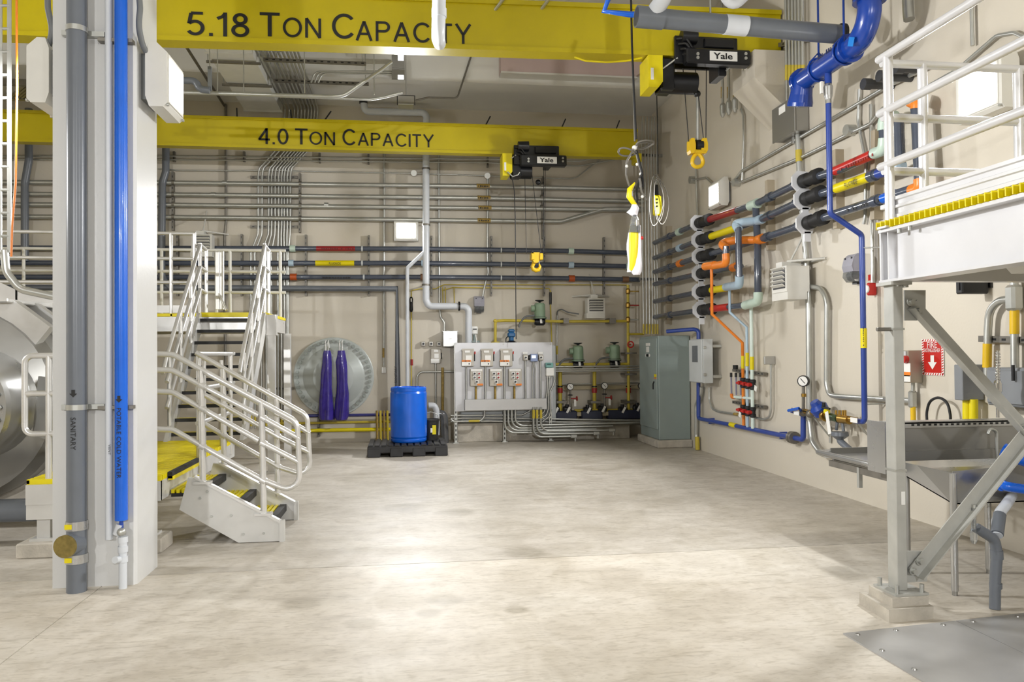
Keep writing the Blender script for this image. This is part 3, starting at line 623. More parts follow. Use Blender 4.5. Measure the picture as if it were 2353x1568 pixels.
for z in (.42, .74, 1.08): MB().cyl((UX0, UY0+.03, ZU+z), (SX0-.04, UY0+.03, ZU+z), RR, 10).build('rail', ALU, h)
for x in (-7.0, -5.6, -4.4, -3.1, SX0-.06): MB().cyl((x, UY0+.03, ZU-.1), (x, UY0+.03, ZU+1.08), RR, 10).build('post', ALU, h)
h = sub('safety_gate', t)
for x in (500, 510): p = AY(x, 600, UY1-.25); MB().box((p.x-.03, p.y-.02, ZU+.12), (p.x+.03, p.y+.02, ZU+1.0), .005).build('upright', ALU, h)
p = AY(503, 690, UY1-.25); MB().tube([p+V((0, 0, .1)), p+V((.13, -.1, -.16))], .02, 8).build('kick_brace', ALU, h)

# ------------------------------------------------------------------ steel tank
t = thing('steel_tank', 'big polished steel tank on its side with bolted flange', 'tank', (-4.25, 9.8, 0))
AXx, AZz = -4.25, 1.17
MB().lathe((AXx, 7.9, AZz), UY, [(0, .6), (.12, .92), (.3, .97), (2.6, .97), (2.8, .9), (2.9, .5)], 40).build('shell', STEELD, t)
MB().lathe((AXx+.30, 7.25, AZz), UY, [(0, 0), (0, .42), (.03, .44), (.03, .55), (.10, .56), (.10, .48), (.7, .52)], 40).build('flange', STEEL, t)
for i in range(28):
    a = 2*math.pi*i/28; c = V((AXx+.30+.50*math.cos(a), 7.27, AZz+.50*math.sin(a)))
    if c.x > -4.2: MB().cyl(c, c-UY*.03, .022, 6).build('bolt', GALV, t)
for y in (8.05, 8.5, 8.95, 9.4):
    MB().prism([(AXx+.30, y, AZz+.9), (AXx+.75, y, AZz+.55), (AXx+.88, y, AZz+.72), (AXx+.5, y, AZz+1.02)], (0, .12, 0)).build('rib', ALU, t)
MB().box((AXx-.2, 7.95, AZz+.95), (AXx+.55, 10.8, AZz+1.03), .01).build('top_channel', ALU, t)
for y in (8.4, 10.6): MB().prism([(AXx-.8, y, 0), (AXx+.8, y, 0), (AXx+.7, y, .6), (AXx-.7, y, .6)], (0, .25, 0)).build('saddle', CONC, t)
MB().prism([AY(88, 865, 7.75), AY(112, 870, 7.75), AY(104, 1010, 7.75), AY(74, 1000, 7.75)], (0, .05, 0)).build('side_plate', STEELD, t)
tag(MB().tube([(-6.5, 7.3, .28), (-2.9, 7.3, .28)], .1, 16).build('drain_pipe', GRYP), 'dark grey drain pipe lying low behind the white column', 'pipe')
# cable tray and cord at the far left
t = thing('cable_tray', 'galvanised ladder cable tray dropping down the left edge then curving right', 'cable tray', AY(10, 600, 6.4)); Q = lambda x, y, o=0: AY(x, y, 6.4+o)
for o in (0, .3): MB().prism([Q(16, -60, o), Q(25, -60, o), Q(25, 580, o), Q(16, 580, o)], (0, .012, 0)).build('side_rail', GALV, t)
MB().box(Q(0, -60), Q(5, 580, .012)).build('side_rail', GALV, t)
for i in range(12): y = -40+i*53; MB().cyl(Q(0, y, .01), Q(22, y, .01), .012, 8).build('rung', GALV, t)
for o, r_ in ((0, .03), (.3, .03)): MB().tube([Q(10, 575, o), Q(14, 625, o), Q(45, 665, o), Q(130, 683, o)], r_, 8, bend=.12).build('bend_rail', GALV, t)
MB().box(Q(-5, 578, -.02), Q(28, 590, .3), .005).build('splice_plate', ALUB, t)
MB().prism([Q(35, 660), Q(150, 678), Q(150, 700), Q(35, 690)], (0, .015, 0)).build('side_rail', ALU, t)
MB().prism([Q(-20, 640), Q(40, 668), Q(40, 690), Q(-20, 680)], (0, .015, 0)).build('side_rail', ALU, t)
tag(MB().tube([AY(38, -40, 6.2), AY(39, 200, 6.2), AY(36, 420, 6.2), AY(28, 520, 6.2), AY(26, 590, 6.2)], .008, 6).build('orange_cord', ORG), 'thin orange cord hanging beside the cable tray', 'cord')
t = thing('louvre_panel', 'ribbed dark metal louvre panel under the ceiling left of the column', 'vent', AY(80, 250, 12.0))
for i in range(9):
    a = AY(22+i*9, 212, 12.6); b = AY(62+i*10, 268, 11.6); MB().tube([V((a.x, 12.6, 5.5)), V((b.x, 11.6, 5.4))], .022, 6).build('rib', STRUT, t)
a = AY(20, 212, 12.6); b = AY(160, 268, 11.6); MB().box((a.x, 12.58, 5.47), (b.x, 12.66, 5.56)).build('frame', STRUT, t); MB().box((a.x+.2, 11.56, 5.36), (b.x, 11.64, 5.44)).build('frame', STRUT, t)
MB().tube([V((a.x+.1, 12.62, 5.5)), V((a.x+.1, 12.62, ZC))], .012, 6).build('hanger', GALV, t); MB().tube([V((b.x-.1, 12.62, 5.5)), V((b.x-.1, 12.62, ZC))], .012, 6).build('hanger', GALV, t)
# ------------------------------------------------------------------ back wall: conduits
gC = 'galvanised conduits on the back wall'
for k, (yl, ym, yr, od) in enumerate(((419, 425, 436, 'topmost'), (446, 452, 463, 'second from the top'), (470, 475, 483, 'third from the top'))):
    t = pipe('thick galvanised conduit across the back wall, %s of four' % od, [B(-60, yl, .14), B(380, yl+1, .14), B(1100, ym+3, .14), B(1478, yr, .14)], .04, GALV, group=gC)
    MB().cyl(B(1095+2*k, ym+2.5, .14), B(1125+2*k, ym+3, .14), .043, 12).build('amber_label', RUST, t)
    marks(t, B(1099, ym+4.5, .186), UX, UZ, .2, .03, INK, 6)
    for x in ((512, 0), (485, 0), (745, 0))[k][:1]: band(t, B(x, yl+1.5, .14), B(x+10, yl+1.6, .14), .046, GALV)
    for x in (398, 690, 1245): band(t, B(x-3, ym-2+(x-800)*.008, .14), B(x+3, ym-2+(x-800)*.008, .14), .047, STRUT, 'clamp')
t = pipe('thick galvanised conduit across the back wall, lowest of four, rising at its right end', [B(-60, 498, .14), B(380, 499, .14), B(1100, 507, .14), B(1290, 509, .14), B(1390, 480, .14), B(1478, 480, .14)], .04, GALV, bend=.3, group=gC)
MB().cyl(B(1097, 506.5, .14), B(1127, 507.2, .14), .043, 12).build('amber_label', RUST, t); marks(t, B(1101, 508.5, .186), UX, UZ, .2, .03, INK, 6)
for x in (398, 690, 1245): band(t, B(x-3, 503+(x-800)*.011, .14), B(x+3, 503+(x-800)*.011, .14), .047, STRUT, 'clamp')
for k, (y, l) in enumerate(((359, 'upper'), (367, 'lower'))):
    pipe('thin conduit just below the farther beam, %s of a pair' % l, [B(-40, y, .06), B(380, y, .06), B(1120, y+7, .06), B(1330, y+12+k*3, .06), B(1440, y-10+k*5, .06)], .014, GALV, bend=.3, group=gC)
t = pipe('thin conduit with round boxes above the four thick conduits', [B(363, 388, .05), B(410, 392, .05), B(560, 393, .05), B(620, 391, .05), B(690, 394, .05), B(960, 399, .05), B(1310, 411, .05), B(1325, 408, .05), B(1385, 362, .05), B(1410, 355, .05)], .012, GALV, bend=.15, group=gC)
for x, y in ((951, 398), (1120, 404)): MB().cyl(B(x, y, .0), B(x, y, .09), .055, 16).build('junction_box', GALV, t)
for x, l in ((883, 'ending in a small white box'),):
    t = pipe('thin upright conduit on the back wall '+l, [B(x, 345, .04), B(x-1, 843, .04)], .02, GALV, group=gC); MB().box(B(877, 844, .0), B(887, 858, .07), .006).build('switch_box', WHT, t); MB().cyl(B(881.5, 800, .04), B(881.5, 822, .04), .023, 10).build('rust_tape', RUST, t)
pipe('thin upright conduit right of the white vent pipe', [B(1008, 345, .04), B(1010, 700, .04), B(1012, 728, .04), B(1021, 742, .04), B(1021, 765, .04)], .02, GALV, bend=.1, group=gC)
pipe('thin upright conduit feeding the grey beacon on the back wall', [B(1121, 404, .04), B(1120, 600, .04), B(1122, 625, .05), B(1112, 665, .06), B(1108, 690, .06)], .02, GALV, bend=.2, group=gC)
pipe('thin upright conduit at the left end of the back wall', [V((B(519, 300, .04).x, YB-.04, 6.1)), B(519, 345, .04), B(519, 510, .04), B(516, 540, .04), B(516, 700, .04), B(520, 990, .04)], .022, STRUT, group=gC)
pipe('dark grey drain riser left of the conduits on the back wall', [B(381, 250, .2), B(381, 395, .2), B(373, 420, .2), B(371, 600, .2), B(372, 640, .2), B(392, 664, .2)], .062, GRYP, bend=.25, name='drain_pipe', cat='pipe', n=14)
pipe('dark grey riser seen left of the white column', [B(66, 250, .2), B(66, 370, .2), B(57, 420, .2), B(57, 600, .2)], .062, GRYP, bend=.25, name='drain_pipe', cat='pipe', n=14)
# upright bundle of ten conduits
xm = [593, 602, 617, 624, 632, 640, 647, 653, 660, 667]; xb = [576, 585, 600, 611, 623, 638, 646, 653, 659, 662]; xt = [638, 648, 660, 668, 676, 684, 692, 699, 706, 713]
for i in range(10):
    q = [B(xt[i]+18, 252, .05), B(xt[i]+12, 300, .05), B(xt[i]-2, 342, .05), B(xm[i]+2, 388, .05), B(xm[i], 405, .05), B(xm[i], 522, .05), B(xm[i]-1, 540, .05), B(xb[i], 582, .05), B(xb[i]+1, 985, .05)]
    c = q[0]; c.z = 6.06; pre = [V((c.x, 8.5, 6.08)), V((c.x, c.y, 6.08))]
    t = pipe('thin galvanised conduit in the upright bundle behind the stair, %s from the left' % ORD[i], pre+q[1:], .0175, GALV, bend=.12, group='upright conduit bundle on the back wall', n=8)
    MB().cyl(B(xb[i]+1, 955, .05), B(xb[i]+1, 980, .05), .021, 8).build('yellow_tape', YELP, t)
    MB().cyl(B(xm[i], 478, .05), B(xm[i], 492, .05), .023, 8).build('coupling', GALV, t)
def strut(label, a, b, w=.04, d=.04, m=None, holes=True, grp='unistrut channels on the back wall', nrm=-UY):
    """slotted channel from a to b on the wall, proud by d along nrm"""
    a = V(a); b = V(b); e = (b-a).normalized(); s_ = e.cross(nrm).normalized()*w/2; mb = MB()
    mb.prism([a-s_, a+s_, a+s_+nrm*d, a-s_+nrm*d], b-a); o = tag(mb.build('strut_channel', m or STRUT), label, 'strut', grp)
    n = int((b-a).length/.1)
    if holes and n:
        mb = MB()
        for i in range(n): c = a+e*(.05+.1*i)+nrm*d; mb.prism([c-e*.02-s_*.35, c+e*.02-s_*.35, c+e*.02+s_*.35, c-e*.02+s_*.35], nrm*.002)
        mb.build('slots', BLK, o)
    return o
for y, l in ((408, 'above'), (522, 'below')): strut('short level channel clamping the conduit bundle '+l+' the thick conduits', B(576, y, 0), B(684, y, 0), .05, .03, grp='level channels of the conduit bundle')
strut('level channel clamping the conduit bundle beside the stair head', B(622, 668, 0), B(676, 668, 0), .04, .03, grp='level channels of the conduit bundle')
strut('level channel clamping the foot of the conduit bundle', B(618, 893, 0), B(676, 893, 0), .04, .03, grp='level channels of the conduit bundle')
for x, ya, yb, l in ((400, 397, 531, 'nearest the column'), (690, 400, 536, 'right of the conduit bundle'), (1246, 408, 550, 'under the farther hoist')):
    strut('dark slotted channel carrying the four thick conduits, '+l, B(x, yb, 0), B(x, ya, 0), .035, .1)
for x, l in ((410, 'hidden behind the stair rails'), (557, 'at the top of the steep stair'), (704, 'left of the red pipe label'), (848, 'right of the red pipe label'), (991, 'beside the white vent pipe'), (1128, 'above the grey beacon'), (1249, 'right of the small hook'), (1386, 'nearest the corner')):
    strut('dark channel carrying the plastic pipes, '+l, B(x, 681, 0), B(x, 541+(x-700)*.008, 0), .035, .09)
for x, y, l in ((402, 350, 'first'), (562, 350, 'second'), (735, 353, 'third'), (847, 356, 'fourth'), (1120, 363, 'fifth')):
    strut('short clamp channel just under the farther beam, %s from the column' % l, B(x, y+23, 0), B(x, y, 0), .035, .07, grp='short clamp channels')
# ------------------------------------------------------------------ back wall: plastic pipes
def ppipe(label, pts, r, m, parts, off=.16, name='plastic_pipe'):
    t = pipe(label, pts, r, m, name=name, cat='pipe', n=14, group='plastic process pipes'); return t
def yat(pts, x):
    for (xa, ya), (xb_, yb_) in zip(pts, pts[1:]):
        if xa <= x <= xb_: return ya+(yb_-ya)*(x-xa)/(xb_-xa)
    return pts[0][1] if x < pts[0][0] else pts[-1][1]
O_ = .14
def run(label, pts, r, m, marks, bend=0.0):
    t = ppipe(label, [B(x, y, O_) for x, y in pts], r, m, None)
    for nm, xa, xb_, k, mm in marks: band(t, B(xa, yat(pts, xa), O_), B(xb_, yat(pts, xb_), O_), r*k, mm, nm)
    return t
cl = [(x, x+5, 'c') for x in ()]
p1 = [(-40, 570), (503, 571), (960, 572), (1300, 577), (1470, 582)]; p2 = [(-40, 604), (363, 605), (960, 605), (1300, 609), (1470, 613)]; p3 = [(-40, 637), (500, 637), (960, 637), (1300, 640), (1470, 643)]
A = run('slate plastic pipe with red label, uppermost on the back wall', p1, .045, DGRY, [('coupling', 666, 679, 1.35, PGRN), ('pipe_label', 727, 816, 1.06, REDD), ('coupling', 1306, 1318, 1.35, PGRN), ('coupling', 1440, 1450, 1.35, PGRN), ('union', 830, 834, 1.2, LGREY), ('union', 1150, 1153, 1.2, LGREY)])
marks(A, B(733, 573.5, O_+.049), UX, UZ, .62, .035, mat('dim_print', '#6a1216', .5, var=0), 16)
Bp = run('slate plastic pipe with yellow fluoride label on the back wall', p2, .045, DGRY, [('coupling', 663, 675, 1.35, PBLU), ('pipe_label', 725, 814, 1.1, YELB), ('coupling', 1306, 1318, 1.35, PBLU), ('coupling', 1438, 1448, 1.35, PGRN), ('coupling', 968, 975, 1.35, PBLU), ('union', 830, 834, 1.2, LGREY), ('union', 1150, 1153, 1.2, LGREY)])
text('lettering', 'FLUORIDE', B(756, 608.5, O_+.055), UX, UZ, .045, INK, Bp, width=.21)
Cp = run('slate plastic pipe with orange couplings on the back wall', p3, .045, DGRY, [('coupling', 667, 682, 1.4, mat('burnt_orange', '#b5521f', .4)), ('coupling', 966, 975, 1.35, mat('brown_fitting', '#7d5a3e', .5)), ('coupling', 1307, 1320, 1.4, mat('burnt_orange', '#b5521f', .4)), ('coupling', 1430, 1444, 1.3, mat('brown_fitting', '#7d5a3e', .5)), ('union', 834, 838, 1.2, LGREY), ('union', 1150, 1153, 1.2, LGREY)])
marks(Cp, B(741, 640, O_+.047), UX, UZ, .5, .03, INK, 18)
Dp = ppipe('grey sanitary pipe turning down to the blue drum', [B(-40, 662, .2), B(363, 662, .2), B(912, 664, .2), B(914, 900, .2), B(914, 990, .2)], .055, GRYP, None, name='sanitary_pipe'); 
text('lettering', 'SANITARY', B(912, 880, .262), UZ, -UX, .045, INK, Dp, width=.3)
# white vent pipe
t = thing('vent_pipe', 'white plastic vent pipe dropping from the soffit to the panel', 'pipe', B(980, 700, .3)); VO = .34
MB().tube([B(836, 236, VO), B(838, 256, VO), B(981, 259, VO), B(979, 300, VO), B(979, 690, VO), B(985, 704, VO), B(1068, 704, VO), B(1077, 712, VO), B(1077, 792, VO)], .062, 16, bend=.1).build('pipe_run', WPVC, t)
MB().tube([B(979, 575, VO), B(936, 616, VO), B(936, 900, VO)], .033, 12, bend=.06).build('branch', WPVC, t)
for y in (388, 517, 655): MB().cyl(B(979, y-2, VO), B(979, y+2, VO), .075, 16).build('clamp', STRUT, t); MB().tube([B(979, y, VO), B(979, y, 0)], .012, 6).build('clamp_rod', GALV, t)
MB().cyl(B(1053, 704, VO), B(1057, 704, VO), .085, 16).build('clamp', BLK, t)
for x in (835, ): MB().cyl(B(x, 233, VO), B(x, 238, VO), .075, 16).build('collar', BLK, t)
for x, y in ((970, 570), (984, 585)): pass
# ------------------------------------------------------------------ blind flange with purple suits
fc = B(768, 866, 0); t = thing('blind_flange', 'large round grey bolted flange plate on the back wall', 'flange', fc - V((0, 0, .72)))
RF = .715
MB().lathe(fc, -UY, [(0, RF), (.07, RF), (.075, RF-.01), (.075, .55), (.09, .52), (.16, .36), (.18, 0.0)], 56).build('cover_plate', mat('flange_grey', '#bcc2be', .35, .15, var=.03), t)
for i in range(44):
    a = 2*math.pi*i/44; c = fc+V((math.cos(a), 0, math.sin(a)))*(RF-.065); MB().cyl(c-UY*.07, c-UY*.12, .032, 6).build('nut', mat('nut_grey', '#9aa19c', .4, .3), t); 
for x in (755, 785): MB().tube([B(x-6, 808, .2), B(x-4, 790, .22), B(x, 785, .22), B(x+2, 800, .22)], .008, 6).build('hook', WHT, t)
def suit(label, rows):
    mb = MB(); n = 26; rg = []
    for k, (xa, xb_, y) in enumerate(rows):
        a = B(xa, y, .30); b = B(xb_, y, .30); c = (a+b)/2; h = (b-a).length/2; dp = .05+.05*k/len(rows)
        for i in range(n):
            q = 2*math.pi*i/n; w = 1+(.14*math.sin(q*4+.6*math.sin(k*1.1))+.08*math.sin(q*7+k*.7))*(.4+.6*k/len(rows)); rg.append(c+V((h*math.cos(q)*w, dp*math.sin(q)*w*(1.0 if math.sin(q) < 0 else .5), 0)))
    mb.add(rg, [(k*n+i, k*n+(i+1) % n, (k+1)*n+(i+1) % n, (k+1)*n+i) for k in range(len(rows)-1) for i in range(n)], True)
    mb.add(rg[:n], [tuple(range(n))]); mb.add(rg[-n:], [tuple(range(n))[::-1]]); t = tag(mb.build('vinyl_suit', PURP), label, 'protective suit', 'purple suits on the flange')
    for d in (.28, .68):
        x = rows[0][0]+(rows[0][1]-rows[0][0])*d; MB().tube([B(x, 808, .3), B(x-1, 788, .26), B(x+1, 782, .24)], .008, 6).build('hanger_strap', WHT, t)
suit('limp purple vinyl suit hanging on the flange, left one of two', [(744, 759, 806), (742, 761, 815), (741, 762, 835), (738, 762, 860), (737, 763, 890), (735, 765, 915), (734, 767, 940), (734, 768, 957), (737, 767, 965)])
suit('limp purple vinyl suit hanging on the flange, right one of two', [(776, 792, 806), (775, 794, 818), (772, 796, 832), (774, 798, 850), (775, 799, 880), (774, 802, 905), (771, 801, 930), (769, 800, 955), (773, 796, 965)])
# ------------------------------------------------------------------ low pipes left of the drum
pipe('dark blue pipe low on the back wall behind the purple suits', [B(700, 956, .12), B(930, 953, .12)], .028, mat('navy_pipe', '#33337c', .35), name='low_pipe', cat='pipe')
t = pipe('upper thin yellow pipe low on the back wall', [B(640, 974, .14), B(900, 969, .14)], .022, YELP, name='low_pipe', cat='pipe')
t = pipe('lower thick yellow pipe low on the back wall', [B(625, 991, .2), B(900, 987, .2)], .034, YELB, name='low_pipe', cat='pipe')
for i, x in enumerate((866, 874, 882, 890)):
    pipe('short rusty yellow stub pipe in the row beside the drum, %s from the left' % ORD[i], [B(x, 944, .24), V((B(x+1, 1004, .24).x, B(x+1, 1004, .24).y, 0))], .022, YELP if i % 2 else RUST, name='stub_pipe', cat='pipe', group='stub pipes beside the drum')
strut('low upright channel under the purple suits', B(733, 1003, 0), B(733, 945, 0), .04, .1)
# ------------------------------------------------------------------ drum, pallet, bucket
PLB = mat('black_pallet', '#2c2c2e', .5, var=.2, scale=12)
px0, px1, py0, py1, pz = -.58, .66, 12.32, 13.25, .19
t = thing('spill_pallet', 'black plastic spill pallet under the blue drum', 'pallet', ((px0+px1)/2, (py0+py1)/2, 0))
MB().box((px0, py0, .06), (px1, py1, pz-.02), .015).build('tray', PLB, t)
for i in range(4): x = px0+i*.347; MB().box((x, py0-.01, 0), (x+.2, py1+.01, .14), .012).build('foot', PLB, t)
for i in range(12): x = px0+.01+i*.1025; MB().box((x, py0+.01, pz-.02), (x+.075, py1-.01, pz), .004).build('deck_slat', PLB, t)
dc = V((.06, 12.78, pz)); t = thing('drum', 'bright blue plastic drum standing on the black pallet', 'drum', dc)
MB().lathe(dc, UZ, [(0, .27), (.02, .285), (.05, .287), (.06, .28), (.09, .292), (.45, .296), (.78, .292), (.81, .28), (.82, .287), (.86, .287), (.88, .275), (.88, .25), (.865, .245), (.865, 0)], 36).build('body', BLUE, t)
for a in (.6, 3.7): MB().cyl(dc+V((.17*math.cos(a), .17*math.sin(a), .865)), dc+V((.17*math.cos(a), .17*math.sin(a), .885)), .035, 12).build('bung', BLUE, t)
bc = V((.42, 12.95, pz)); t = thing('bucket', 'small black pail with a yellow label beside the drum', 'bucket', bc)
MB().lathe(bc, UZ, [(0, .12), (.3, .135), (.31, .142), (.34, .142), (.34, .13), (.33, .13), (.33, 0)], 20).build('pail', BLKR, t)
MB().box(bc+V((.02, -.142, .1)), bc+V((.08, -.132, .25))).build('label', YELB, t); MB().box(bc+V((-.01, -.142, .13)), bc+V((.02, -.132, .2))).build('label', WHT, t)
MB().tube([bc+V((-.14, 0, .31)), bc+V((-.1, -.02, .42)), bc+V((0, -.03, .46)), bc+V((.1, -.02, .42)), bc+V((.14, 0, .31))], .006, 6, bend=.06).build('handle', GALV, t)
pipe('short white elbow pipe behind the black pail', [B(985, 932, .55), B(999, 932, .55), B(1003, 945, .55), B(1003, 1000, .55)], .055, WPVC, bend=.1, name='elbow_pipe', cat='pipe', n=14)
pipe('smoky clear elbow duct between pail and panel', [B(995, 951, .5), B(1018, 951, .5), B(1021, 965, .5), V((B(1022, 1008, .5).x, YB-.5, 0))], .07, mat('smoke_duct', '#57585a', .15, var=.1, coat=.4), bend=.15, name='elbow_duct', cat='pipe', n=16)
# ------------------------------------------------------------------ equipment rack on the back wall
YPn = 14.0; Pn = lambda x, y, o=0: AY(x, y, YPn-o)
tag(MB().box((.93, 14.12, 0), (4.13, 14.59, .34), .01).build('concrete_curb', CONC), 'low grey concrete curb along the back wall behind the conduits', 'curb')
t = thing('equipment_rack', 'free standing grey backing panel on slotted steel legs', 'panel', Pn(1157, 1010))
MB().box(Pn(1045, 788, 0), Pn(1270, 942, -.02), .004).build('back_plate', mat('panel_grey', '#c9c9cb', .35, .3, var=.03), t)
for x in (1048, 1160, 1266):
    a = Pn(x, 1010); MB().box((a.x-.025, YPn+.02, 0), (a.x+.025, YPn+.06, 1.78)).build('leg', GALV, t)
    mb = MB()
    for i in range(7): mb.box((a.x-.009, YPn+.012, .05+i*.08), (a.x+.009, YPn+.019, .09+i*.08))
    mb.build('leg_slots', BLK, t); MB().box((a.x-.05, YPn-.02, 0), (a.x+.05, YPn+.1, .012)).build('foot_plate', GALV, t)
for x, y in ((1048, 791), (1266, 791), (1048, 938), (1157, 791)): MB().cyl(Pn(x, y, 0), Pn(x, y, .01), .012, 8).build('bolt', GALV, t)
wt = tag(MB().box(Pn(1068, 919, .12), Pn(1254, 940, .005), .004).build('wireway', mat('wireway_grey', '#c2c1bf', .4, .2, var=.03)), 'long grey wireway trough along the bottom of the equipment rack', 'wireway')
for i, (x, nth) in enumerate(((1062, 'leftmost'), (1106, 'middle'), (1150, 'rightmost'))):
    t = thing('disconnect_switch', 'grey disconnect switch with red handle on the rack, %s of three' % nth, 'switch box', Pn(x+13, 843), group='disconnect switches on the rack')
    MB().box(Pn(x, 803, .11), Pn(x+26, 842, .005), .008).build('enclosure', DISC, t); MB().box(Pn(x-1, 802, .115), Pn(x+27, 806, .1), .002).build('lid_rim', DISC, t)
    MB().box(Pn(x+6, 806, .117), Pn(x+18, 811, .108)).build('name_plate', WHT, t); MB().box(Pn(x+8, 817, .117), Pn(x+22, 829, .108)).build('rating_label', WHT, t)
    wl = MB().box(Pn(x-1, 828, .12), Pn(x+20, 841, .108)).build('warning_label', WHT, t); MB().box(Pn(x-1, 828, .124), Pn(x+20, 832, .12)).build('label_band', ORG, wl); marks(wl, Pn(x+1, 831.2, .126), UX, UZ, .13, .018, INK, 7); MB().box(Pn(x+15, 835, .123), Pn(x+17.5, 838, .12)).build('pictogram', BLK, wl)
    h = MB().tube([Pn(x+28, 814, .06), Pn(x+28.5, 830, .06)], .011, 8).build('handle', BLK, t); MB().tube([Pn(x+29.5, 808, .07), Pn(x+29, 814, .065)], .012, 8).build('handle_grip', RED, h)
    pipe('conduit below the %s disconnect switch' % nth, [Pn(x+9, 842, .04), Pn(x+9.5, 919, .04)], .018, GALV, group='conduits on the rack')
for i, (x, nth) in enumerate(((1080, 'leftmost'), (1124.5, 'middle'), (1168.5, 'rightmost'))):
    t = thing('control_station', 'grey push-button station with five buttons, %s of three' % nth, 'control box', Pn(x+14, 888), group='push-button stations on the rack')
    MB().box(Pn(x, 848, .1), Pn(x+29, 887, .005), .008).build('enclosure', DISC, t); MB().box(Pn(x+2, 848.5, .106), Pn(x+28, 853.5, .1)).build('name_plate', WHT, t)
    for bx, by, m in ((7, 859, BLK), (17, 859, REDV), (7, 868, DGRYB), (17, 868, REDV), (12, 878, BLK)):
        sq = MB().box(Pn(x+bx, by-4, .106), Pn(x+bx+7.5, by+4, .1)).build('button_plate', WHT, t); MB().cyl(Pn(x+bx+4, by, .106), Pn(x+bx+4, by, .13), .017, 12).build('button', m, sq)
    MB().box(Pn(x+17, 882, .106), Pn(x+30, 886, .1)).build('tag', ORG, t)
    pipe('stained conduit below the %s push-button station' % nth, [Pn(x+13.5, 887, .04), Pn(x+13.5, 919, .04)], .02, RUST, group='conduits on the rack')
for x, nth in ((1202, 'left'), (1237, 'right')):
    t = thing('selector_switch', 'small grey selector switch box %s of the blue transmitter' % nth, 'switch box', Pn(x+5, 831), group='selector switches')
    MB().box(Pn(x, 815, .09), Pn(x+10, 829, .005), .01).build('enclosure', DISC, t); MB().box(Pn(x-1, 809, .03), Pn(x+10, 814, .02)).build('name_plate', WHT, t)
    pl = MB().box(Pn(x+3, 818, .095), Pn(x+10, 826, .09)).build('dial_plate', WHT, t); MB().cyl(Pn(x+6.5, 822, .095), Pn(x+6.5, 822, .12), .017, 12).build('knob', BLK, pl)
    pipe('conduit under the %s selector switch' % nth, [Pn(x+5, 829, .04), Pn(x+6, 919, .04)], .017, GALV, group='conduits on the rack')
t = thing('transmitter', 'blue grey transmitter with a bright white display', 'instrument', Pn(1226, 832))
MB().box(Pn(1219, 814, .12), Pn(1234, 831, .02), .01).build('housing', mat('blue_grey', '#8d9cc0', .35), t); MB().box(Pn(1222, 817, .125), Pn(1231, 823.5, .12)).build('display', mat('lit_display', '#dfe9ff', .3, var=0, emit=1.0), t)
for a, b in ((1214, 1219), (1234, 1237)): MB().cyl(Pn(a, 822, .06), Pn(b, 822, .06), .045, 14).build('end_cap', BLK, t)
for i, x in enumerate((1223, 1229)): pipe('flexible lead under the blue transmitter, %s of two' % ('left', 'right')[i], [Pn(1225, 831, .06), Pn(x+1, 848, .05), Pn(x, 862, .04), Pn(x+1, 919, .04)], .013, GALV, bend=.05, group='leads under the blue transmitter')
t = thing('flow_meter', 'white flow transmitter with teal display at the right edge of the rack', 'instrument', Pn(1262, 866))
MB().box(Pn(1255, 846, .11), Pn(1271, 864, .0), .01).build('housing', WHT, t); hd = MB().box(Pn(1254, 834, .12), Pn(1269, 845, .0), .012).build('head', mat('teal', '#7fb3ad', .35), t); MB().box(Pn(1257, 836, .125), Pn(1266, 839, .118)).build('display', mat('dark_teal', '#3d6b68', .3), hd)
for x in (1258, 1263): MB().cyl(Pn(x, 864, .05), Pn(x, 868, .05), .018, 10).build('gland', WHT, t)
for i, q in enumerate(([(1258, 868), (1258, 895), (1255, 915), (1255, 930), (1250, 948), (1236, 956), (1232, 956)], [(1263, 868), (1262, 892), (1260, 905), (1260, 940), (1255, 955), (1243, 962), (1236, 962)], [(1268, 860), (1276, 870), (1272, 885), (1264, 900), (1265, 945), (1262, 958), (1248, 968)])):
    pipe('bent conduit dropping from the white flow transmitter, %s from the left' % ORD[i], [Pn(x, y, .05) for x, y in q], .016, GALV, bend=.08, group='conduits below the flow transmitter')
# conduits sweeping from the wireway to the right
gS = 'conduits sweeping out below the wireway'
for i, (x, yb, xe) in enumerate(((1160, 995, 1320), (1168, 990, 1370), (1176, 985, 1408), (1184, 979, 1472))):
    t = pipe('galvanised conduit sweeping from the wireway to the right, %s from the left' % ORD[i], [Pn(x, 940, .06+.0), Pn(x, yb, .06), Pn(xe, yb+.5-i*2+(-2), .06)], .02, GALV, bend=.17, group=gS)
for i, (x, yb, xe) in enumerate(((1226, 1005, 1322), (1234, 998, 1374), (1243, 991, 1410))):
    t = pipe('yellow taped conduit sweeping from the wireway to the right, %s from the left' % ORD[i], [Pn(x, 936, .16), Pn(x, yb, .16), Pn(xe, yb-2, .16)], .02, GALV, bend=.15, group=gS+' near its right end')
    MB().cyl(Pn(x, 942, .16), Pn(x, 962, .16), .024, 10).build('yellow_tape', YELP, t); c = Pn(xe, yb-2, .16); MB().box(c+V((-.09, -.03, -.03)), c+V((.03, .03, .03)), .01).build('conduit_body', GALV, t); MB().cyl(c+V((.0, 0, -.03)), c+V((0, 0, -.09)), .02, 8).build('stub', GALV, t)
for i, y in enumerate((964, 971, 978)):
    pipe('level conduit running behind the rack legs, row %s from the top' % ('one', 'two', 'three')[i], [Pn(1036, y-9, -.07), Pn(1120, y-10, -.07), Pn(1478, y-4, -.07)] if i else [Pn(1036, y-9, -.07), Pn(1200, y-10, -.07), Pn(1222, y-22, -.07)], .018, GALV, group='level conduits behind the rack')
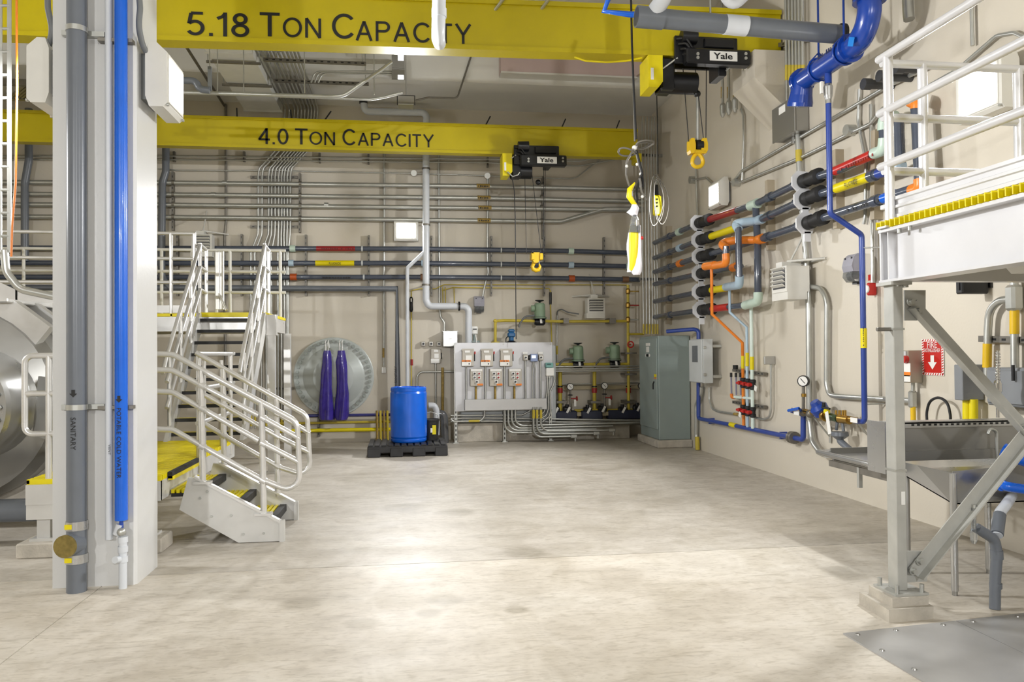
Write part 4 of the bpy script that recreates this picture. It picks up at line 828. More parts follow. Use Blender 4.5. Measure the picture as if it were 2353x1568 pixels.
t = pipe('short conduit looping from the wireway to the left', [Pn(1114, 940, .05), Pn(1113, 958, .05), Pn(1104, 968, .05), Pn(1040, 969, .05), Pn(1036, 962, .05)], .018, GALV, bend=.1)
MB().cyl(Pn(1077, 968.3, .05), Pn(1102, 968, .05), .022, 10).build('yellow_tape', YELP, t)
# tank behind the rack with its fittings
tk = tag(MB().box((1.0, 14.14, .345), (2.75, 14.56, 1.74), .02).build('chemical_tank', LGREY), 'pale chemical tank hidden behind the equipment rack', 'tank')
def TP(x, y): return AY(x, y, 14.3)
def flanged(label, x, parts, name, cat):
    c = TP(x, 787); c.z = 1.742; t = thing(name, label, cat, c); return t, c
t, c = flanged('white level sensor on a bolted flange above the rack', 1090, None, 'level_sensor', 'instrument')
MB().lathe(c, UZ, [(0, .1), (.03, .1), (.03, .04), (.06, .04), (.06, .1), (.09, .1), (.09, .03), (.2, .03)], 20).build('flange', GREYM, t); MB().lathe(c+UZ*.2, UZ, [(0, .035), (.02, .065), (.12, .07), (.15, .06), (.16, 0)], 18).build('head', WHT, t); MB().box(c+V((-.03, -.075, .29)), c+V((.04, -.06, .31))).build('display', BLK, t)
MB().tube([c+V((.02, -.05, .2)), c+V((.03, -.1, .1)), c+V((.02, -.1, -.1))], .01, 6, bend=.05).build('lead', WHT, t)
t, c = flanged('blue radar level transmitter on a black flange above the rack', 1175, None, 'level_transmitter', 'instrument')
MB().lathe(c, UZ, [(0, .1), (.025, .1), (.03, .12), (.06, .1), (.09, .05)], 20).build('flange', BLK, t); MB().cyl(c+UZ*.08, c+UZ*.17, .045, 14).build('neck', mat('inst_blue', '#2f6a9e', .35), t); MB().box(c+V((-.07, -.06, .15)), c+V((.07, .07, .24)), .02).build('head', mat('inst_blue', '#2f6a9e', .35), t); MB().box(c+V((-.06, -.06, .24)), c+V((.06, .06, .30)), .02).build('head_cap', mat('inst_blue', '#2f6a9e', .35), t)
MB().tube([c+V((-.05, 0, .18)), c+V((-.1, 0, .13)), c+V((-.1, 0, .05))], .01, 6, bend=.04).build('lead', BLKR, t)
c = TP(1113, 786); c.z = 1.742; tag(MB().lathe(c, UZ, [(0, .07), (.03, .07), (.035, 0)], 16).build('tank_cap', BLK), 'small black cap on the tank between white sensor and yellow flange', 'cap')
# ------------------------------------------------------------------ yellow gas and chemical piping
t = thing('gas_pipe', 'yellow pipe rising from a flange and running right to the corner', 'pipe', TP(1138, 785)); YO = .3
MB().tube([TP(1138, 786)+V((0, 0, .0)), TP(1138, 738), B(1160, 737, YO), B(1300, 739, YO), B(1444, 738, YO)], .027, 12, bend=.05).build('pipe_run', YELP, t)
c = TP(1138, 786); c.z = 1.742; MB().lathe(c, UZ, [(0, .09), (.025, .09), (.025, .05), (.05, .05), (.05, .08), (.07, .08)], 18).build('flange', YELP, t)
MB().tube([B(1443, 655, YO), B(1443, 738, YO), B(1445, 950, YO)], .027, 12).build('riser', YELP, t)
for y in (812, 860, 923): MB().box(B(1437, y-1.5, YO+.05), B(1452, y+1.5, .02)).build('pipe_clamp', STRUT, t)
for x in (1297, 1403): MB().box(B(x-2, 731, YO+.05), B(x+2, 745, .02)).build('pipe_clamp', STRUT, t)
for x, y in ((1138, 738), (1443, 738), (1444, 768)): MB().sphere(B(x, y, YO) if x > 1200 else TP(x, y), .038, 10).build('elbow', YELP, t)
MB().tube([B(1444, 768, YO), B(1480, 768, YO)], .022, 10).build('branch', YELP, t)
hw = MB().torus(B(1449, 792, YO+.12), -UY, .055, .014, 18, 6).build('hand_wheel', RED, t); MB().cyl(B(1445, 792, YO), B(1449, 792, YO+.12), .014, 8).build('stem', REDV, hw)
def actuator(label, x, y, Yo, vy, flip=1):
    c = B(x, y, Yo); t = thing('valve_actuator', label, 'actuator', B(x, vy, Yo), group='green valve actuators')
    MB().lathe(c, UZ, [(-.16, .1), (-.155, .13), (-.14, .13), (-.13, .105), (.1, .1), (.13, .08), (.14, 0)], 18).build('housing', GRNV, t); MB().cyl(c-UZ*.17, c-UZ*.13, .125, 18).build('base', BLK, t)
    MB().lathe(c+UZ*.13, UZ, [(0, .02), (.02, .02), (.045, .085), (.055, .085), (.056, 0)], 16).build('hand_knob', BLK, t)
    v = B(x, vy, Yo); MB().cyl(c-UZ*.17, v, .03, 10).build('stem', BLK, t); MB().lathe(v-UX*.1, UX, [(0, .05), (.03, .07), (.17, .07), (.2, .05)], 14).build('valve_body', BLK, t)
    MB().prism([v+V((-.02, -.09, .12)), v+V((.02, -.09, .12)), v+V((.035, -.1, -.03)), v+V((-.005, -.1, -.03))], (0, .003, 0)).build('tag', WHT, t)
    MB().cyl(c+V((-.1*flip, 0, .03)), c+V((-.16*flip, 0, .03)), .06, 12).build('gear_boss', GRNV, t)
    MB().tube([c+V((-.1, -.02, -.1)), c+V((-.28, -.02, -.12)), c+V((-.38, -.02, -.25)), c+V((-.39, -.02, -.32))], .018, 8, bend=.12).build('flex_lead', DGRYB, t)
actuator('green valve actuator on the upper yellow pipe left of the heater', 1240, 713, YO, 740)
actuator('green valve actuator on the lower yellow pipe, left one of two', 1328, 811, YO, 838)
actuator('green valve actuator on the lower yellow pipe, right one of two', 1412, 809, YO, 837)
t = pipe('lower yellow pipe level with the valve actuators', [B(1268, 838, YO), B(1443, 837, YO)], .03, YELP, name='chemical_pipe', cat='pipe')
MB().sphere(B(1366, 838, YO), .04, 10).build('tee', YELP, t)
for i, y in enumerate((842, 848, 853)): pipe('thin level conduit right of the rack, %s of three' % ('top', 'middle', 'bottom')[i], [B(1262, y+1, .42), B(1472, y-1, .42)], .014, GALV, group='level conduits right of the rack')
pipe('thin level conduit above the pressure gauges', [B(1270, 884, .2), B(1472, 880, .2)], .013, GALV)
for x, l in ((1287, 'left of the near gauge'), (1366, 'between the two gauges'), (1444, 'beside the grey cabinet')):
    t = thing('chemical_riser', 'yellow upright pipe '+l, 'pipe', B(x, 945, .26), group='yellow drop legs')
    MB().cyl(B(x, 852, .26), B(x, 946, .26), .036 if x < 1440 else .028, 12).build('pipe_run', YELP, t); MB().cyl(B(x, 892, .26), B(x, 903, .26), .05, 12).build('valve_body', REDV, t); MB().cyl(B(x, 887, .26), B(x, 890, .26), .05, 12).build('collar', BLK, t)
    MB().box(B(x-8, 922, .31), B(x+8, 925, .02)).build('pipe_clamp', STRUT, t); MB().sphere(B(x, 945, .26), .045, 10).build('elbow', YELP, t)
tag(MB().box(B(1316, 948, .36), B(1475, 953, .28)).build('support_rail', mat('beige_rail', '#b9ad8d', .5)), 'long beige support rail under the black valves', 'rail')
tag(MB().box(B(1290, 888, .12), B(1475, 893, .04)).build('support_rail', mat('beige_rail', '#b9ad8d', .5)), 'beige wall rail behind the pressure gauges', 'rail')
pipe('yellow pipe linking the black valves at the bottom', [B(1320, 944, .28), B(1470, 942, .28)], .026, YELP, name='chemical_pipe', cat='pipe')
def gauge(label, x, y, o, ybase, r=.065, nrm=-UY, Pf=B):
    c = Pf(x, y, o); t = thing('pressure_gauge', label, 'gauge', Pf(x, ybase, o), group='pressure gauges'); n = V(nrm)
    MB().lathe(c, n, [(-.04, r*.9), (-.03, r), (.02, r), (.025, r*.9), (.015, r*.85), (.015, 0)], 24).build('case', BLK, t); MB().cyl(c+n*.015, c+n*.018, r*.84, 24).build('dial', WHT, t)
    u = n.cross(UZ).normalized(); MB().tube([c+n*.02-u*r*.35-UZ*r*.4, c+n*.02+u*r*.4+UZ*r*.45], .004, 6).build('needle', INK, t)
    MB().cyl(c-UZ*r, Pf(x, ybase, o), .018, 10).build('stem', STRUT, t); return t, c
for x, y, l in ((1310, 889, 'left'), (1389, 887, 'right')):
    t, c = gauge('round white pressure gauge on a black stem, %s one of two' % l, x, y, .38, 950)
    MB().lathe(c-UZ*.16, UZ, [(-.01, .02), (0, .05), (.01, .05), (.02, .02)], 14).build('collar', BLK, t); MB().tube([c+V((.0, 0, -.22)), c+V((.12, -.02, -.22))], .012, 8).build('valve_stem', REDV, t)
    MB().torus(c+V((.12, -.02, -.22)), UX, .035, .012, 14, 6).build('hand_wheel', REDV, t); MB().box(c+V((.06, -.06, -.36)), c+V((.1, -.055, -.24))).build('tag', WHT, t)
gauge('black pressure gauge half hidden by the grey cabinet', 1474, 887, .38, 950)
for i, (x, y) in enumerate(((1276, 943), (1303, 942), (1350, 943), (1384, 940), (1430, 942), (1464, 938))):
    c = B(x, y, .33); t = thing('ball_valve', 'black plastic ball valve on the bottom pipe, number %s from the rack' % ('one', 'two', 'three', 'four', 'five', 'six')[i], 'valve', c, group='black ball valves')
    MB().lathe(c-UX*.08, UX, [(0, .045), (.02, .065), (.06, .06), (.1, .06), (.14, .065), (.16, .045)], 14).build('body', BLK, t); MB().cyl(c, c+UZ*.1, .035, 12).build('handle', BLK, t); MB().box(c+V((-.01, -.075, -.06)), c+V((.03, -.07, .06)), 0, Matrix.Rotation(.5, 3, 'Y')).build('tag', WHT, t)
for i, x in enumerate((1300, 1358, 1420, 1462)):
    c = B(x, 966, .3); tag(MB().box((c.x-.2, 14.2, .345), (c.x+.2, 14.42, .52), .02).build('pump_base', mat('navy_base', '#2a2f45', .5, var=.15)), 'dark blue pump block on the curb, number %s from the rack' % ('one', 'two', 'three', 'four')[i], 'pump', 'pump blocks on the curb')
# thin yellow tubing
for lb, q in (('upper', [(945, 668), (965, 664), (1000, 664), (1021, 654), (1440, 655), (1443, 662)]), ('lower', [(1015, 668), (1040, 661), (1262, 663), (1265, 670), (1265, 700)])):
    pipe('thin yellow tube across the back wall, %s of two' % lb, [B(x, y, .06) for x, y in q], .009, YELP, name='tubing', cat='tube')
t = pipe('thin yellow tube dropping left of the switches with a black valve', [B(945, 668, .06), B(945, 900, .06)], .012, YELP, name='tubing', cat='tube')
MB().lathe(B(945, 700, .06), UZ, [(-.14, .02), (-.1, .035), (0, .03), (.1, .035), (.14, .02)], 10).build('valve', BLK, t); MB().box(B(943.5, 686, .11), B(946.5, 694, .09)).build('tag', WHT, t); MB().cyl(B(946, 826, .06), B(946, 840, .06), .025, 10).build('red_handle', REDV, t)
for i, x in enumerate((1017, 1023, 1043)): pipe('short yellow tube drop beside the white vent pipe, %s from the left' % ORD[i], [B(x, 660, .1), B(x+1, 698, .1)], .009, YELP, name='tubing', cat='tube', group='short yellow drops')
t = pipe('thin black and yellow drop tube left of the heater', [B(1265, 668, .06), B(1265, 705, .06), B(1268, 790, .06)], .012, YELP, name='tubing', cat='tube'); MB().cyl(B(1265, 672, .06), B(1265, 700, .06), .024, 10).build('valve', BLK, t)
t = pipe('upright conduit left of the heater with yellow tape', [B(1280, 725, .06), B(1280, 838, .06)], .015, GALV); MB().cyl(B(1280, 795, .06), B(1280, 815, .06), .018, 10).build('yellow_tape', YELP, t)
pipe('flexible lead curling to the back wall heater', [B(1280, 725, .08), B(1281, 714, .1), B(1290, 711, .14), B(1305, 718, .2), B(1330, 722, .3)], .012, DGRYB, bend=.06, name='flex_lead', cat='cable')
for i, (y, m) in enumerate(((670, RUST), (702, REDV), (735, GALV))):
    c = B(1443, y, .3); t = thing('small_valve', 'small brass valve on the yellow riser, %s of three' % ('top', 'middle', 'bottom')[i], 'valve', c, group='valves on the yellow riser')
    MB().lathe(c-UZ*.06, UZ, [(0, .025), (.03, .045), (.09, .045), (.12, .025)], 12).build('body', BRASS, t); MB().tube([c+UX*.03, B(1468, y, .3)], .014, 8).build('lever', m, t)
# wall boxes left of the rack
for i, x in enumerate((967, 985, 1003)):
    c = B(x+4, 790, .0); t = thing('push_button', 'small grey push-button box left of the rack, %s of three' % ('left', 'middle', 'right')[i], 'switch box', c, group='push buttons left of the rack')
    MB().box(B(x, 785, .09), B(x+10, 796, 0), .008).build('enclosure', DISC, t); MB().box(B(x+3, 787, .095), B(x+9, 794, .09)).build('plate', WHT, t); MB().cyl(B(x+6, 790.5, .095), B(x+6, 790.5, .12), .02, 12).build('knob', BLK, t)
t = thing('disconnect_switch', 'grey disconnect switch on the wall left of the rack', 'switch box', B(1001, 836, 0))
MB().box(B(990, 802, .12), B(1012, 835, 0), .008).build('enclosure', DISC, t); MB().box(B(997, 804, .125), B(1007, 809, .12)).build('name_plate', WHT, t); MB().box(B(998, 813, .125), B(1008, 823, .12)).build('rating_label', WHT, t); MB().box(B(990, 825, .125), B(1009, 835, .12)).build('warning_label', WHT, t); MB().tube([B(1014, 811, .06), B(1014.5, 825, .06)], .01, 8).build('handle', BLK, t)
pipe('conduit below the disconnect switch left of the rack', [B(1001, 835, .05), B(1002, 1000, .05)], .018, GALV)
pipe('yellowish upright pipe left of the rack', [B(1017, 845, .1), V((B(1017, 950, .1).x, YB-.1, .0))], .025, RUST, name='chemical_pipe', cat='pipe')
pipe('bent conduit joining the left edge of the rack', [B(958, 900, .06), B(958, 865, .06), B(966, 855, .06), B(1044, 854, .06)], .02, GALV, bend=.1)
t = tag(MB().box(B(1018, 762, .22), B(1050, 797, 0), .006).build('junction_box', STEEL), 'square stainless junction box on the wall left of the rack', 'junction box'); MB().box(B(1017, 761, .225), B(1051, 763, .0)).build('lid_rim', STEEL, t); marks(t, B(1030, 780, .222), UX, UZ, .07, .02, WHT, 4)
# beacon, heaters
def beacon(label, c, n, s=1.0):
    n = V(n); u = UZ.cross(n); t = thing('alarm_beacon', label, 'beacon', c-UZ*.2*s, group='grey alarm beacons'); P = lambda a, b, o: c+u*a*s+UZ*b*s+n*o*s
    mb = MB(); prof = [(-.02, .0), (-.02, .16), (.05, .18), (.16, .15), (.2, .1), (.2, 0)]; mb.prism([P(-.11, b, o) for b, o in prof], u*.22*s); mb.build('housing', mat('beacon_grey', '#a3a2ad', .4), t)
    mb = MB(); prof = [(-.02, 0), (-.02, .17), (-.08, .18), (-.14, .13), (-.15, .04), (-.15, 0)]; mb.prism([P(-.1, b, o) for b, o in prof], u*.2*s); mb.build('lens', GLASS, t)
    for k in (-.04, .05): MB().sphere(P(k, -.07, .1), .045*s, 12).build('lamp', OFFW, t)
    for k in (-.07, .07): MB().cyl(P(k, .15, .155), P(k, .15, .17), .012*s, 8).build('screw', BLK, t)
    MB().box(P(-.05, -.17, .02), P(.05, -.14, .08)).build('drain_fitting', BLK, t)
    return t
beacon('grey alarm beacon on the back wall above the rack', B(1100, 703, 0), -UY, .85)
def heater(label, c, n, w, h, d, bw=.75, o0=.25, tilt=0.0):
    n = V(n); u = UZ.cross(n); t = thing('unit_heater', label, 'heater', c, group='unit heaters'); Rm = Matrix.Rotation(tilt, 3, 'Z')
    def P(a, b, o): return c + u*a + UZ*b + n*(o)
    MB().prism([P(-w/2, -h/2, o0), P(w/2, -h/2, o0), P(w/2, h/2, o0), P(-w/2, h/2, o0)], n*d).build('case', OFFW, t)
    MB().prism([P(-w*.4, -h*.36, o0+d), P(w*.4, -h*.36, o0+d), P(w*.4, h*.42, o0+d), P(-w*.4, h*.42, o0+d)], n*.004).build('opening', BLK, t)
    for k in range(5):
        z = -h*.3+k*h*.165; MB().prism([P(-w*.4, z, o0+d+.004), P(-w*.4, z+h*.03, o0+d+.004), P(-w*.4, z+h*.11, o0+d-.004+.04), P(-w*.4, z+h*.08, o0+d+.04)], u*w*.8).build('louvre', OFFW, t)
    zb = h/2+.06
    MB().tube([P(0, zb, .0), P(0, zb, o0+d*.6)], .02, 8).build('bracket_arm', OFFW, t); MB().tube([P(-bw/2, zb, .0), P(bw/2, zb, .0)], .015, 8).build('bracket_bar', OFFW, t)
    for k in (-1, 1): MB().tube([P(k*bw/2, zb, .02), P(0, zb+.01, o0+d*.6)], .014, 8).build('bracket_stay', OFFW, t)
    MB().tube([P(-.02, zb+.42, .0), P(0, zb, o0+d*.5)], .012, 8).build('bracket_stay', OFFW, t)
    MB().box(P(-w*.3, h/2, o0+.02), P(w*.1, zb, o0+d-.02)).build('hanger_block', OFFW, t)
    MB().prism([P(-w/2-.02, -h/2-.09, o0+.03), P(w/2-.0, -h/2-.09, o0+.03), P(w/2, -h/2, o0+.03), P(-w/2-.02, -h/2, o0+.03)], n*(d-.04)).build('control_box', OFFW, t)
    return t
heater('white unit heater on the back wall above the yellow pipe', B(1357, 706, 0), -UY, .33, .28, .2, .72)
heater('white unit heater on the back wall above the steep stair', B(478, 566, 0), -UY, .34, .3, .2, .72)
# ------------------------------------------------------------------ corner: conduits and cabinet
for i, (xt_, xb_) in enumerate(((1473, 1479), (1481, 1486), (1488, 1493), (1495, 1500), (1501, 1506), (1508, 1511))):
    a = R(xt_+3, 285, .1) if i > 3 else B(xt_+2, 285, .12); f = (lambda x, y: R(x, y, .3)) if False else (lambda x, y: AY(x, y, 13.9))
    t = pipe('thin bright upright conduit in the row at the corner, %s from the left' % ORD[i], [f(xt_+3, 268), f(xt_+1, 360), f(xb_, 768)], .013, GALV, group='upright conduits at the corner', n=8)
    MB().cyl(f(xb_, 745), f(xb_, 768), .018, 8).build('yellow_tape', YELP, t)
for y, l in ((357, 'upper'), (642, 'lower')):
    a = AY(1468, y, 13.95); strut('level channel tying the corner conduits, %s one' % l, a, V((XR, 13.95, a.z)), .05, .03, grp='level channels at the corner')
X0, X1, Y0, Y1 = 4.19, 4.735, 12.6, 13.62
t = thing('control_cabinet', 'tall grey floor standing control cabinet at the corner', 'cabinet', ((X0+X1)/2, (Y0+Y1)/2, 0))
MB().box((X0-.05, Y0-.06, 0), (X1+.01, Y1+.06, .13), .015).build('concrete_pad', CONC, t)
MB().box((X0, Y0, .13), (X1, Y1, 1.87), .01).build('body', GREYM, t)
dr = MB().box((X0-.025, Y0+.03, .3), (X0, Y1-.03, 1.83), .006).build('door', GREYM, t)
P = lambda x, y: AX(x, y, X0-.03)
hd = MB().tube([P(1503, 878), P(1501, 882), P(1501, 895)], .014, 8).build('handle', BLK, dr)
MB().box(P(1484, 789)+V((.004, 0, 0)), P(1493, 795)-V((.002, 0, 0))).build('name_plate', WHT, dr); MB().box(P(1485, 797)+V((.004, 0, 0)), P(1491, 810)-V((.002, 0, 0))).build('name_plate', WHT, dr)
c = P(1489, 817); MB().cyl(c, c-UX*.03, .022, 12).build('lock', BLK, dr); 
for dy in (-.09, .09): MB().cyl(c+UY*dy, c+UY*dy-UX*.008, .03, 12).build('indicator', WHT, dr)
MB().box(P(1503, 860)+V((.004, 0, 0)), P(1508, 867)-V((.002, 0, 0))).build('warning_label', YELB, dr); MB().box(P(1503, 868)+V((.004, 0, 0)), P(1508, 871)-V((.002, 0, 0))).build('warning_label', ORG, dr)
# wall enclosure
t = thing('wall_enclosure', 'light grey wall enclosure with a dark window on its door', 'enclosure', (4.62, 11.75, 1.1))
MB().box((4.46, 11.3, 1.12), (4.61, 11.85, 1.79), .006).build('body', LGREY, t); d = MB().box((4.435, 11.31, 1.13), (4.46, 11.84, 1.78), .006).build('door', LGREY, t)
P = lambda x, y: AX(x, y, 4.432); MB().box(P(1590, 795), P(1603, 833)+V((.006, 0, 0))).build('window', SCRN, d)
for z in (1.25, 1.66): MB().box((4.455, 11.285, z-.02), (4.5, 11.305, z+.02), .004).build('hinge', GALV, t)
MB().box((4.61, 11.3, 1.2), (XR-.002, 11.34, 1.24)).build('mounting_bracket', GALV, t); MB().box((4.61, 11.3, 1.66), (XR-.002, 11.34, 1.7)).build('mounting_bracket', GALV, t)
# blue water pipe from corner along the wall
t = thing('water_pipe', 'dark blue water pipe running low along the right wall', 'pipe', R(1605, 960, .1)); bo = .09
MB().tube([R(1532, 762, .5), R(1594, 757, bo+.05), R(1605, 760, bo), R(1605, 962, bo), R(1846, 1011, bo), R(1846, 952, bo), R(1818, 943, bo+.14)], .032, 12, bend=.05).build('pipe_run', BLUP, t)
band(t, R(1679, 976, bo), R(1692, 979, bo), .036, YELB, 'pipe_label'); band(t, R(1823, 1006, bo), R(1827, 1006.8, bo), .075, STRUT, 'flange'); band(t, R(1818, 1005, bo), R(1822, 1006, bo), .075, STRUT, 'flange')
for x, y in ((1635, 968), (1800, 1001)): MB().cbox(R(x, y, bo/2), (bo, .03, .09)).build('pipe_clamp', BLUP, t)
pipe('bent conduit under the wall enclosure reaching the floor', [R(1612, 890, .06), R(1611, 905, .06), R(1600, 930, .06), R(1600, 1000, .05), R(1603, 1030, .05)], .03, GALV, bend=.12)
t = pipe('yellow taped conduit stub at the floor beside the cabinet', [R(1602, 1004, .06), R(1603, 1034, .06)], .036, YELP)
t = pipe('thin conduit from the wall enclosure curving right to the valves', [R(1630, 890, .04), R(1630, 918, .04), R(1637, 940, .04), R(1650, 946, .04), R(1697, 953, .04)], .016, GALV, bend=.12); band(t, R(1687, 951.5, .04), R(1697, 953, .04), .02, RUST, 'rust_tape')
pipe('thin conduit rising from the wall enclosure to the flood light', [R(1608, 780, .04), R(1606, 700, .04), R(1601, 440, .04), R(1599, 390, .04)], .016, GALV)
# ------------------------------------------------------------------ right wall pipe rack
po = .2
def vpx(y_): return y_
rows = [((1505, 558), (1606, 513), 'top'), ((1505, 593), (1609, 552), 'second'), ((1505, 625), (1610, 590), 'third'), ((1505, 653), (1610, 629), 'fourth'), ((1505, 693), (1610, 671), 'fifth'), ((1505, 729), (1612, 713), 'bottom')]
ends = [None, None, None, (1702, 612), (1662, 663), (1715, 701)]
lab = [('red', REDD), ('yellow', YELB), None, None, ('yellow', YELB), ('red', RED)]
upper = [[(1606, 513), (1732, 471), (1845, 417), (1935, 388), (2012, 352)], [(1609, 552), (1746, 506), (1850, 458), (1920, 434), (2062, 384)], [(1610, 590), (1746, 551), (1855, 513), (2000, 466), (2100, 434)]]
VW = mat('valve_white', '#dcdde0', .35)
def union_valve(parent_label, a, b, grp, k=1.0):
    """true-union valve: black body between a and b with a white face plate and red handle stub"""
    t = thing('union_valve', parent_label, 'valve', a, group=grp); d = (b-a).normalized(); L_ = (b-a).length
    MB().lathe(a, d, [(0, .055*k), (.01, .085*k), (L_*.3, .085*k), (L_*.34, .07*k), (L_*.66, .07*k), (L_*.7, .09*k), (L_, .09*k), (L_+.01, .05*k)], 18).build('body', BLKR, t)
    n = -UX; f = a - d*.01
    MB().prism([f+V((-.06, 0, -.12))*k, f+V((-.13, 0, -.05))*k, f+V((-.13, 0, .06))*k, f+V((-.06, 0, .13))*k, f+V((.07, 0, .12))*k, f+V((.11, 0, 0))*k, f+V((.07, 0, -.12))*k], -d*.03).build('face_plate', VW, t)
    MB().prism([f+V((-.03, 0, -.1))*k, f+V((.05, 0, -.1))*k, f+V((.05, 0, -.22))*k, f+V((-.03, 0, -.22))*k], -d*.02).build('bracket', VW, t)
    MB().cyl(f, f-d*.09, .018*k, 8).build('handle', RED, t)
    return t
prp = []
for i in range(6):
    a, b, od = rows[i]; A_ = R(*a, po); B_ = R(*b, po); d = (B_-A_).normalized()
    if ends[i] is None: pts = [A_]+[R(x, y, po) for x, y in upper[i]]
    else: pts = [A_, B_, R(*ends[i], po)]
    t = pipe('slate plastic pipe on the right wall, %s of six at the corner' % od, pts, .046 if i < 3 else .044, DGRY, name='plastic_pipe', cat='pipe', n=14, group='plastic pipes on the right wall'); prp.append(t)
    q = A_+(B_-A_)*.36; band(t, q-d*.05, q+d*.05, .058, DGRY, 'socket')
    if i < 3: q = A_+(B_-A_)*.6; band(t, q-d*.07, q+d*.07, .062, (PGRN, PBLU, ORG)[i], 'coupling')
    union_valve('black union valve with white plate on the %s pipe near the corner' % od, B_, R(b[0]+25, b[1]-(9, 8, 6, 5, 4, 3)[i], po), 'union valves nearer the corner', 1.0)
    if lab[i]:
        nx = ends[i] or upper[i][1]; e = (R(*nx, po)-B_).normalized(); k0 = R(b[0]+29, b[1]-(12, 11, 0, 0, 5, 4)[i], po); band(t, B_+e*.42, B_+e*(.42+(1.0 if i < 2 else .62)), .051, lab[i][1], 'pipe_label')
grU = 'union valves farther along the right wall'
for i, (x, y, od) in enumerate(((1845, 417, 'top'), (1850, 458, 'middle'), (1855, 513, 'bottom'))):
    e = upper[i][3]; union_valve('black union valve with white plate, %s of three left of the thin blue pipe' % od, R(x, y, po), R(x+38, y-(14, 15, 14)[i], po), grU, .95)
def seg(t, i, xa, xb_, k, m, nm):
    pts = upper[i]; a = R(xa, yat(pts, xa), po); b = R(xb_, yat(pts, xb_), po); return band(t, a, b, .046*k, m, nm)
seg(prp[0], 0, 1920, 2005, 1.08, RED, 'pipe_label'); sg = seg(prp[1], 1, 1922, 2000, 1.12, YELB, 'pipe_label'); seg(prp[1], 1, 2000, 2012, 1.3, DGRY, 'socket'); seg(prp[1], 1, 2018, 2048, 1.06, BLUP, 'blue_tape'); seg(prp[2], 2, 2030, 2060, 1.06, BLUE, 'blue_tape'); seg(prp[2], 2, 2008, 2020, 1.3, DGRY, 'socket')
a = R(1940, yat(upper[1], 1940)+5, po+.055); b = R(1970, yat(upper[1], 1970)+5, po+.055); text('lettering', 'FLUORIDE', a, b-a, UZ, .05, INK, prp[1], width=(b-a).length)
marks(prp[2], R(1945, yat(upper[2], 1945)+3, po+.05), R(2005, yat(upper[2], 2005), po)-R(1945, yat(upper[2], 1945), po), UZ, .55, .03, INK, 12)
marks(prp[0], R(1930, yat(upper[0], 1930)+3, po+.053), R(1990, yat(upper[0], 1990), po)-R(1930, yat(upper[0], 1930), po), UZ, .6, .03, REDD, 14)
for i, xs in enumerate(((1765, 1825), (1762, 1828), (1760, 1832))):
    for x in xs: seg(prp[i], i, x, x+9, 1.28, DGRY, 'socket')
# tees, drops and coloured fittings
def fit(label, pts, r, m, bend, name='pipe_fitting', grp='coloured pipe fittings'): return pipe(label, pts, r, m, bend=bend, name=name, cat='pipe fitting', n=14, group=grp)
fit('pale green tee on the top pipe of the right wall', [R(1724, 474, po), R(1742, 467, po)], .066, PGRN, 0)
pipe('slate upright pipe dropping from the pale green tee', [R(1736, 470, po), R(1741, 560, po), R(1741, 600, po+.06), R(1742, 684, po+.02)], .046, DGRY, name='plastic_pipe', cat='pipe', n=14)
fit('pale green elbow and tee on the bottom pipe', [R(1742, 672, po+.02), R(1742, 693, po+.02), R(1712, 702, po)], .06, PGRN, .1)
fit('pale blue tee on the second pipe of the right wall', [R(1737, 509, po), R(1752, 503, po)], .062, PBLU, 0)
fit('pale blue elbow standing out from the second pipe', [R(1738, 508, po), R(1700, 512, po+.22), R(1690, 516, po+.26), R(1697, 528, po+.26)], .056, PBLU, .12)
pipe('slate upright pipe below the pale blue elbow', [R(1696, 520, po+.26), R(1699, 640, po+.26)], .044, DGRY, name='plastic_pipe', cat='pipe', n=14)
fit('pale blue elbow and tee on the fifth pipe', [R(1699, 634, po+.26), R(1699, 655, po+.24), R(1668, 660, po+.05)], .056, PBLU, .1)
fit('orange tee on the third pipe of the right wall', [R(1739, 553, po), R(1754, 548, po)], .064, ORG, 0)
fit('orange elbow standing out from the third pipe', [R(1740, 552, po), R(1694, 552, po+.2), R(1654, 558, po+.4), R(1668, 570, po+.4)], .052, ORG, .12)
pipe('short slate pipe between two orange elbows', [R(1668, 566, po+.4), R(1668, 590, po+.4)], .04, DGRY, name='plastic_pipe', cat='pipe', n=14)
fit('lower orange elbow beside the white valves', [R(1668, 584, po+.4), R(1669, 606, po+.4), R(1640, 611, po+.4)], .05, ORG, .1)
fit('orange tee at the head of the thin orange pipe', [R(1620, 613, po+.4), R(1643, 609, po+.4)], .054, ORG, 0)
t = pipe('orange end fitting on the fourth pipe', [R(1683, 616, po), R(1693, 612, po)], .058, ORG, name='pipe_fitting', cat='pipe fitting', group='coloured pipe fittings', n=14)
vo = .12
t = pipe('thin orange pipe zigzagging down the right wall', [R(1635, 612, po+.4), R(1636, 722, po+.4), R(1706, 788, vo), R(1709, 978, vo)], .021, ORG, name='chemical_pipe', cat='pipe', n=12)
t2_ = pipe('thin pale blue pipe going down beside the orange one', [R(1676, 660, po+.05), R(1677, 718, po+.05), R(1716, 753, vo), R(1718, 982, vo)], .02, PBLU, name='chemical_pipe', cat='pipe', n=12)
t3_ = pipe('thin white green pipe going straight down to the valves', [R(1726, 704, vo), R(1730, 985, vo)], .024, mat('mint_pipe', '#dfeee6', .35), name='chemical_pipe', cat='pipe', n=12)
for tt, x, y0, y1, r_ in ((t, 1707, 818, 847, .024), (t2_, 1717, 811, 842, .024), (t3_, 1728, 820, 850, .028)): band(tt, R(x, y0, vo), R(x, y1, vo), r_, YELB, 'pipe_label')
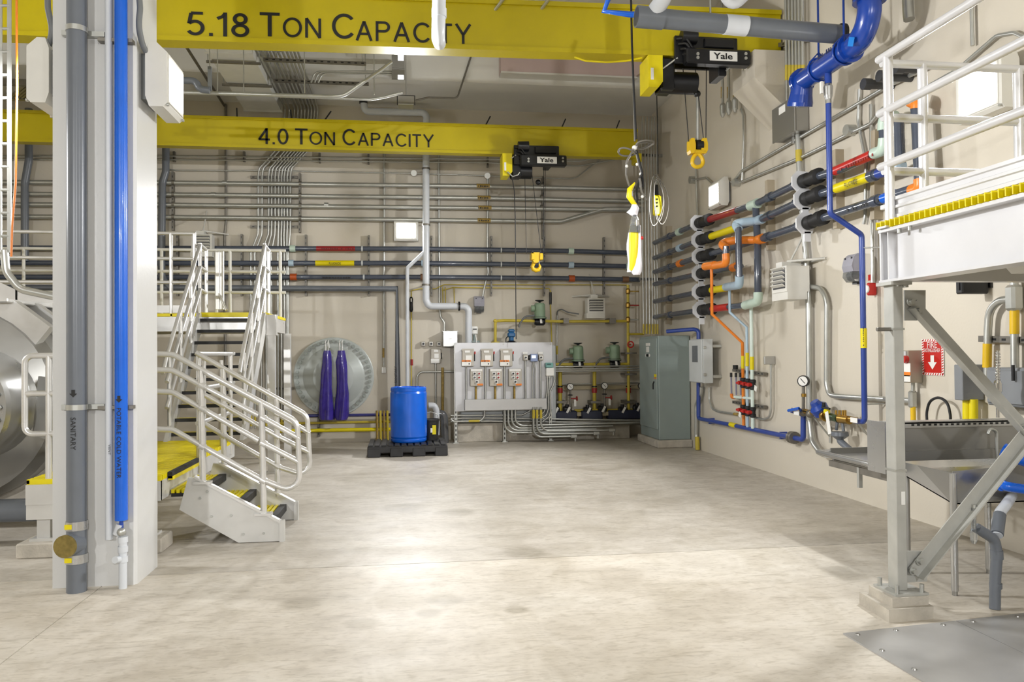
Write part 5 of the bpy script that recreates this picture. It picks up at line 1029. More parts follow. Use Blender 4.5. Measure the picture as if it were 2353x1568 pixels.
for row, (yy, l) in enumerate(((880, 'upper'), (942, 'lower'))):
    for i, x in enumerate((1708, 1718.5, 1730)):
        y = yy+i*(2.2 if row == 0 else 3); c = R(x, y, vo); tv = thing('ball_valve', 'red and black ball valve, %s row, on the %s pipe' % (l, ('orange', 'pale blue', 'white green')[i]), 'valve', c, group='red ball valves on the right wall')
        MB().lathe(c-UZ*.07, UZ, [(0, .03), (.01, .042), (.04, .042), (.05, .035), (.09, .035), (.1, .042), (.13, .042), (.14, .03)], 14).build('body', BLKR, tv); MB().cyl(c, c+V((-.075, .0, 0)), .028, 12).build('handle', RED, tv)
        MB().cbox(c+V((-.08, 0, 0)), (.02, .09, .03), .004).build('grip', RED, tv)
for y, l in ((854, 'upper'), (930, 'lower')):
    strut('short level channel behind the red ball valves, %s one' % l, R(1763, y+6, .02), R(1690, y-6 if y > 900 else y-3, .02), .04, .05, grp='channels behind the red valves', nrm=-UX)
for x, y in ((1736, 893), (1700, 953)):
    tag(MB().cbox(R(x, y, vo+.09), (.004, .07, .07), 0, Matrix.Rotation(.3, 3, 'X')).build('paper_tag', WHT), 'white paper tag hanging from the %s red valves' % ('upper' if y < 900 else 'lower'), 'tag')
for i, x in enumerate((1680, 1691, 1701)):
    tt = pipe('clear sight tube left of the orange pipe, number %s from the left' % ('one', 'two', 'three')[i], [R(x, 862, vo), R(x+1, 908, vo)], .012, mat('sight_tube', '#8d8ba0', .2, var=.1), name='sight_tube', cat='tube', group='sight tubes'); band(tt, R(x, 857, vo), R(x, 867, vo), .018, BLKR, 'cap')
pipe('small orange elbow under the first sight tube', [R(1681, 905, vo), R(1681, 913, vo), R(1688, 914, vo)], .022, ORG, bend=.03, name='pipe_fitting', cat='pipe fitting'); pipe('short white pipe joining the sight tubes', [R(1688, 913, vo), R(1728, 916, vo)], .02, mat('mint_pipe', '#dfeee6', .35), name='chemical_pipe', cat='pipe')
tag(MB().cbox(R(1690, 844, .1), (.05, .08, .06), .005).build('sensor_block', BLK), 'small black sensor block above the sight tubes', 'sensor')
t = thing('junction_box', 'small grey junction box right of the thin chemical pipes', 'junction box', R(1768, 838, 0)); RB(1755, 819, 1782, 838, 0, .15).build('body', STEEL, t)
pipe('thin conduit curving down from the small junction box', [R(1772, 838, .05), R(1772, 940, .05), R(1768, 960, .05), R(1755, 964, .05), R(1735, 960, .05)], .015, GALV, bend=.12)
# big uprights
grc = 'uprights on the right wall'
for i, (xa, ya, xb_, yb_) in enumerate(((1614, 536, 1616, 700), (1697, 500, 1697, 712), (1777, 415, 1780, 575), (1935, 345, 1938, 525), (2027, 300, 2025, 505), (1543, 520, 1543, 745))):
    strut('beige channel carrying the plastic pipes, number %s from the corner' % ('two', 'three', 'four', 'five', 'six', 'one')[i], R(xb_, yb_, 0), R(xa, ya, 0), .07, .1, m=mat('beige_strut', '#b3a68f', .5, .1, var=.06), holes=False, grp=grc, nrm=-UX)
t = pipe('upright conduit from the steel box down to the sink', [R(1833, 300, .07), R(1838, 420, .07), R(1853, 600, .07), R(1858, 700, .07), R(1860, 960, .07), R(1866, 1015, .08), R(1886, 1042, .12), R(1900, 1046, .2)], .034, GALV, bend=.2)
MB().cyl(R(1835, 345, .07), R(1836, 372, .07), .038, 12).build('yellow_tape', YELP, t); band(t, R(1860, 958, .07), R(1860, 968, .07), .04, GALV)
pipe('conduit curving from the heater down to the level run', [R(1862, 659, .06), R(1885, 662, .06), R(1896, 680, .06), R(1900, 700, .06), R(1899, 880, .06), R(1905, 908, .06), R(1925, 911, .06), R(2100, 922, .06)], .028, GALV, bend=.18)
heater('white unit heater on the right wall below the union valves', V((XR, 8.69, AY(1810, 640, 8.5).z)), -UX, .37, .3, .28, .8, .1)
beacon('grey alarm beacon on the right wall behind the blue pipe', R(1977, 622, 0), -UX, .85)
t = thing('fire_horn', 'red fire alarm horn on the right wall beside the beacon', 'alarm', R(2002, 680, 0)); q = RB(1990, 650, 2016, 679, 0, .1, .012); q.build('body', RED, t); c = V((q.xf, (q.near+q.far)/2, (q.z0+q.z1)/2)); MB().cyl(c, c-UX*.015, .04, 16).build('speaker', WHT, t); MB().cbox(R(1999, 638, .03), (.01, .05, .06)).build('label', RED, t)
pipe('thin conduit feeding the red fire horn', [R(2001, 240, .04), R(2003, 420, .04), R(2005, 650, .04)], .018, GALV)
pipe('second thin conduit left of the fire horn conduit', [R(1975, 205, .04), R(1972, 280, .04), R(1990, 370, .04), R(1988, 500, .04), R(1985, 515, .04)], .018, GALV, bend=.2)
pipe('sloping conduit crossing above the pipe rack, upper one', [R(1690, 412, .05), R(1705, 393, .05), R(1960, 245, .05), R(2035, 200, .05), R(2130, 155, .05)], .02, GALV, bend=.1)
t = pipe('sloping conduit with a round box above the pipe rack, lower one', [R(1700, 420, .05), R(1834, 365, .05), R(1962, 302, .05), R(2000, 285, .05), R(2030, 248, .05)], .02, GALV, bend=.1); c = R(1963, 300, 0); MB().cyl(c, c-UX*.1, .06, 16).build('round_box', GALV, t)
c = R(1598, 414, 0); t = tag(MB().cyl(c, c-UX*.1, .06, 16).build('round_box', GALV), 'round grey conduit box left of the right wall flood light', 'junction box'); MB().tube([c-UX*.05, R(1622, 408, .05), R(1640, 425, .05)], .015, 8, bend=.08).build('lead', GALV, t)
c = R(1700, 420, 0); t = tag(MB().cyl(c, c-UX*.1, .055, 16).build('round_box', GALV), 'round grey conduit box right of the right wall flood light', 'junction box'); MB().tube([c-UX*.05, R(1680, 418, .05)], .015, 8).build('lead', GALV, t)
pipe('upright thin conduit high on the right wall', [R(1703, 250, .04), R(1708, 265, .04), R(1709, 330, .04), R(1705, 415, .04)], .015, GALV)
for i, x in enumerate((1660, 1674, 1688)):
    tt = pipe('short drop conduit with a cast fitting under the nearer beam, number %s' % ('one', 'two', 'three')[i], [R(x-3, -90, .12), R(x, 165, .12), R(x+1, 245-i*4, .12)], .02, GALV, group='drop conduits under the nearer beam'); MB().lathe(R(x+1, 262-i*6, .12), UZ, [(-.05, .015), (0, .04), (.12, .045), (.16, .025)], 12).build('cast_fitting', GALV, tt); MB().cyl(R(x, 200, .12), R(x, 225, .12), .025, 8).build('rust_tape', RUST, tt)
for i in range(6):
    tt = pipe('upright conduit in the row above the steel box, %s from the left' % ORD[i], [R(1805+i*7.5, -60, .1), R(1806+i*7.5, 60, .1), R(1808+i*7.5, 190, .1), R(1809+i*7.5, 240, .1)], .02, GALV, group='upright conduits above the steel box'); MB().cyl(R(1808+i*7.5, 150, .1), R(1808+i*7.5, 185, .1), .024, 8).build('yellow_tape', YELP, tt)
strut('channel tying the conduits above the steel box', R(1862, 92, 0), R(1800, 104, 0), .05, .07, grp=grc, nrm=-UX)
c = R(1860, 262, 0); yn = c.y; xd = AY(1828, 262, yn).x; yf = AX(1778, 262, xd).y; zt = AY(1828, 222, yn).z; zb_ = AY(1828, 300, yn).z
t = thing('junction_box', 'big stainless junction box high on the right wall', 'junction box', (XR-.1, (yn+yf)/2, zb_))
MB().box((xd, yn, zb_), (XR-.003, yf, zt), .008).build('body', STEELD, t); MB().box((xd-.02, yn-.01, zb_-.01), (xd, yf+.01, zt+.01), .004).build('door', STEELD, t)
q = AX(1797, 252, xd-.021); MB().cbox(q, (.004, .16, .09)).build('name_plate', WHT, t); MB().cyl((xd+.12, (yn+yf)/2, zb_), (xd+.12, (yn+yf)/2, zb_-.08), .03, 12).build('hub', STEELD, t)
# big blue header
Xh = 4.2; A0 = AX(1998, -40, Xh); E0 = AX(1999, 78, Xh); F0 = AX(1842, 190, Xh); E0.x = F0.x = Xh; zz = (E0.z+F0.z)/2; E0.z = F0.z = zz
t = thing('water_header', 'large cobalt blue water header pipe hung near the right wall', 'pipe', F0); r0 = .105
MB().tube([V((Xh, E0.y, ZC)), V((Xh, E0.y, zz)), V((Xh, F0.y, zz))], r0, 22, bend=.26, seg=8).build('pipe_run', BLUD, t)
for z in (zz+.3, zz+.33): MB().cyl((Xh, E0.y, z), (Xh, E0.y, z+.022), r0*1.38, 22).build('flange', BLUD, t)
for y in (E0.y+.3, F0.y-.03, F0.y): MB().cyl((Xh, y, zz), (Xh, y+.02, zz), r0*1.3, 22).build('flange', BLUD, t)
MB().lathe((Xh, F0.y-.02, zz-.02), (0, .3, -1), [(0, r0*1.0), (.12, r0*1.1), (.2, r0*1.25), (.24, r0*1.25), (.25, 0)], 22).build('drop_tee', BLUD, t)
for y in (E0.y+.42, F0.y-.35):
    MB().torus((Xh, y, zz), UY, r0*1.12, .012, 24, 6).build('hanger_ring', BLUD, t); MB().cyl((Xh, y, zz+r0), (Xh, y, ZC), .011, 8).build('hanger_rod', BLUD, t); MB().tube([(Xh-.1, y, zz+r0*.7), (Xh, y, zz+r0*1.7), (Xh+.1, y, zz+r0*.7)], .009, 6).build('hanger_yoke', BLUD, t)
marks(t, (Xh-r0*.93, F0.y-.5, zz+.03), -UY, UZ, .55, .06, mat('navy_print', '#0a1f52', .5, var=0), 14)
MB().cbox((Xh-r0*1.06, E0.y+.12, zz-.02), (.004, .09, .08), 0, Matrix.Rotation(.4, 3, 'X')).build('blue_sticker', mat('sticker_blue', '#1c7fd6', .4), t)
q = AX(1903, 190, Xh); MB().cyl((Xh, q.y, zz), (Xh, q.y, zz-.2), .035, 12).build('nozzle', BLUD, t); MB().lathe((Xh, q.y, zz-.2), -UZ, [(0, .03), (.03, .045), (.12, .04), (.16, .03), (.2, .03)], 12).build('ball_valve', STEEL, t)
MB().box((Xh-.08, q.y-.01, zz-.3), (Xh-.06, q.y+.02, zz-.18)).build('valve_tag', WHT, t)
z0_ = zz-.38; z1_ = AX(1916, 488, Xh).z
t = pipe('thin blue pipe dropping from the header and jogging to the wall', [V((Xh, q.y, z0_)), V((Xh, q.y, z1_)), R(1980, 540, .2), R(1983, 700, .2), R(1987, 970, .2), R(1967, 968, .2)], .028, BLUP, bend=.05, name='water_pipe', cat='pipe', n=12)
MB().cyl(R(1984.5, 755, .2), R(1985, 800, .2), .031, 12).build('pipe_label', YELB, t); marks(t, R(1985.5, 795, .232), UZ, UY, .2, .02, INK, 10)
for y in (570, 930): MB().tube([R(1983, y, .2), R(2032, y-2, .02)], .008, 6).build('support_rod', GALV, t)
# dark stubs and grey duct pipe
for i, (x0, y0, x1, y1) in enumerate(((1985, 191, 2052, 196), (2021, 175, 2094, 178), (2059, 158, 2120, 158))):
    a = R(x1, y1, 0); b = AY(x0, y0, a.y); b.z = a.z; tt = pipe('dark pipe stub from the right wall behind the railing, number %s from the left' % ('one', 'two', 'three')[i], [a, b], .045, mat('charcoal_pvc', '#3b3c3f', .4), name='pipe_stub', cat='pipe', group='dark pipe stubs', n=14); d = (b-a).normalized(); band(tt, b-d*.07, b+d*.01, .055, mat('charcoal_pvc', '#3b3c3f', .4), 'end_cap')
t = thing('vent_duct', 'big grey plastic vent pipe crossing under the ceiling at right', 'pipe', AY(1700, 80, 7.1)); a = AY(1462, 38, 7.1); b = AY(1938, 80, 7.1)
MB().cyl(a, b, .09, 22).build('pipe_run', GRYP, t); d = (b-a).normalized(); band(t, b-d*.04, b, .105, BLKR, 'end_flange', 22); q = AY(1690, 60, 7.1); q = a+d*(q-a).dot(d); band(t, q-d*.11, q+d*.11, .094, WPVC, 'bright_coupling', 22); band(t, a, a+d*.26, .1, GRYP, 'socket', 22)
MB().tube([a+d*.13, a+d*.22+V((.0, -.1, .12)), a+d*.34+V((0, -.3, .45)), a+d*.3+V((0, -.6, 1.1))], .075, 18, bend=.15).build('branch', WPVC, t)
MB().tube([AY(1655, -30, 6.9), AY(1680, 22, 6.9), AY(1735, -30, 6.9)], .045, 14, bend=.1).build('branch', WPVC, t)
for f in (.35, .8): q = a+(b-a)*f; MB().cyl(q+UZ*.08, V((q.x, q.y, ZC)), .01, 8).build('hanger_rod', GALV, t)
pipe('short blue pipe bend under the ceiling above the nearer beam', [AY(1412, -40, 7.6), AY(1388, 26, 7.6), AY(1446, 33, 7.6), AY(1470, 34, 7.6)], .03, BLUE, name='water_pipe', cat='pipe', n=12)
t = thing('drop_pipe', 'light grey plastic pipe hanging down in front of the lettered beam', 'pipe', AY(1008, 110, 6.0)); MB().tube([AY(1010, -60, 6.0), AY(1007, 88, 6.0), AY(1010, 100, 6.6)], .053, 18, bend=.06).build('pipe_run', WPVC, t); MB().cyl(AY(1009, 20, 6.0), AY(1009, 40, 6.0), .058, 18).build('coupling', WPVC, t)
pipe('drop of bare conduit fitting at the top right under the ceiling', [R(2085, -20, .1), R(2087, 30, .1), R(2089, 45, .1)], .05, GALV, name='conduit_fitting', cat='conduit')
for i, (xs) in enumerate(([(2232, -10), (2235, 105)], [(2120, 205), (2200, 160), (2290, 82), (2330, 75), (2353, 85)])): pipe(('conduit rising above the upper right flood light', 'conduit sloping behind the railing to the flood light')[i], [R(x, y, .04) for x, y in xs], .016, GALV, bend=.1)
# pale green and orange risers behind the railing
fit('pale green double elbow at the end of the top pipe', [R(2008, 353, po), R(2030, 345, po), R(2032, 318, po)], .055, PGRN, .1); pipe('short slate riser in the pale green elbow', [R(2031, 322, po), R(2030, 292, po)], .045, DGRY, name='plastic_pipe', cat='pipe', n=14)
fit('pale green upper elbow behind the railing', [R(2030, 300, po), R(2031, 270, po), R(2056, 268, po)], .055, PGRN, .1)
pipe('slate riser just left of the railing post', [R(2063, 265, po), R(2068, 375, po)], .05, DGRY, name='plastic_pipe', cat='pipe', n=14); pipe('slate riser with orange ends behind the railing', [R(2105, 235, po), R(2115, 425, po)], .05, DGRY, name='plastic_pipe', cat='pipe', n=14)
fit('orange upper elbow behind the railing posts', [R(2093, 232, po), R(2108, 236, po), R(2107, 250, po)], .056, ORG, .06); fit('orange lower elbow behind the railing posts', [R(2096, 438, po), R(2116, 432, po), R(2115, 412, po)], .058, ORG, .06); fit('pale blue end of the yellow labelled pipe', [R(2050, 388, po), R(2072, 380, po)], .055, PBLU, 0)
# backflow preventer on the wall
t = thing('backflow_preventer', 'brass backflow preventer assembly with blue regulator on the right wall', 'valve assembly', R(1930, 1000, 0)); w0 = .2
MB().tube([R(1820, 944, w0), R(1850, 946, w0), R(1967, 966, w0)], .03, 12).build('pipe_run', BRASS, t)
for x, y in ((1846, 948), (1862, 951)): MB().sphere(R(x, y, w0), .05, 12).build('union', STRUT, t)
MB().lathe(R(1885, 943, w0), (-.6, 0, .8), [(-.08, .04), (-.04, .09), (.04, .1), (.08, .06), (.12, .05)], 16).build('regulator', BLUD, t); MB().cyl(R(1893, 935, w0+.05), R(1893, 925, w0+.05), .02, 10).build('adjuster', BLK, t)
MB().tube([R(1889, 936, w0+.08), R(1907, 940, w0+.06)], .012, 6).build('hose', BLK, t); MB().cbox(R(1900, 946, w0+.04), (.05, .07, .05), .01).build('yellow_handle', YELB, t)
MB().cyl(R(1893, 955, w0), R(1899, 957, w0), .06, 14).build('ball_valve', BRASS, t); MB().cyl(R(1903, 957, w0), R(1926, 962, w0), .042, 12).build('valve_body', mat('green_bronze', '#4c6048', .4, .4), t)
for x in (1921, 1929, 1937, 1942): MB().cyl(R(x, 958, w0), R(x, 943, w0), .014, 8).build('test_cock', BRASS, t)
MB().cyl(R(1930, 963, w0), R(1952, 966, w0), .045, 12).build('check_valve', BRASS, t)
MB().lathe(R(1930, 997, w0), UZ, [(-.06, .04), (-.02, .09), (.02, .085)], 16).build('funnel', GRYP, t)
for a_ in (-.05, .05): MB().tube([R(1930, 990, w0)+UY*a_*1.4, R(1930, 972, w0)+UY*a_], .016, 6).build('funnel_strap', GRYP, t)
MB().tube([R(1930, 1003, w0), R(1930, 1014, w0), R(1962, 1042, w0)], .035, 12, bend=.05).build('drain', GRYP, t); MB().cyl(R(1930, 996, w0), R(1930, 999, w0), .05, 12).build('drain_collar', WHT, t)
MB().tube([R(1812, 944, w0+.1), R(1836, 939, w0+.14), R(1842, 946, w0)], .018, 8).build('lever', BLUE, t); MB().cbox(R(1830, 949, w0+.1), (.005, .12, .05)).build('tag', WHT, t); MB().cbox(R(1962, 966, w0+.06), (.005, .12, .05)).build('tag', WHT, t); MB().cbox(R(1903, 972, w0+.08), (.005, .06, .24), 0, Matrix.Rotation(-.25, 3, 'X')).build('tag', WHT, t)
for x in (1908, 1998):
    MB().tube([R(x, 980, .02), R(x, 1018, .02)], .014, 6).build('bracket_leg', GALV, t); MB().tube([R(x-36, 962, w0), R(x, 1005, .02)], .01, 6).build('bracket_stay', GALV, t); MB().tube([R(x, 984, .02), R(x-2, 968, w0)], .012, 6).build('bracket_arm', GALV, t)
t, c = gauge('black ringed pressure gauge on the backflow preventer', 1846, 876, w0, 945, .065, (-.75, -.66, 0), R); MB().cyl(R(1847, 905, w0), R(1847, 912, w0), .028, 10).build('snubber', BRASS, t)
# ------------------------------------------------------------------ raised platform at the right
PX, PY = 2.97, 4.45
t = thing('raised_platform', 'white aluminium raised platform with railing above the sink', 'platform', (3.4, PY, 0))
WAL = mat('white_aluminium', '#e4e4e6', .3, .25, var=.03, scale=4); GALC = mat('dull_galvanised', '#bcbcb6', .45, .35, var=.08, scale=9)
YN_ = 0.6
# edge beam (I section along the platform side) and cross beam
def ibx(nm, x0, x1, y0, y1, z0, z1, m=WAL): return MB().box((x0, y0, z0), (x1, y1, z1)).build(nm, m, t)
ibx('beam_web', PX+.02, PX+.035, YN_, PY+.03, 2.03, 2.325); ibx('beam_flange', PX-.045, PX+.1, YN_, PY+.06, 2.325, 2.345); ibx('beam_flange', PX-.045, PX+.1, YN_, PY+.06, 2.015, 2.03)
ibx('end_plate', PX-.04, PX+.1, PY+.04, PY+.055, 2.03, 2.325); ibx('stiffener', PX-.03, PX+.02, PY-.02, PY-.01, 2.03, 2.325)
ibx('cross_beam', PX+.1, XR-.02, PY-.05, PY+.03, 2.02, 2.32)
ibx('cross_beam', PX+.1, XR-.02, 2.5, 2.58, 2.02, 2.32); ibx('soffit_plate', PX+.1, XR-.02, YN_, PY-.05, 2.30, 2.315, mat('olive_soffit', '#a39b6a', .6, var=.05))
MB().cyl((PX+.005, PY-.05, 1.985), (PX+.005, PY-.05, 2.015), .016, 6).build('bolt', GALV, t); MB().cyl((PX+.055, PY-.05, 1.98), (PX+.055, PY-.05, 2.015), .02, 6).build('bolt', GALV, t)
for y in (4.32, 4.22): MB().cyl((PX-.03, y, 2.30), (PX-.03, y, 2.325), .012, 6).build('bolt', GALV, t)
g = MB()
y = PY+.06
while y > YN_: g.box((PX-.06, y-.007, 2.346), (XR-.02, y, 2.392)); y -= .046
x = PX-.01
while x < XR-.05: g.box((x, YN_, 2.347), (x+.007, PY+.06, 2.391)); x += .09
g.build('grating', YELB, t)
# toe plate profile
MB().prism([(PX+.03, YN_, 2.41), (PX+.015, YN_, 2.41), (PX+.015, YN_, 2.43), (PX+.022, YN_, 2.435), (PX+.022, YN_, 2.465), (PX+.01, YN_, 2.47), (PX+.01, YN_, 2.485), (PX+.022, YN_, 2.49), (PX+.022, YN_, 2.515), (PX+.01, YN_, 2.52), (PX+.01, YN_, 2.54), (PX+.03, YN_, 2.54)], (0, PY-YN_+.05, 0)).build('toe_plate', WAL, t)
MB().box((PX, PY+.02, 2.41), (XR-.02, PY+.035, 2.54)).build('toe_plate', WAL, t)
MB().box((PX-.03, PY-.01, 2.47), (PX+.05, PY+.06, 2.50), .004).build('toe_clip', WAL, t)
rl = sub('railing', t); rr = .0255; RX = PX-.01
for z in (3.42, 3.08, 2.745):
    MB().tube([(RX, YN_, z), (RX, PY+.075, z)], rr, 14).build('rail', WAL, rl); MB().sphere((RX, PY+.075, z), rr, 12).build('rail_end', WAL, rl); MB().tube([(RX, PY+.05, z-.03), (XR-.05, PY+.05, z-.03)], rr, 14).build('rail', WAL, rl)
for x, y, z0 in ((RX+.005, PY-.005, 2.345), (3.235, PY+.05, 2.345), (RX+.005, 2.9, 2.345), (3.9, PY+.05, 2.345)):
    MB().cyl((x, y, z0), (x, y, 3.42 if y < PY else 3.39), rr*1.12, 14).build('post', WAL, rl)
MB().cbox((RX+.005, PY-.005, 2.352), (.12, .09, .012)).build('post_foot', WAL, rl)
# column, gussets, braces, pedestal
cX0, cX1, cY0, cY1 = 2.945, 3.012, 4.40, 4.495
MB().box((cX0, cY0, .14), (cX1, cY1, 2.015), .004).build('column', GALC, t); MB().box((cX0-.03, cY0-.03, 1.995), (cX1+.04, cY1+.03, 2.015)).build('cap_plate', GALC, t)
MB().box((cX0-.06, cY0-.07, .128), (cX1+.09, cY1+.06, .142)).build('base_plate', GALC, t)
for x, y in ((cX0-.035, cY1+.03), (cX0-.035, cY0-.045), (cX1+.06, cY0-.045), (cX1+.06, cY1+.03)): MB().cyl((x, y, .142), (x, y, .19), .013, 6).build('anchor_bolt', GALV, t)
MB().prism([(2.80, 4.27, 0), (3.10, 4.29, 0), (3.13, 4.60, 0), (2.83, 4.62, 0)], (0, 0, .075)).build('pedestal', CONC, t); MB().prism([(2.85, 4.31, .075), (3.09, 4.32, .075), (3.11, 4.57, .075), (2.87, 4.58, .075)], (0, 0, .053)).build('pedestal_cap', CONC, t)
MB().box((4.56, cY0, .14), (4.63, cY1, 2.02), .004).build('column', GALC, t); MB().box((4.48, cY0-.1, 0), (4.71, cY1+.1, .14), .01).build('pedestal', CONC, t)
Pq = lambda x, y, o=0: AY(x, y, 4.44+o)
MB().prism([Pq(2079, 667), Pq(2127, 667), Pq(2127, 712), Pq(2108, 737), Pq(2079, 737)], (0, .012, 0)).build('gusset', GALC, t)
MB().prism([Pq(2078, 1267), Pq(2126, 1267), Pq(2131, 1337), Pq(2078, 1340)], (0, .012, 0)).build('gusset', GALC, t)
def angle(px_, o):
    a, b, w = px_; A_ = Pq(*a, o); B_ = Pq(*b, o); e = (B_-A_).normalized(); B_ = A_+e*((4.56-A_.x)/e.x); n = e.cross(UY).normalized()
    if n.z < 0: n = -n
    q = MB(); q.prism([A_-n*w, A_+n*w, B_+n*w, B_-n*w], (0, .008, 0)); q.prism([A_-n*w, A_-n*(w-.008), B_-n*(w-.008), B_-n*w], (0, -.055, 0)); return q.build('brace', GALC, t), A_, e
b1, A1, e1_ = angle(((2098, 700), (2480, 1125), .042), -.012); b2, A2, e2_ = angle(((2100, 1318), (2470, 858), .042), -.025)
for p_, b_ in (((2092, 694), b1), ((2109, 714), b1), ((2097, 1312), b2), ((2113, 1290), b2), ((2350, 985), b2)): q = Pq(*p_, -.03); MB().cyl(q, q-UY*.03, .017, 6).build('bolt', GALV, b_); MB().cyl(q-UY*.002, q-UY*.008, .026, 14).build('washer', GALV, b_)
for z in (1.72, .86): MB().box((cX0-.004, cY0-.004, z), (cX1+.004, cY1+.004, z+.012)).build('strap_band', GALV, t)
q = Pq(2018, 743); MB().tube([(cX0-.09, cY0+.03, 1.726), (cX0, cY0+.03, 1.726)], .012, 8).build('strap_end', STRUT, t)
MB().box((cX0+.03, cY0-.006, .66), (cX0+.055, cY0-.001, .74)).build('label', WHT, t)
lt = thing('strip_light', 'white capsule light fixture fixed under the raised platform', 'light fixture', AY(2342, 607, 3.6)); a = AX(2342, 607, 3.2); MB().box((3.2-.06, a.y-1.2, a.z-.05), (3.2+.06, a.y+.05, a.z+.04), .03).build('housing', OFFW, lt); MB().box((3.17, a.y-1.1, a.z+.035), (3.23, a.y-.05, 2.30)).build('bracket', OFFW, lt)
# ------------------------------------------------------------------ stainless sink
SK = thing('wash_sink', 'stainless steel wash sink with high splash and drainboard under the platform', 'sink', (4.0, 5.2, 0)); t = SK
sx0, sx1, sy0, sy1 = 3.55, XR-.04, 4.70, 5.32
hp = [V((sx0, sy0, .79)), V((sx0, sy1, .79)), V((sx0, sy1, .72)), V((sx0, sy0, .585))]
mb = MB(); mb.prism(hp, (.008, 0, 0)); mb.build('basin_side', STEEL, t)
MB().prism([V((sx0, sy0, .585)), V((sx1, sy0, .585)), V((sx1, sy0, .87)), V((sx0, sy0, .80))], (0, .008, 0)).build('basin_front', STEELD, t); MB().prism([V((sx0, sy0, .585)), V((sx1, sy0, .585)), V((sx1, sy1, .72)), V((sx0, sy1, .72))], (0, 0, .008)).build('basin_bottom', STEEL, t)
MB().prism([V((sx0, sy0+.0, .79)), V((sx0-.004, sy0, .585)), V((sx0-.006, sy0+.35, .79))], (.004, 0, 0)).build('basin_crease', STEELD, t)
MB().box((3.456, sy1-.02, .785), (sx1, sy1, 1.06)).build('splash', STEELD, t); MB().box((3.456, sy1-.06, 1.06), (sx1, sy1+.03, 1.078)).build('splash_rim', STEEL, t); MB().prism([(3.456, sy1-.06, 1.03), (sx1, sy1-.06, 1.03), (sx1, sy1-.06, 1.07), (3.456, sy1-.06, 1.07)], (0, .004, 0)).build('splash_lip', STEEL, t)
mb = MB()
for i in range(24): x = 3.66+i*.045; mb.prism([(x-.011, sy1-.062, 1.044), (x+.011, sy1-.062, 1.044), (x+.011, sy1-.062, 1.058), (x-.011, sy1-.062, 1.058)], (0, .001, 0))
tag(mb.build('rim_slots', BLK, t), kind='stuff')
MB().box((3.44, sy1-.06, .70), (3.456, sy1+.16, 1.075)).build('end_panel', STEEL, t); MB().box((3.456, sy1-.05, .79), (sx1, sy1-.02, .86)).build('inner_ledge', STEELD, t)
dz = .715; MB().box((3.5, sy1, dz-.01), (sx1, 6.30, dz)).build('drainboard', STEEL, t); MB().tube([(3.5, sy1, dz+.015), (3.5, 6.30, dz+.015), (sx1, 6.30, dz+.015)], .022, 12).build('rolled_rim', STEEL, t); MB().box((sx1-.01, sy1, dz), (sx1+.0, 6.3, dz+.09)).build('drainboard_back', STEELD, t)
MB().box((3.6, 6.27, dz), (sx1, 6.285, dz+.05)).build('drainboard_end', STEELD, t)
MB().box((3.54, sy1, dz-.09), (3.56, 6.2, dz-.04)).build('support_angle', STRUT, t); MB().box((3.535, 5.75, dz-.2), (3.565, 5.78, dz-.04)).build('support_stub', GALV, t)
for x, y, z in ((3.535, 4.68, .79), (3.56, 5.2, .72), (4.12, 5.1, .6), (4.6, 5.2, .6), (4.6, 4.72, .6), (3.58, 6.2, dz-.04), (4.6, 6.2, dz-.04)):
    if y < 6: MB().cyl((x, y, .03), (x, y, z), .022, 14).build('leg', STEEL, t); MB().cyl((x, y, 0), (x, y, .05), .017, 12).build('foot', STEELD, t)
MB().tube([(3.58, 6.2, dz-.04), (XR-.03, 6.2, dz-.3)], .015, 8).build('wall_stay', STEEL, t)
f = AY(2290, 990, 5.2); MB().tube([(f.x, 5.2, .8), (f.x, 5.2, 1.0), (f.x-.05, 5.2, 1.02), (f.x-.07, 5.2, .98)], .012, 10, bend=.03).build('faucet', GALV, t)
# drain piping below
t = thing('drain_trap', 'grey plastic drain pipe with trap running from the sink to the floor', 'pipe', AZ(2285, 1400)); dY = 4.41; D_ = lambda x, y, o=0: AY(x, y, dY+o)
MB().tube([D_(2325, 1140, .3), D_(2312, 1160, .12), D_(2298, 1178, .1), D_(2291, 1200, .06), D_(2291, 1232, .0)], .032, 14, bend=.04).build('tailpiece', WPVC, t); MB().tube([D_(2244, 1214), D_(2285, 1240), D_(2291, 1275), D_(2287, 1330), AZ(2286, 1400, .0)], .032, 16, bend=.06).build('pipe_run', GRYP, t)
MB().cyl(D_(2291, 1285), D_(2290, 1265), .036, 16).build('coupling', GRYP, t); MB().cyl(D_(2288, 1340), D_(2288, 1352), .036, 16).build('coupling', GRYP, t); MB().cyl(D_(2291, 1228), D_(2297, 1183, .08), .037, 14).build('trap_nut', GRYP, t)
MB().lathe(D_(2238, 1250), UZ, [(0, .01), (.02, .02), (.07, .022), (.09, .015), (.22, .012)], 12).build('clear_cup', GLASS, t); MB().cyl(D_(2238, 1160), D_(2238, 1215), .013, 10).build('tube', GALV, t)
t = thing('blue_pipe', 'bright blue pipe crossing in front of the steel sink', 'pipe', AY(2300, 1120, 4.55)); MB().tube([AY(2286, 1108, 4.6), AY(2310, 1118, 4.5), AY(2420, 1135, 4.5)], .031, 16, bend=.03).build('pipe_run', BLUE, t); MB().cyl(AY(2288, 1110, 4.6), AY(2302, 1116, 4.52), .037, 16).build('socket', BLUE, t); MB().tube([AY(2305, 1035, 4.62), AY(2340, 1050, 4.55), AY(2420, 1075, 4.5)], .05, 16, bend=.05).build('upper_pipe', BLUE, t)
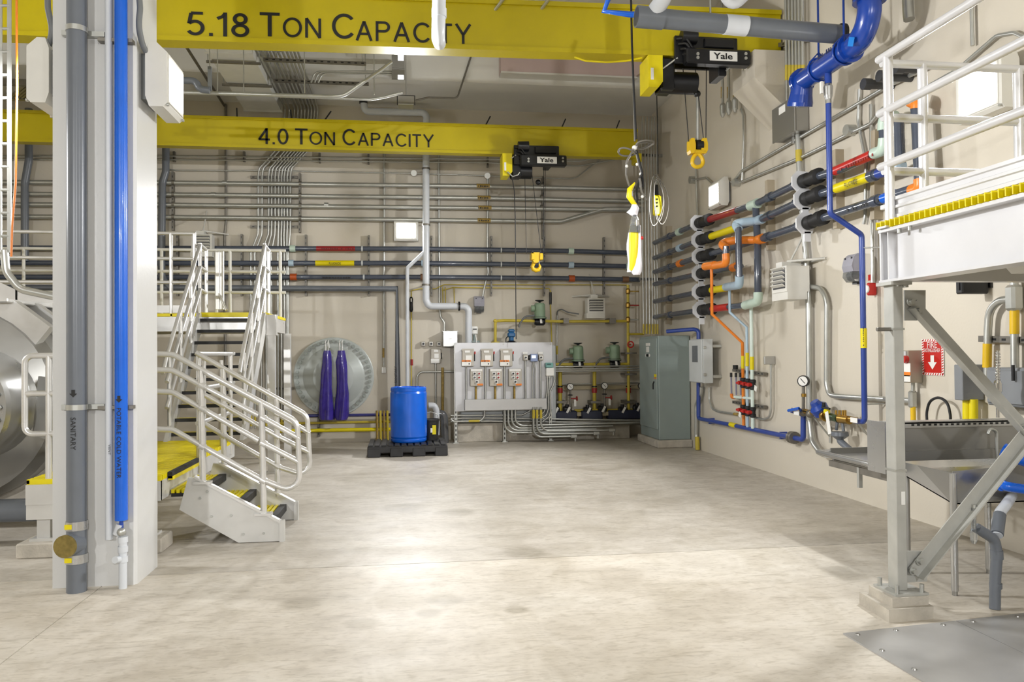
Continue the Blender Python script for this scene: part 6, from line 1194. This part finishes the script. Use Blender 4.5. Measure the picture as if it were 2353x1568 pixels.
# floor plates
FP = mat('checker_steel', '#b2b1af', .36, .35, var=.1, scale=3, rvar=.12)
t = thing('floor_plate', 'bolted steel cover plates let into the floor at lower right', 'floor plate', (3.4, 3.4, 0))
a, b = V((2.435, 4.14, 0)), V((4.72, 4.40, 0)); c = V((2.50, 2.2, 0)); s1 = a+(b-a)*.33; s2 = V((3.2, 2.2, 0))
MB().prism([a, s1, s2, c], (0, 0, .008)).build('plate', FP, t); MB().prism([s1+V((.006, 0, 0)), b, V((4.72, 2.2, 0)), s2+V((.006, 0, 0))], (0, 0, .008)).build('plate', FP, t)
for q in [a+(b-a)*f+V((.02, -.04, 0)) for f in (.02, .13, .27, .36, .5, .7)]+[a+(c-a)*f+V((.05, 0, 0)) for f in (.14, .27, .42)]: MB().lathe(q+V((0, 0, .008)), UZ, [(0, .014), (.006, .012), (.008, 0)], 8).build('bolt', STEELD, t)
GRYL = mat('mid_grey_box', '#8c8f92', .4, .2, var=.05)
# ------------------------------------------------------------------ right wall behind the column
t = thing('disconnect_switch', 'steel disconnect switch with red knob half hidden by the platform column', 'switch box', R(2100, 880, 0))
eb = RB(2074, 805, 2121, 880, 0, .15); eb.build('enclosure', mat('putty', '#b3ab9b', .4, .2), t); dd = MB().box((eb.xf-.015, eb.near+.01, eb.z0+.01), (eb.xf, eb.far-.01, eb.z1-.01)).build('door', LGREY, t)
q = R(2084, 826, .165); MB().cyl(q, q-UX*.04, .035, 16).build('red_knob', RED, dd); MB().cbox(R(2084, 850, .167), (.004, .1, .12)).build('label', WHT, dd); MB().cbox(R(2084, 859, .17), (.004, .1, .03)).build('label_band', ORG, dd); MB().cbox(R(2084, 870, .167), (.004, .1, .06)).build('label', WHT, dd)
pipe('short conduit below the steel disconnect switch', [R(2098, 880, .06), R(2098, 960, .06)], .018, GALV); c_ = R(2097, 918, .06); tag(MB().cbox(c_, (.07, .06, .16), .015).build('conduit_elbow', GALV), 'cast conduit elbow below the steel disconnect switch', 'conduit'); pipe('yellow sleeve conduit just above the sink rim', [R(2098, 935, .06), R(2099, 985, .06)], .024, YELH)
# fire extinguisher sign
a = R(2120, 862, .006); b = R(2170, 862, .006); top = R(2120, 780, .006); t = thing('wall_sign', 'red and white fire extinguisher sign with a down arrow', 'sign', a); w_ = (a-b).length; h_ = (top-a).length; o_ = V((XR-.006, a.y, a.z)); U_ = -UY
def S_q(u, v, o=0): return o_ + U_*u*w_ + UZ*v*h_ - UX*o
MB().prism([S_q(0, 0), S_q(1, 0), S_q(1, 1), S_q(0, 1)], -UX*.004).build('backing', WHT, t); MB().prism([S_q(.1, .07, .004), S_q(.9, .07, .004), S_q(.9, .93, .004), S_q(.1, .93, .004)], -UX*.002).build('panel', RED, t)
mb = MB()
for i in range(14):
    v = .02+i*.07
    for u0 in (0.01, .91): mb.add([S_q(u0, v, .0045), S_q(u0+.08, v+.03, .0045), S_q(u0+.08, v+.065, .0045), S_q(u0, v+.035, .0045)], [(0, 1, 2, 3)])
for i in range(9):
    u = .03+i*.11
    for v0 in (.005, .94): mb.add([S_q(u, v0, .0045), S_q(u+.05, v0, .0045), S_q(u+.09, v0+.055, .0045), S_q(u+.04, v0+.055, .0045)], [(0, 1, 2, 3)])
mb.build('border_stripes', RED, t)
text('lettering', 'FIRE', S_q(.28, .76, .0065), U_, UZ, .055, WHT, t, width=w_*.45); text('lettering', 'EXTINGUISHER', S_q(.13, .64, .0065), U_, UZ, .035, WHT, t, width=w_*.74)
MB().add([S_q(.42, .55, .0075), S_q(.42, .36, .0075), S_q(.30, .36, .0075), S_q(.5, .16, .0075), S_q(.7, .36, .0075), S_q(.58, .36, .0075), S_q(.58, .55, .0075)], [(0, 1, 2, 3, 4, 5, 6)]).build('arrow', WHT, t)
t = thing('wall_speaker', 'black wall speaker just under the raised platform', 'speaker', R(2240, 678, 0)); q = RB(2195, 632, 2273, 675, .02, .26, .01); q.build('cabinet', BLK, t); MB().box((q.xf-.006, q.near+.03, q.z0+.03), (q.xf, q.far-.03, q.z1-.03)).build('grille', BLKR, t); MB().box((XR-.02, q.near+.1, q.z0+.05), (XR-.001, q.far-.1, q.z1)).build('bracket', BLK, t)
t = thing('junction_box', 'square grey junction box behind the platform brace', 'junction box', R(2228, 920, 0)); RB(2192, 838, 2262, 920, 0, .2).build('body', GRYL, t)
t = thing('wall_switch_box', 'larger grey switch box at the right edge above the sink', 'switch box', R(2320, 945, 0)); q = RB(2268, 846, 2420, 938, 0, .2, .01); q.build('body', GRYL, t); dd = MB().box((q.xf-.02, q.near+.02, q.z0+.02), (q.xf, q.far-.02, q.z1-.02), .006).build('door', GRYL, t); MB().tube([(q.xf-.04, q.near+.1, q.z0+.2), (q.xf-.04, q.near+.1, q.z0+.32)], .012, 8).build('handle', BLK, dd)
grr = 'thick conduits above the sink'
t = pipe('thick bent conduit above the grey junction box', [R(2330, 687, .08), R(2295, 690, .08), R(2273, 715, .08), R(2270, 760, .08), R(2268, 880, .08)], .03, GALV, bend=.2, group=grr); MB().cyl(R(2269, 790, .08), R(2268, 845, .08), .034, 12).build('yellow_label', YELH, t)
t = pipe('thick upright conduit at the right edge above the switch box', [R(2330, 620, .08), R(2332, 850, .08)], .03, GALV, group=grr); MB().cyl(R(2331, 712, .08), R(2331, 768, .08), .034, 12).build('yellow_label', YELH, t); MB().cbox(R(2330, 685, .08), (.1, .1, .2), .02).build('conduit_body', GALV, t)
strut('level channel clamping the thick conduits above the sink', R(2380, 782, 0), R(2263, 779, 0), .05, .06, grp='channels above the sink', nrm=-UX)
for i, x in enumerate((2222, 2237)): pipe('short yellow labelled pipe above the sink rim, %s of a pair' % ('left', 'right')[i], [R(x, 918, .1), R(x, 985, .1)], .035, YELB, name='labelled_pipe', cat='pipe', group='yellow labelled pair')
pipe('black rubber hose loop standing above the sink rim', [R(2131, 985, .1), R(2129, 950, .1), R(2135, 922, .1), R(2157, 912, .1), R(2178, 925, .1), R(2184, 955, .1), R(2184, 985, .1)], .012, BLKR, bend=.15, name='rubber_hose', cat='hose')
t = thing('spray_hose', 'chrome spring spray arm standing above the sink', 'faucet', AY(2294, 915, 5.2)); CHR = mat('chrome', '#d8d8d8', .12, 1.0, var=.02); Pz = lambda x, y: AY(x, y, 5.25)
sp = [Pz(2293+4*math.cos(i*1.2), 808+i*1.25)+V((0, .014*math.sin(i*1.2), 0)) for i in range(64)]; MB().tube(sp, .005, 6).build('spring', CHR, t); MB().cyl(Pz(2293, 806), Pz(2293, 960), .012, 10).build('riser', CHR, t); MB().tube([Pz(2293, 895), Pz(2276, 890), Pz(2268, 888)], .014, 10).build('wall_arm', CHR, t); MB().lathe(Pz(2293, 890), UZ, [(-.05, .02), (-.03, .028), (.03, .028), (.05, .02)], 12).build('coupling', CHR, t)
# ------------------------------------------------------------------ pipes on the white column
Yc = cy0
def Cc(x, y, o): return AY(x, y, Yc-o)
a = Cc(180, 700, .09); xs = AZ(183, 1362).x
t = thing('sanitary_pipe', 'thick grey sanitary drain pipe on the front of the white column', 'pipe', (xs, Yc-.09, 0))
xa = Cc(177, 700, .09).x; ya = Yc-.095
MB().cyl((xa, ya, 0), (xa, ya, ZC), .064, 24).build('pipe_run', GRYP, t)
zc = Cc(170, 1248, .1).z
MB().cyl((xa, ya, zc), (xa-.03, ya-.1, zc), .075, 24).build('cleanout_hub', GRYP, t); MB().cyl((xa-.03, ya-.1, zc), (xa-.032, ya-.115, zc), .076, 24).build('cleanout_cap', mat('brass_old', '#8a7a45', .55, .6, var=.2, scale=30), t)
for y in (1207, 1283):
    z = Cc(180, y, .1).z; cl_ = MB().cyl((xa, ya, z-.03), (xa, ya, z+.03), .07, 24).build('clamp_band', STEEL, t); MB().box((xa-.05, ya-.073, z-.016), (xa-.005, ya-.06, z+.016)).build('yellow_tag', YELB, cl_)
for y in (68, 936):
    z = Cc(180, y, .1).z; cl_ = MB().cyl((xa, ya, z-.018), (xa, ya, z+.018), .069, 24).build('pipe_clamp', GALV, t); MB().box((xa-.12, ya+.05, z-.02), (xa+.16, Yc-.002, z+.015)).build('clamp_channel', GALV, cl_)
def vlabel(s, x, y0, y1, o, h, parent, m=INK):
    p0 = Cc(x, y0, o); p1 = Cc(x, y1, o); text('lettering', s, p0, -UZ, UX, h, m, parent, width=(p0-p1).length)
vlabel('SANITARY', 162, 960, 1035, .163, .035, t); vlabel('VENT', 251, 1020, 1045, .075, .016, t) if False else None
def arrow(x, y, o, s, parent):
    c = Cc(x, y, o); MB().add([c+V((-.4*s, 0, .9*s)), c+V((.4*s, 0, .9*s)), c+V((.4*s, 0, 0)), c+V((.9*s, 0, 0)), c+V((0, 0, -.9*s)), c+V((-.9*s, 0, 0)), c+V((-.4*s, 0, 0))], [(0, 6, 2, 1), (3, 5, 4)]).build('arrow', INK, parent)
arrow(168, 905, .163, .028, t)
# vent pipe
xv = Cc(250, 700, .05).x; t = thing('small_vent_pipe', 'slim pale vent pipe between the grey and blue pipes', 'pipe', (xv, Yc-.05, .45)); MB().cyl((xv, Yc-.05, Cc(250, 1240, .05).z), (xv, Yc-.05, ZC), .024, 16).build('pipe_run', WPVC, t); vlabel('VENT', 249, 1022, 1046, .076, .016, t)
# insulated blue pipe
xb0 = Cc(279, 700, .07).x; zb_ = Cc(280, 1195, .07).z; t = thing('cold_water_pipe', 'bright blue insulated cold water pipe on the white column', 'pipe', (xb0, Yc-.07, zb_)); MB().cyl((xb0, Yc-.075, zb_), (xb0, Yc-.075, ZC), .042, 24).build('jacket', BLUE, t); MB().cyl((xb0, Yc-.075, zb_-.06), (xb0, Yc-.075, zb_), .014, 12).build('tail', BLUD, t)
vlabel('POTABLE COLD WATER', 268, 938, 1100, .119, .03, t); arrow(273, 918, .119, .026, t)
for y in (90, 937): z = Cc(270, y, .07).z; MB().box((xb0-.16, Yc-.06, z-.012), (xb0+.07, Yc-.002, z+.012)).build('clamp_channel', STRUT, t)
t = thing('trap_primer', 'white plastic trap primer and pipe below the blue pipe', 'pipe', (xb0, Yc-.07, 0)); MB().cyl((xb0+.01, Yc-.075, 0), (xb0+.01, Yc-.075, zb_-.12), .027, 16).build('pipe_run', WPVC, t); MB().sphere((xb0+.005, Yc-.09, zb_-.08), .03, 12).build('valve', GALV, t)
for y in (1240, 1285, 1262): z = Cc(280, y, .07).z; MB().cyl((xb0+.01, Yc-.075, z-.02), (xb0+.01, Yc-.075, z+.02), .033, 16).build('coupling', WPVC, t)
z = Cc(272, 1285, .07).z; MB().cyl((xb0, Yc-.075, z), (xb0-.02, Yc-.14, z+.01), .024, 14).build('cleanout', WPVC, t)
MB().cyl((xb0-.035, Yc-.07, zb_-.1), (xb0-.01, Yc-.075, zb_-.03), .024, 12).build('primer_body', WPVC, t)
# conduits to the column lights
pipe('flexible conduit curving to the lit column flood light', [V((cx1-.16, cy0-.03, ZC)), AY(322, 20, 5.78), AY(318, 60, 5.78), AY(328, 108, 5.85), AY(352, 142, 5.95)], .02, DGRYB, bend=.2, name='flex_conduit', cat='conduit')
pipe('flexible conduit curving to the flood light left of the column', [AY(108, -60, 5.9), AY(110, 20, 5.9), AY(121, 72, 5.9), AY(108, 118, 5.95), AY(88, 135, 6.0)], .02, DGRYB, bend=.15, name='flex_conduit', cat='conduit')
def rods(t, xs_, y, Y):
    for x in xs_: a = AY(x, y, Y); MB().cyl(a, V((a.x, a.y, ZC)), .008, 6).build('hanger_rod', GALV, t)
# ------------------------------------------------------------------ under the ceiling
t = thing('air_duct', 'white rectangular air duct running under the ceiling to the back wall', 'duct', (-2.45, 11, 5.95)); DK = mat('duct_white', '#d9d8d0', .45, var=.03)
for i in range(5):
    y0 = 7.6+i*1.35; MB().box((-2.78, y0, 5.95), (-2.15, y0+1.33, 6.45)).build('duct_section', DK, t); MB().box((-2.80, y0+1.30, 5.93), (-2.13, y0+1.35, 6.47)).build('flange', DK, t)
for y in (11.9, 12.9): 
    MB().box((-2.85, y, 5.90), (-2.08, y+.04, 5.93)).build('trapeze', STRUT, t)
    for x in (-2.83, -2.1): MB().cyl((x, y+.02, 5.9), (x, y+.02, ZC), .008, 6).build('hanger_rod', GALV, t)
for i in range(4): pipe('galvanised conduit on the ceiling right of the air duct, %s from the duct' % ORD[i], [(-1.98+i*.07, 7.5, 6.3), (-1.98+i*.07, 13.0, 6.3)], .017, GALV, group='ceiling conduits beside the duct', n=8)
for y, l in ((11.0, 'nearest'), (12.0, 'middle'), (12.9, 'farthest')):
    o = strut('trapeze channel under the ceiling conduits, %s one' % l, (-2.05, y, 6.0), (-.55, y, 6.0), .05, .04, grp='trapeze channels'); 
    for x in (-2.0, -.6): MB().cyl((x, y, 6.02), (x, y, ZC), .007, 6).build('hanger_rod', GALV, o)
t = pipe('level conduit across the hall in front of the ceiling bundle', [AY(400, 212, 10.8), AY(760, 222, 10.8), AY(790, 220, 10.8), AY(880, 158, 10.8), AY(900, 142, 10.8)], .026, GALV, bend=.25); rods(t, (500, 700), 214, 10.8); t = pipe('lower level conduit rising to the right under the ceiling', [AY(440, 213, 11.2), AY(850, 229, 11.2), AY(880, 224, 11.2), AY(925, 213, 11.2)], .02, GALV, bend=.25); rods(t, (560, 860), 218, 11.2)
t = thing('cable_support', 'grey hanging pipe support with bent pipe beside the column light', 'support', AY(482, 210, 10.5)); MB().box(AY(477, 152, 10.5), AY(487, 210, 10.55)).build('hanger_plate', DGRYB, t); MB().tube([AY(420, 185, 10.5), AY(450, 186, 10.5), AY(458, 205, 10.5), AY(482, 208, 10.5)], .045, 12, bend=.08).build('bent_pipe', GRYP, t); a = AY(482, 152, 10.5); MB().cyl(a, V((a.x, a.y, ZC)), .008, 6).build('hanger_rod', GALV, t)
pipe('dark conduit slanting down from the ceiling to the farther beam', [AZ(422, 98, 6.1), AZ(478, 186, 6.1), AZ(519, 248, 6.1), V((B(519, 300, .04).x, YB-.06, 6.1))], .022, STRUT)
t = thing('louvre_window', 'small stacked white window openings high under the ceiling', 'window', AY(915, 160, 12.7))
for y, h, m in ((118, 26, LENS), (150, 24, STEELD), (170, 14, WHT)):
    MB().box(AY(900, y, 12.6), AY(930, y+h, 12.64)).build('frame', STEELD, t)
for y, h in ((121, 20), (172, 11)): MB().box(AY(914, y, 12.58), AY(928, y+h, 12.6)).build('pane', mat('bright_pane', '#f4f6f8', .3, var=0, emit=1.2), t)
MB().box(AY(900, 128, 12.58), AY(930, 182, SF)).build('box', STEELD, t)
for i, y in enumerate((108, 113)): tt = pipe('conduit pair reaching the high window box, %s one' % ('upper', 'lower')[i], [AY(630, y+8, 12.4), AY(655, y-1, 12.4), AY(905, y+4, 12.4)], .022, GALV, bend=.2); MB().cyl(AY(850, y+3, 12.4), AY(880, y+3.5, 12.4), .026, 10).build('yellow_tape', RUST, tt)
for i in range(3): pipe('thin conduit bending off the ceiling bundle toward the window box, %s from the top' % ORD[i], [AY(715+i*8, 190, 12.5), AY(722+i*9, 165+i*2, 12.5), AY(903, 163+i*4, 12.63)], .014, GALV, bend=.15, group='ceiling conduits to the window box')
t = thing('soffit_luminaire', 'small box luminaire hanging under the concrete soffit', 'light fixture', AY(935, 225, 12.9)); MB().box(AY(915, 240, 12.8), AY(950, 250, 13.05)).build('body', GALV, t)
for x in (913, 953): MB().box(AY(x-1, 220, 12.85), AY(x+1, 242, 12.88)).build('bracket', BLK, t)
MB().box(AY(913, 218, 12.85), AY(953, 221, 12.88)).build('bracket_bar', BLK, t); a = AY(933, 219, 12.86); MB().cyl(a, V((a.x, a.y, ZC)), .008, 6).build('hanger_rod', GALV, t)
pipe('thin conduit dropping down the soffit face to the luminaire', [AY(1086, 118, SF-.03), AY(1052, 222, SF-.03), AY(1045, 226, SF-.05), AY(985, 224, SF-.1), AY(955, 231, SF-.1)], .016, STRUT, bend=.08)
for x in (1135, 1240): a = AY(x+20, 0, 9.2); b = AY(x, 26, 9.4); pipe('slanting rod above the nearer beam, %s one' % ('left', 'right')[x > 1200], [b, b+(a-b)*3], .02, GALV, name='support_rod', cat='rod')
# ------------------------------------------------------------------ tidy
for o in bpy.data.objects:
    if 'org' in o: del o['org']
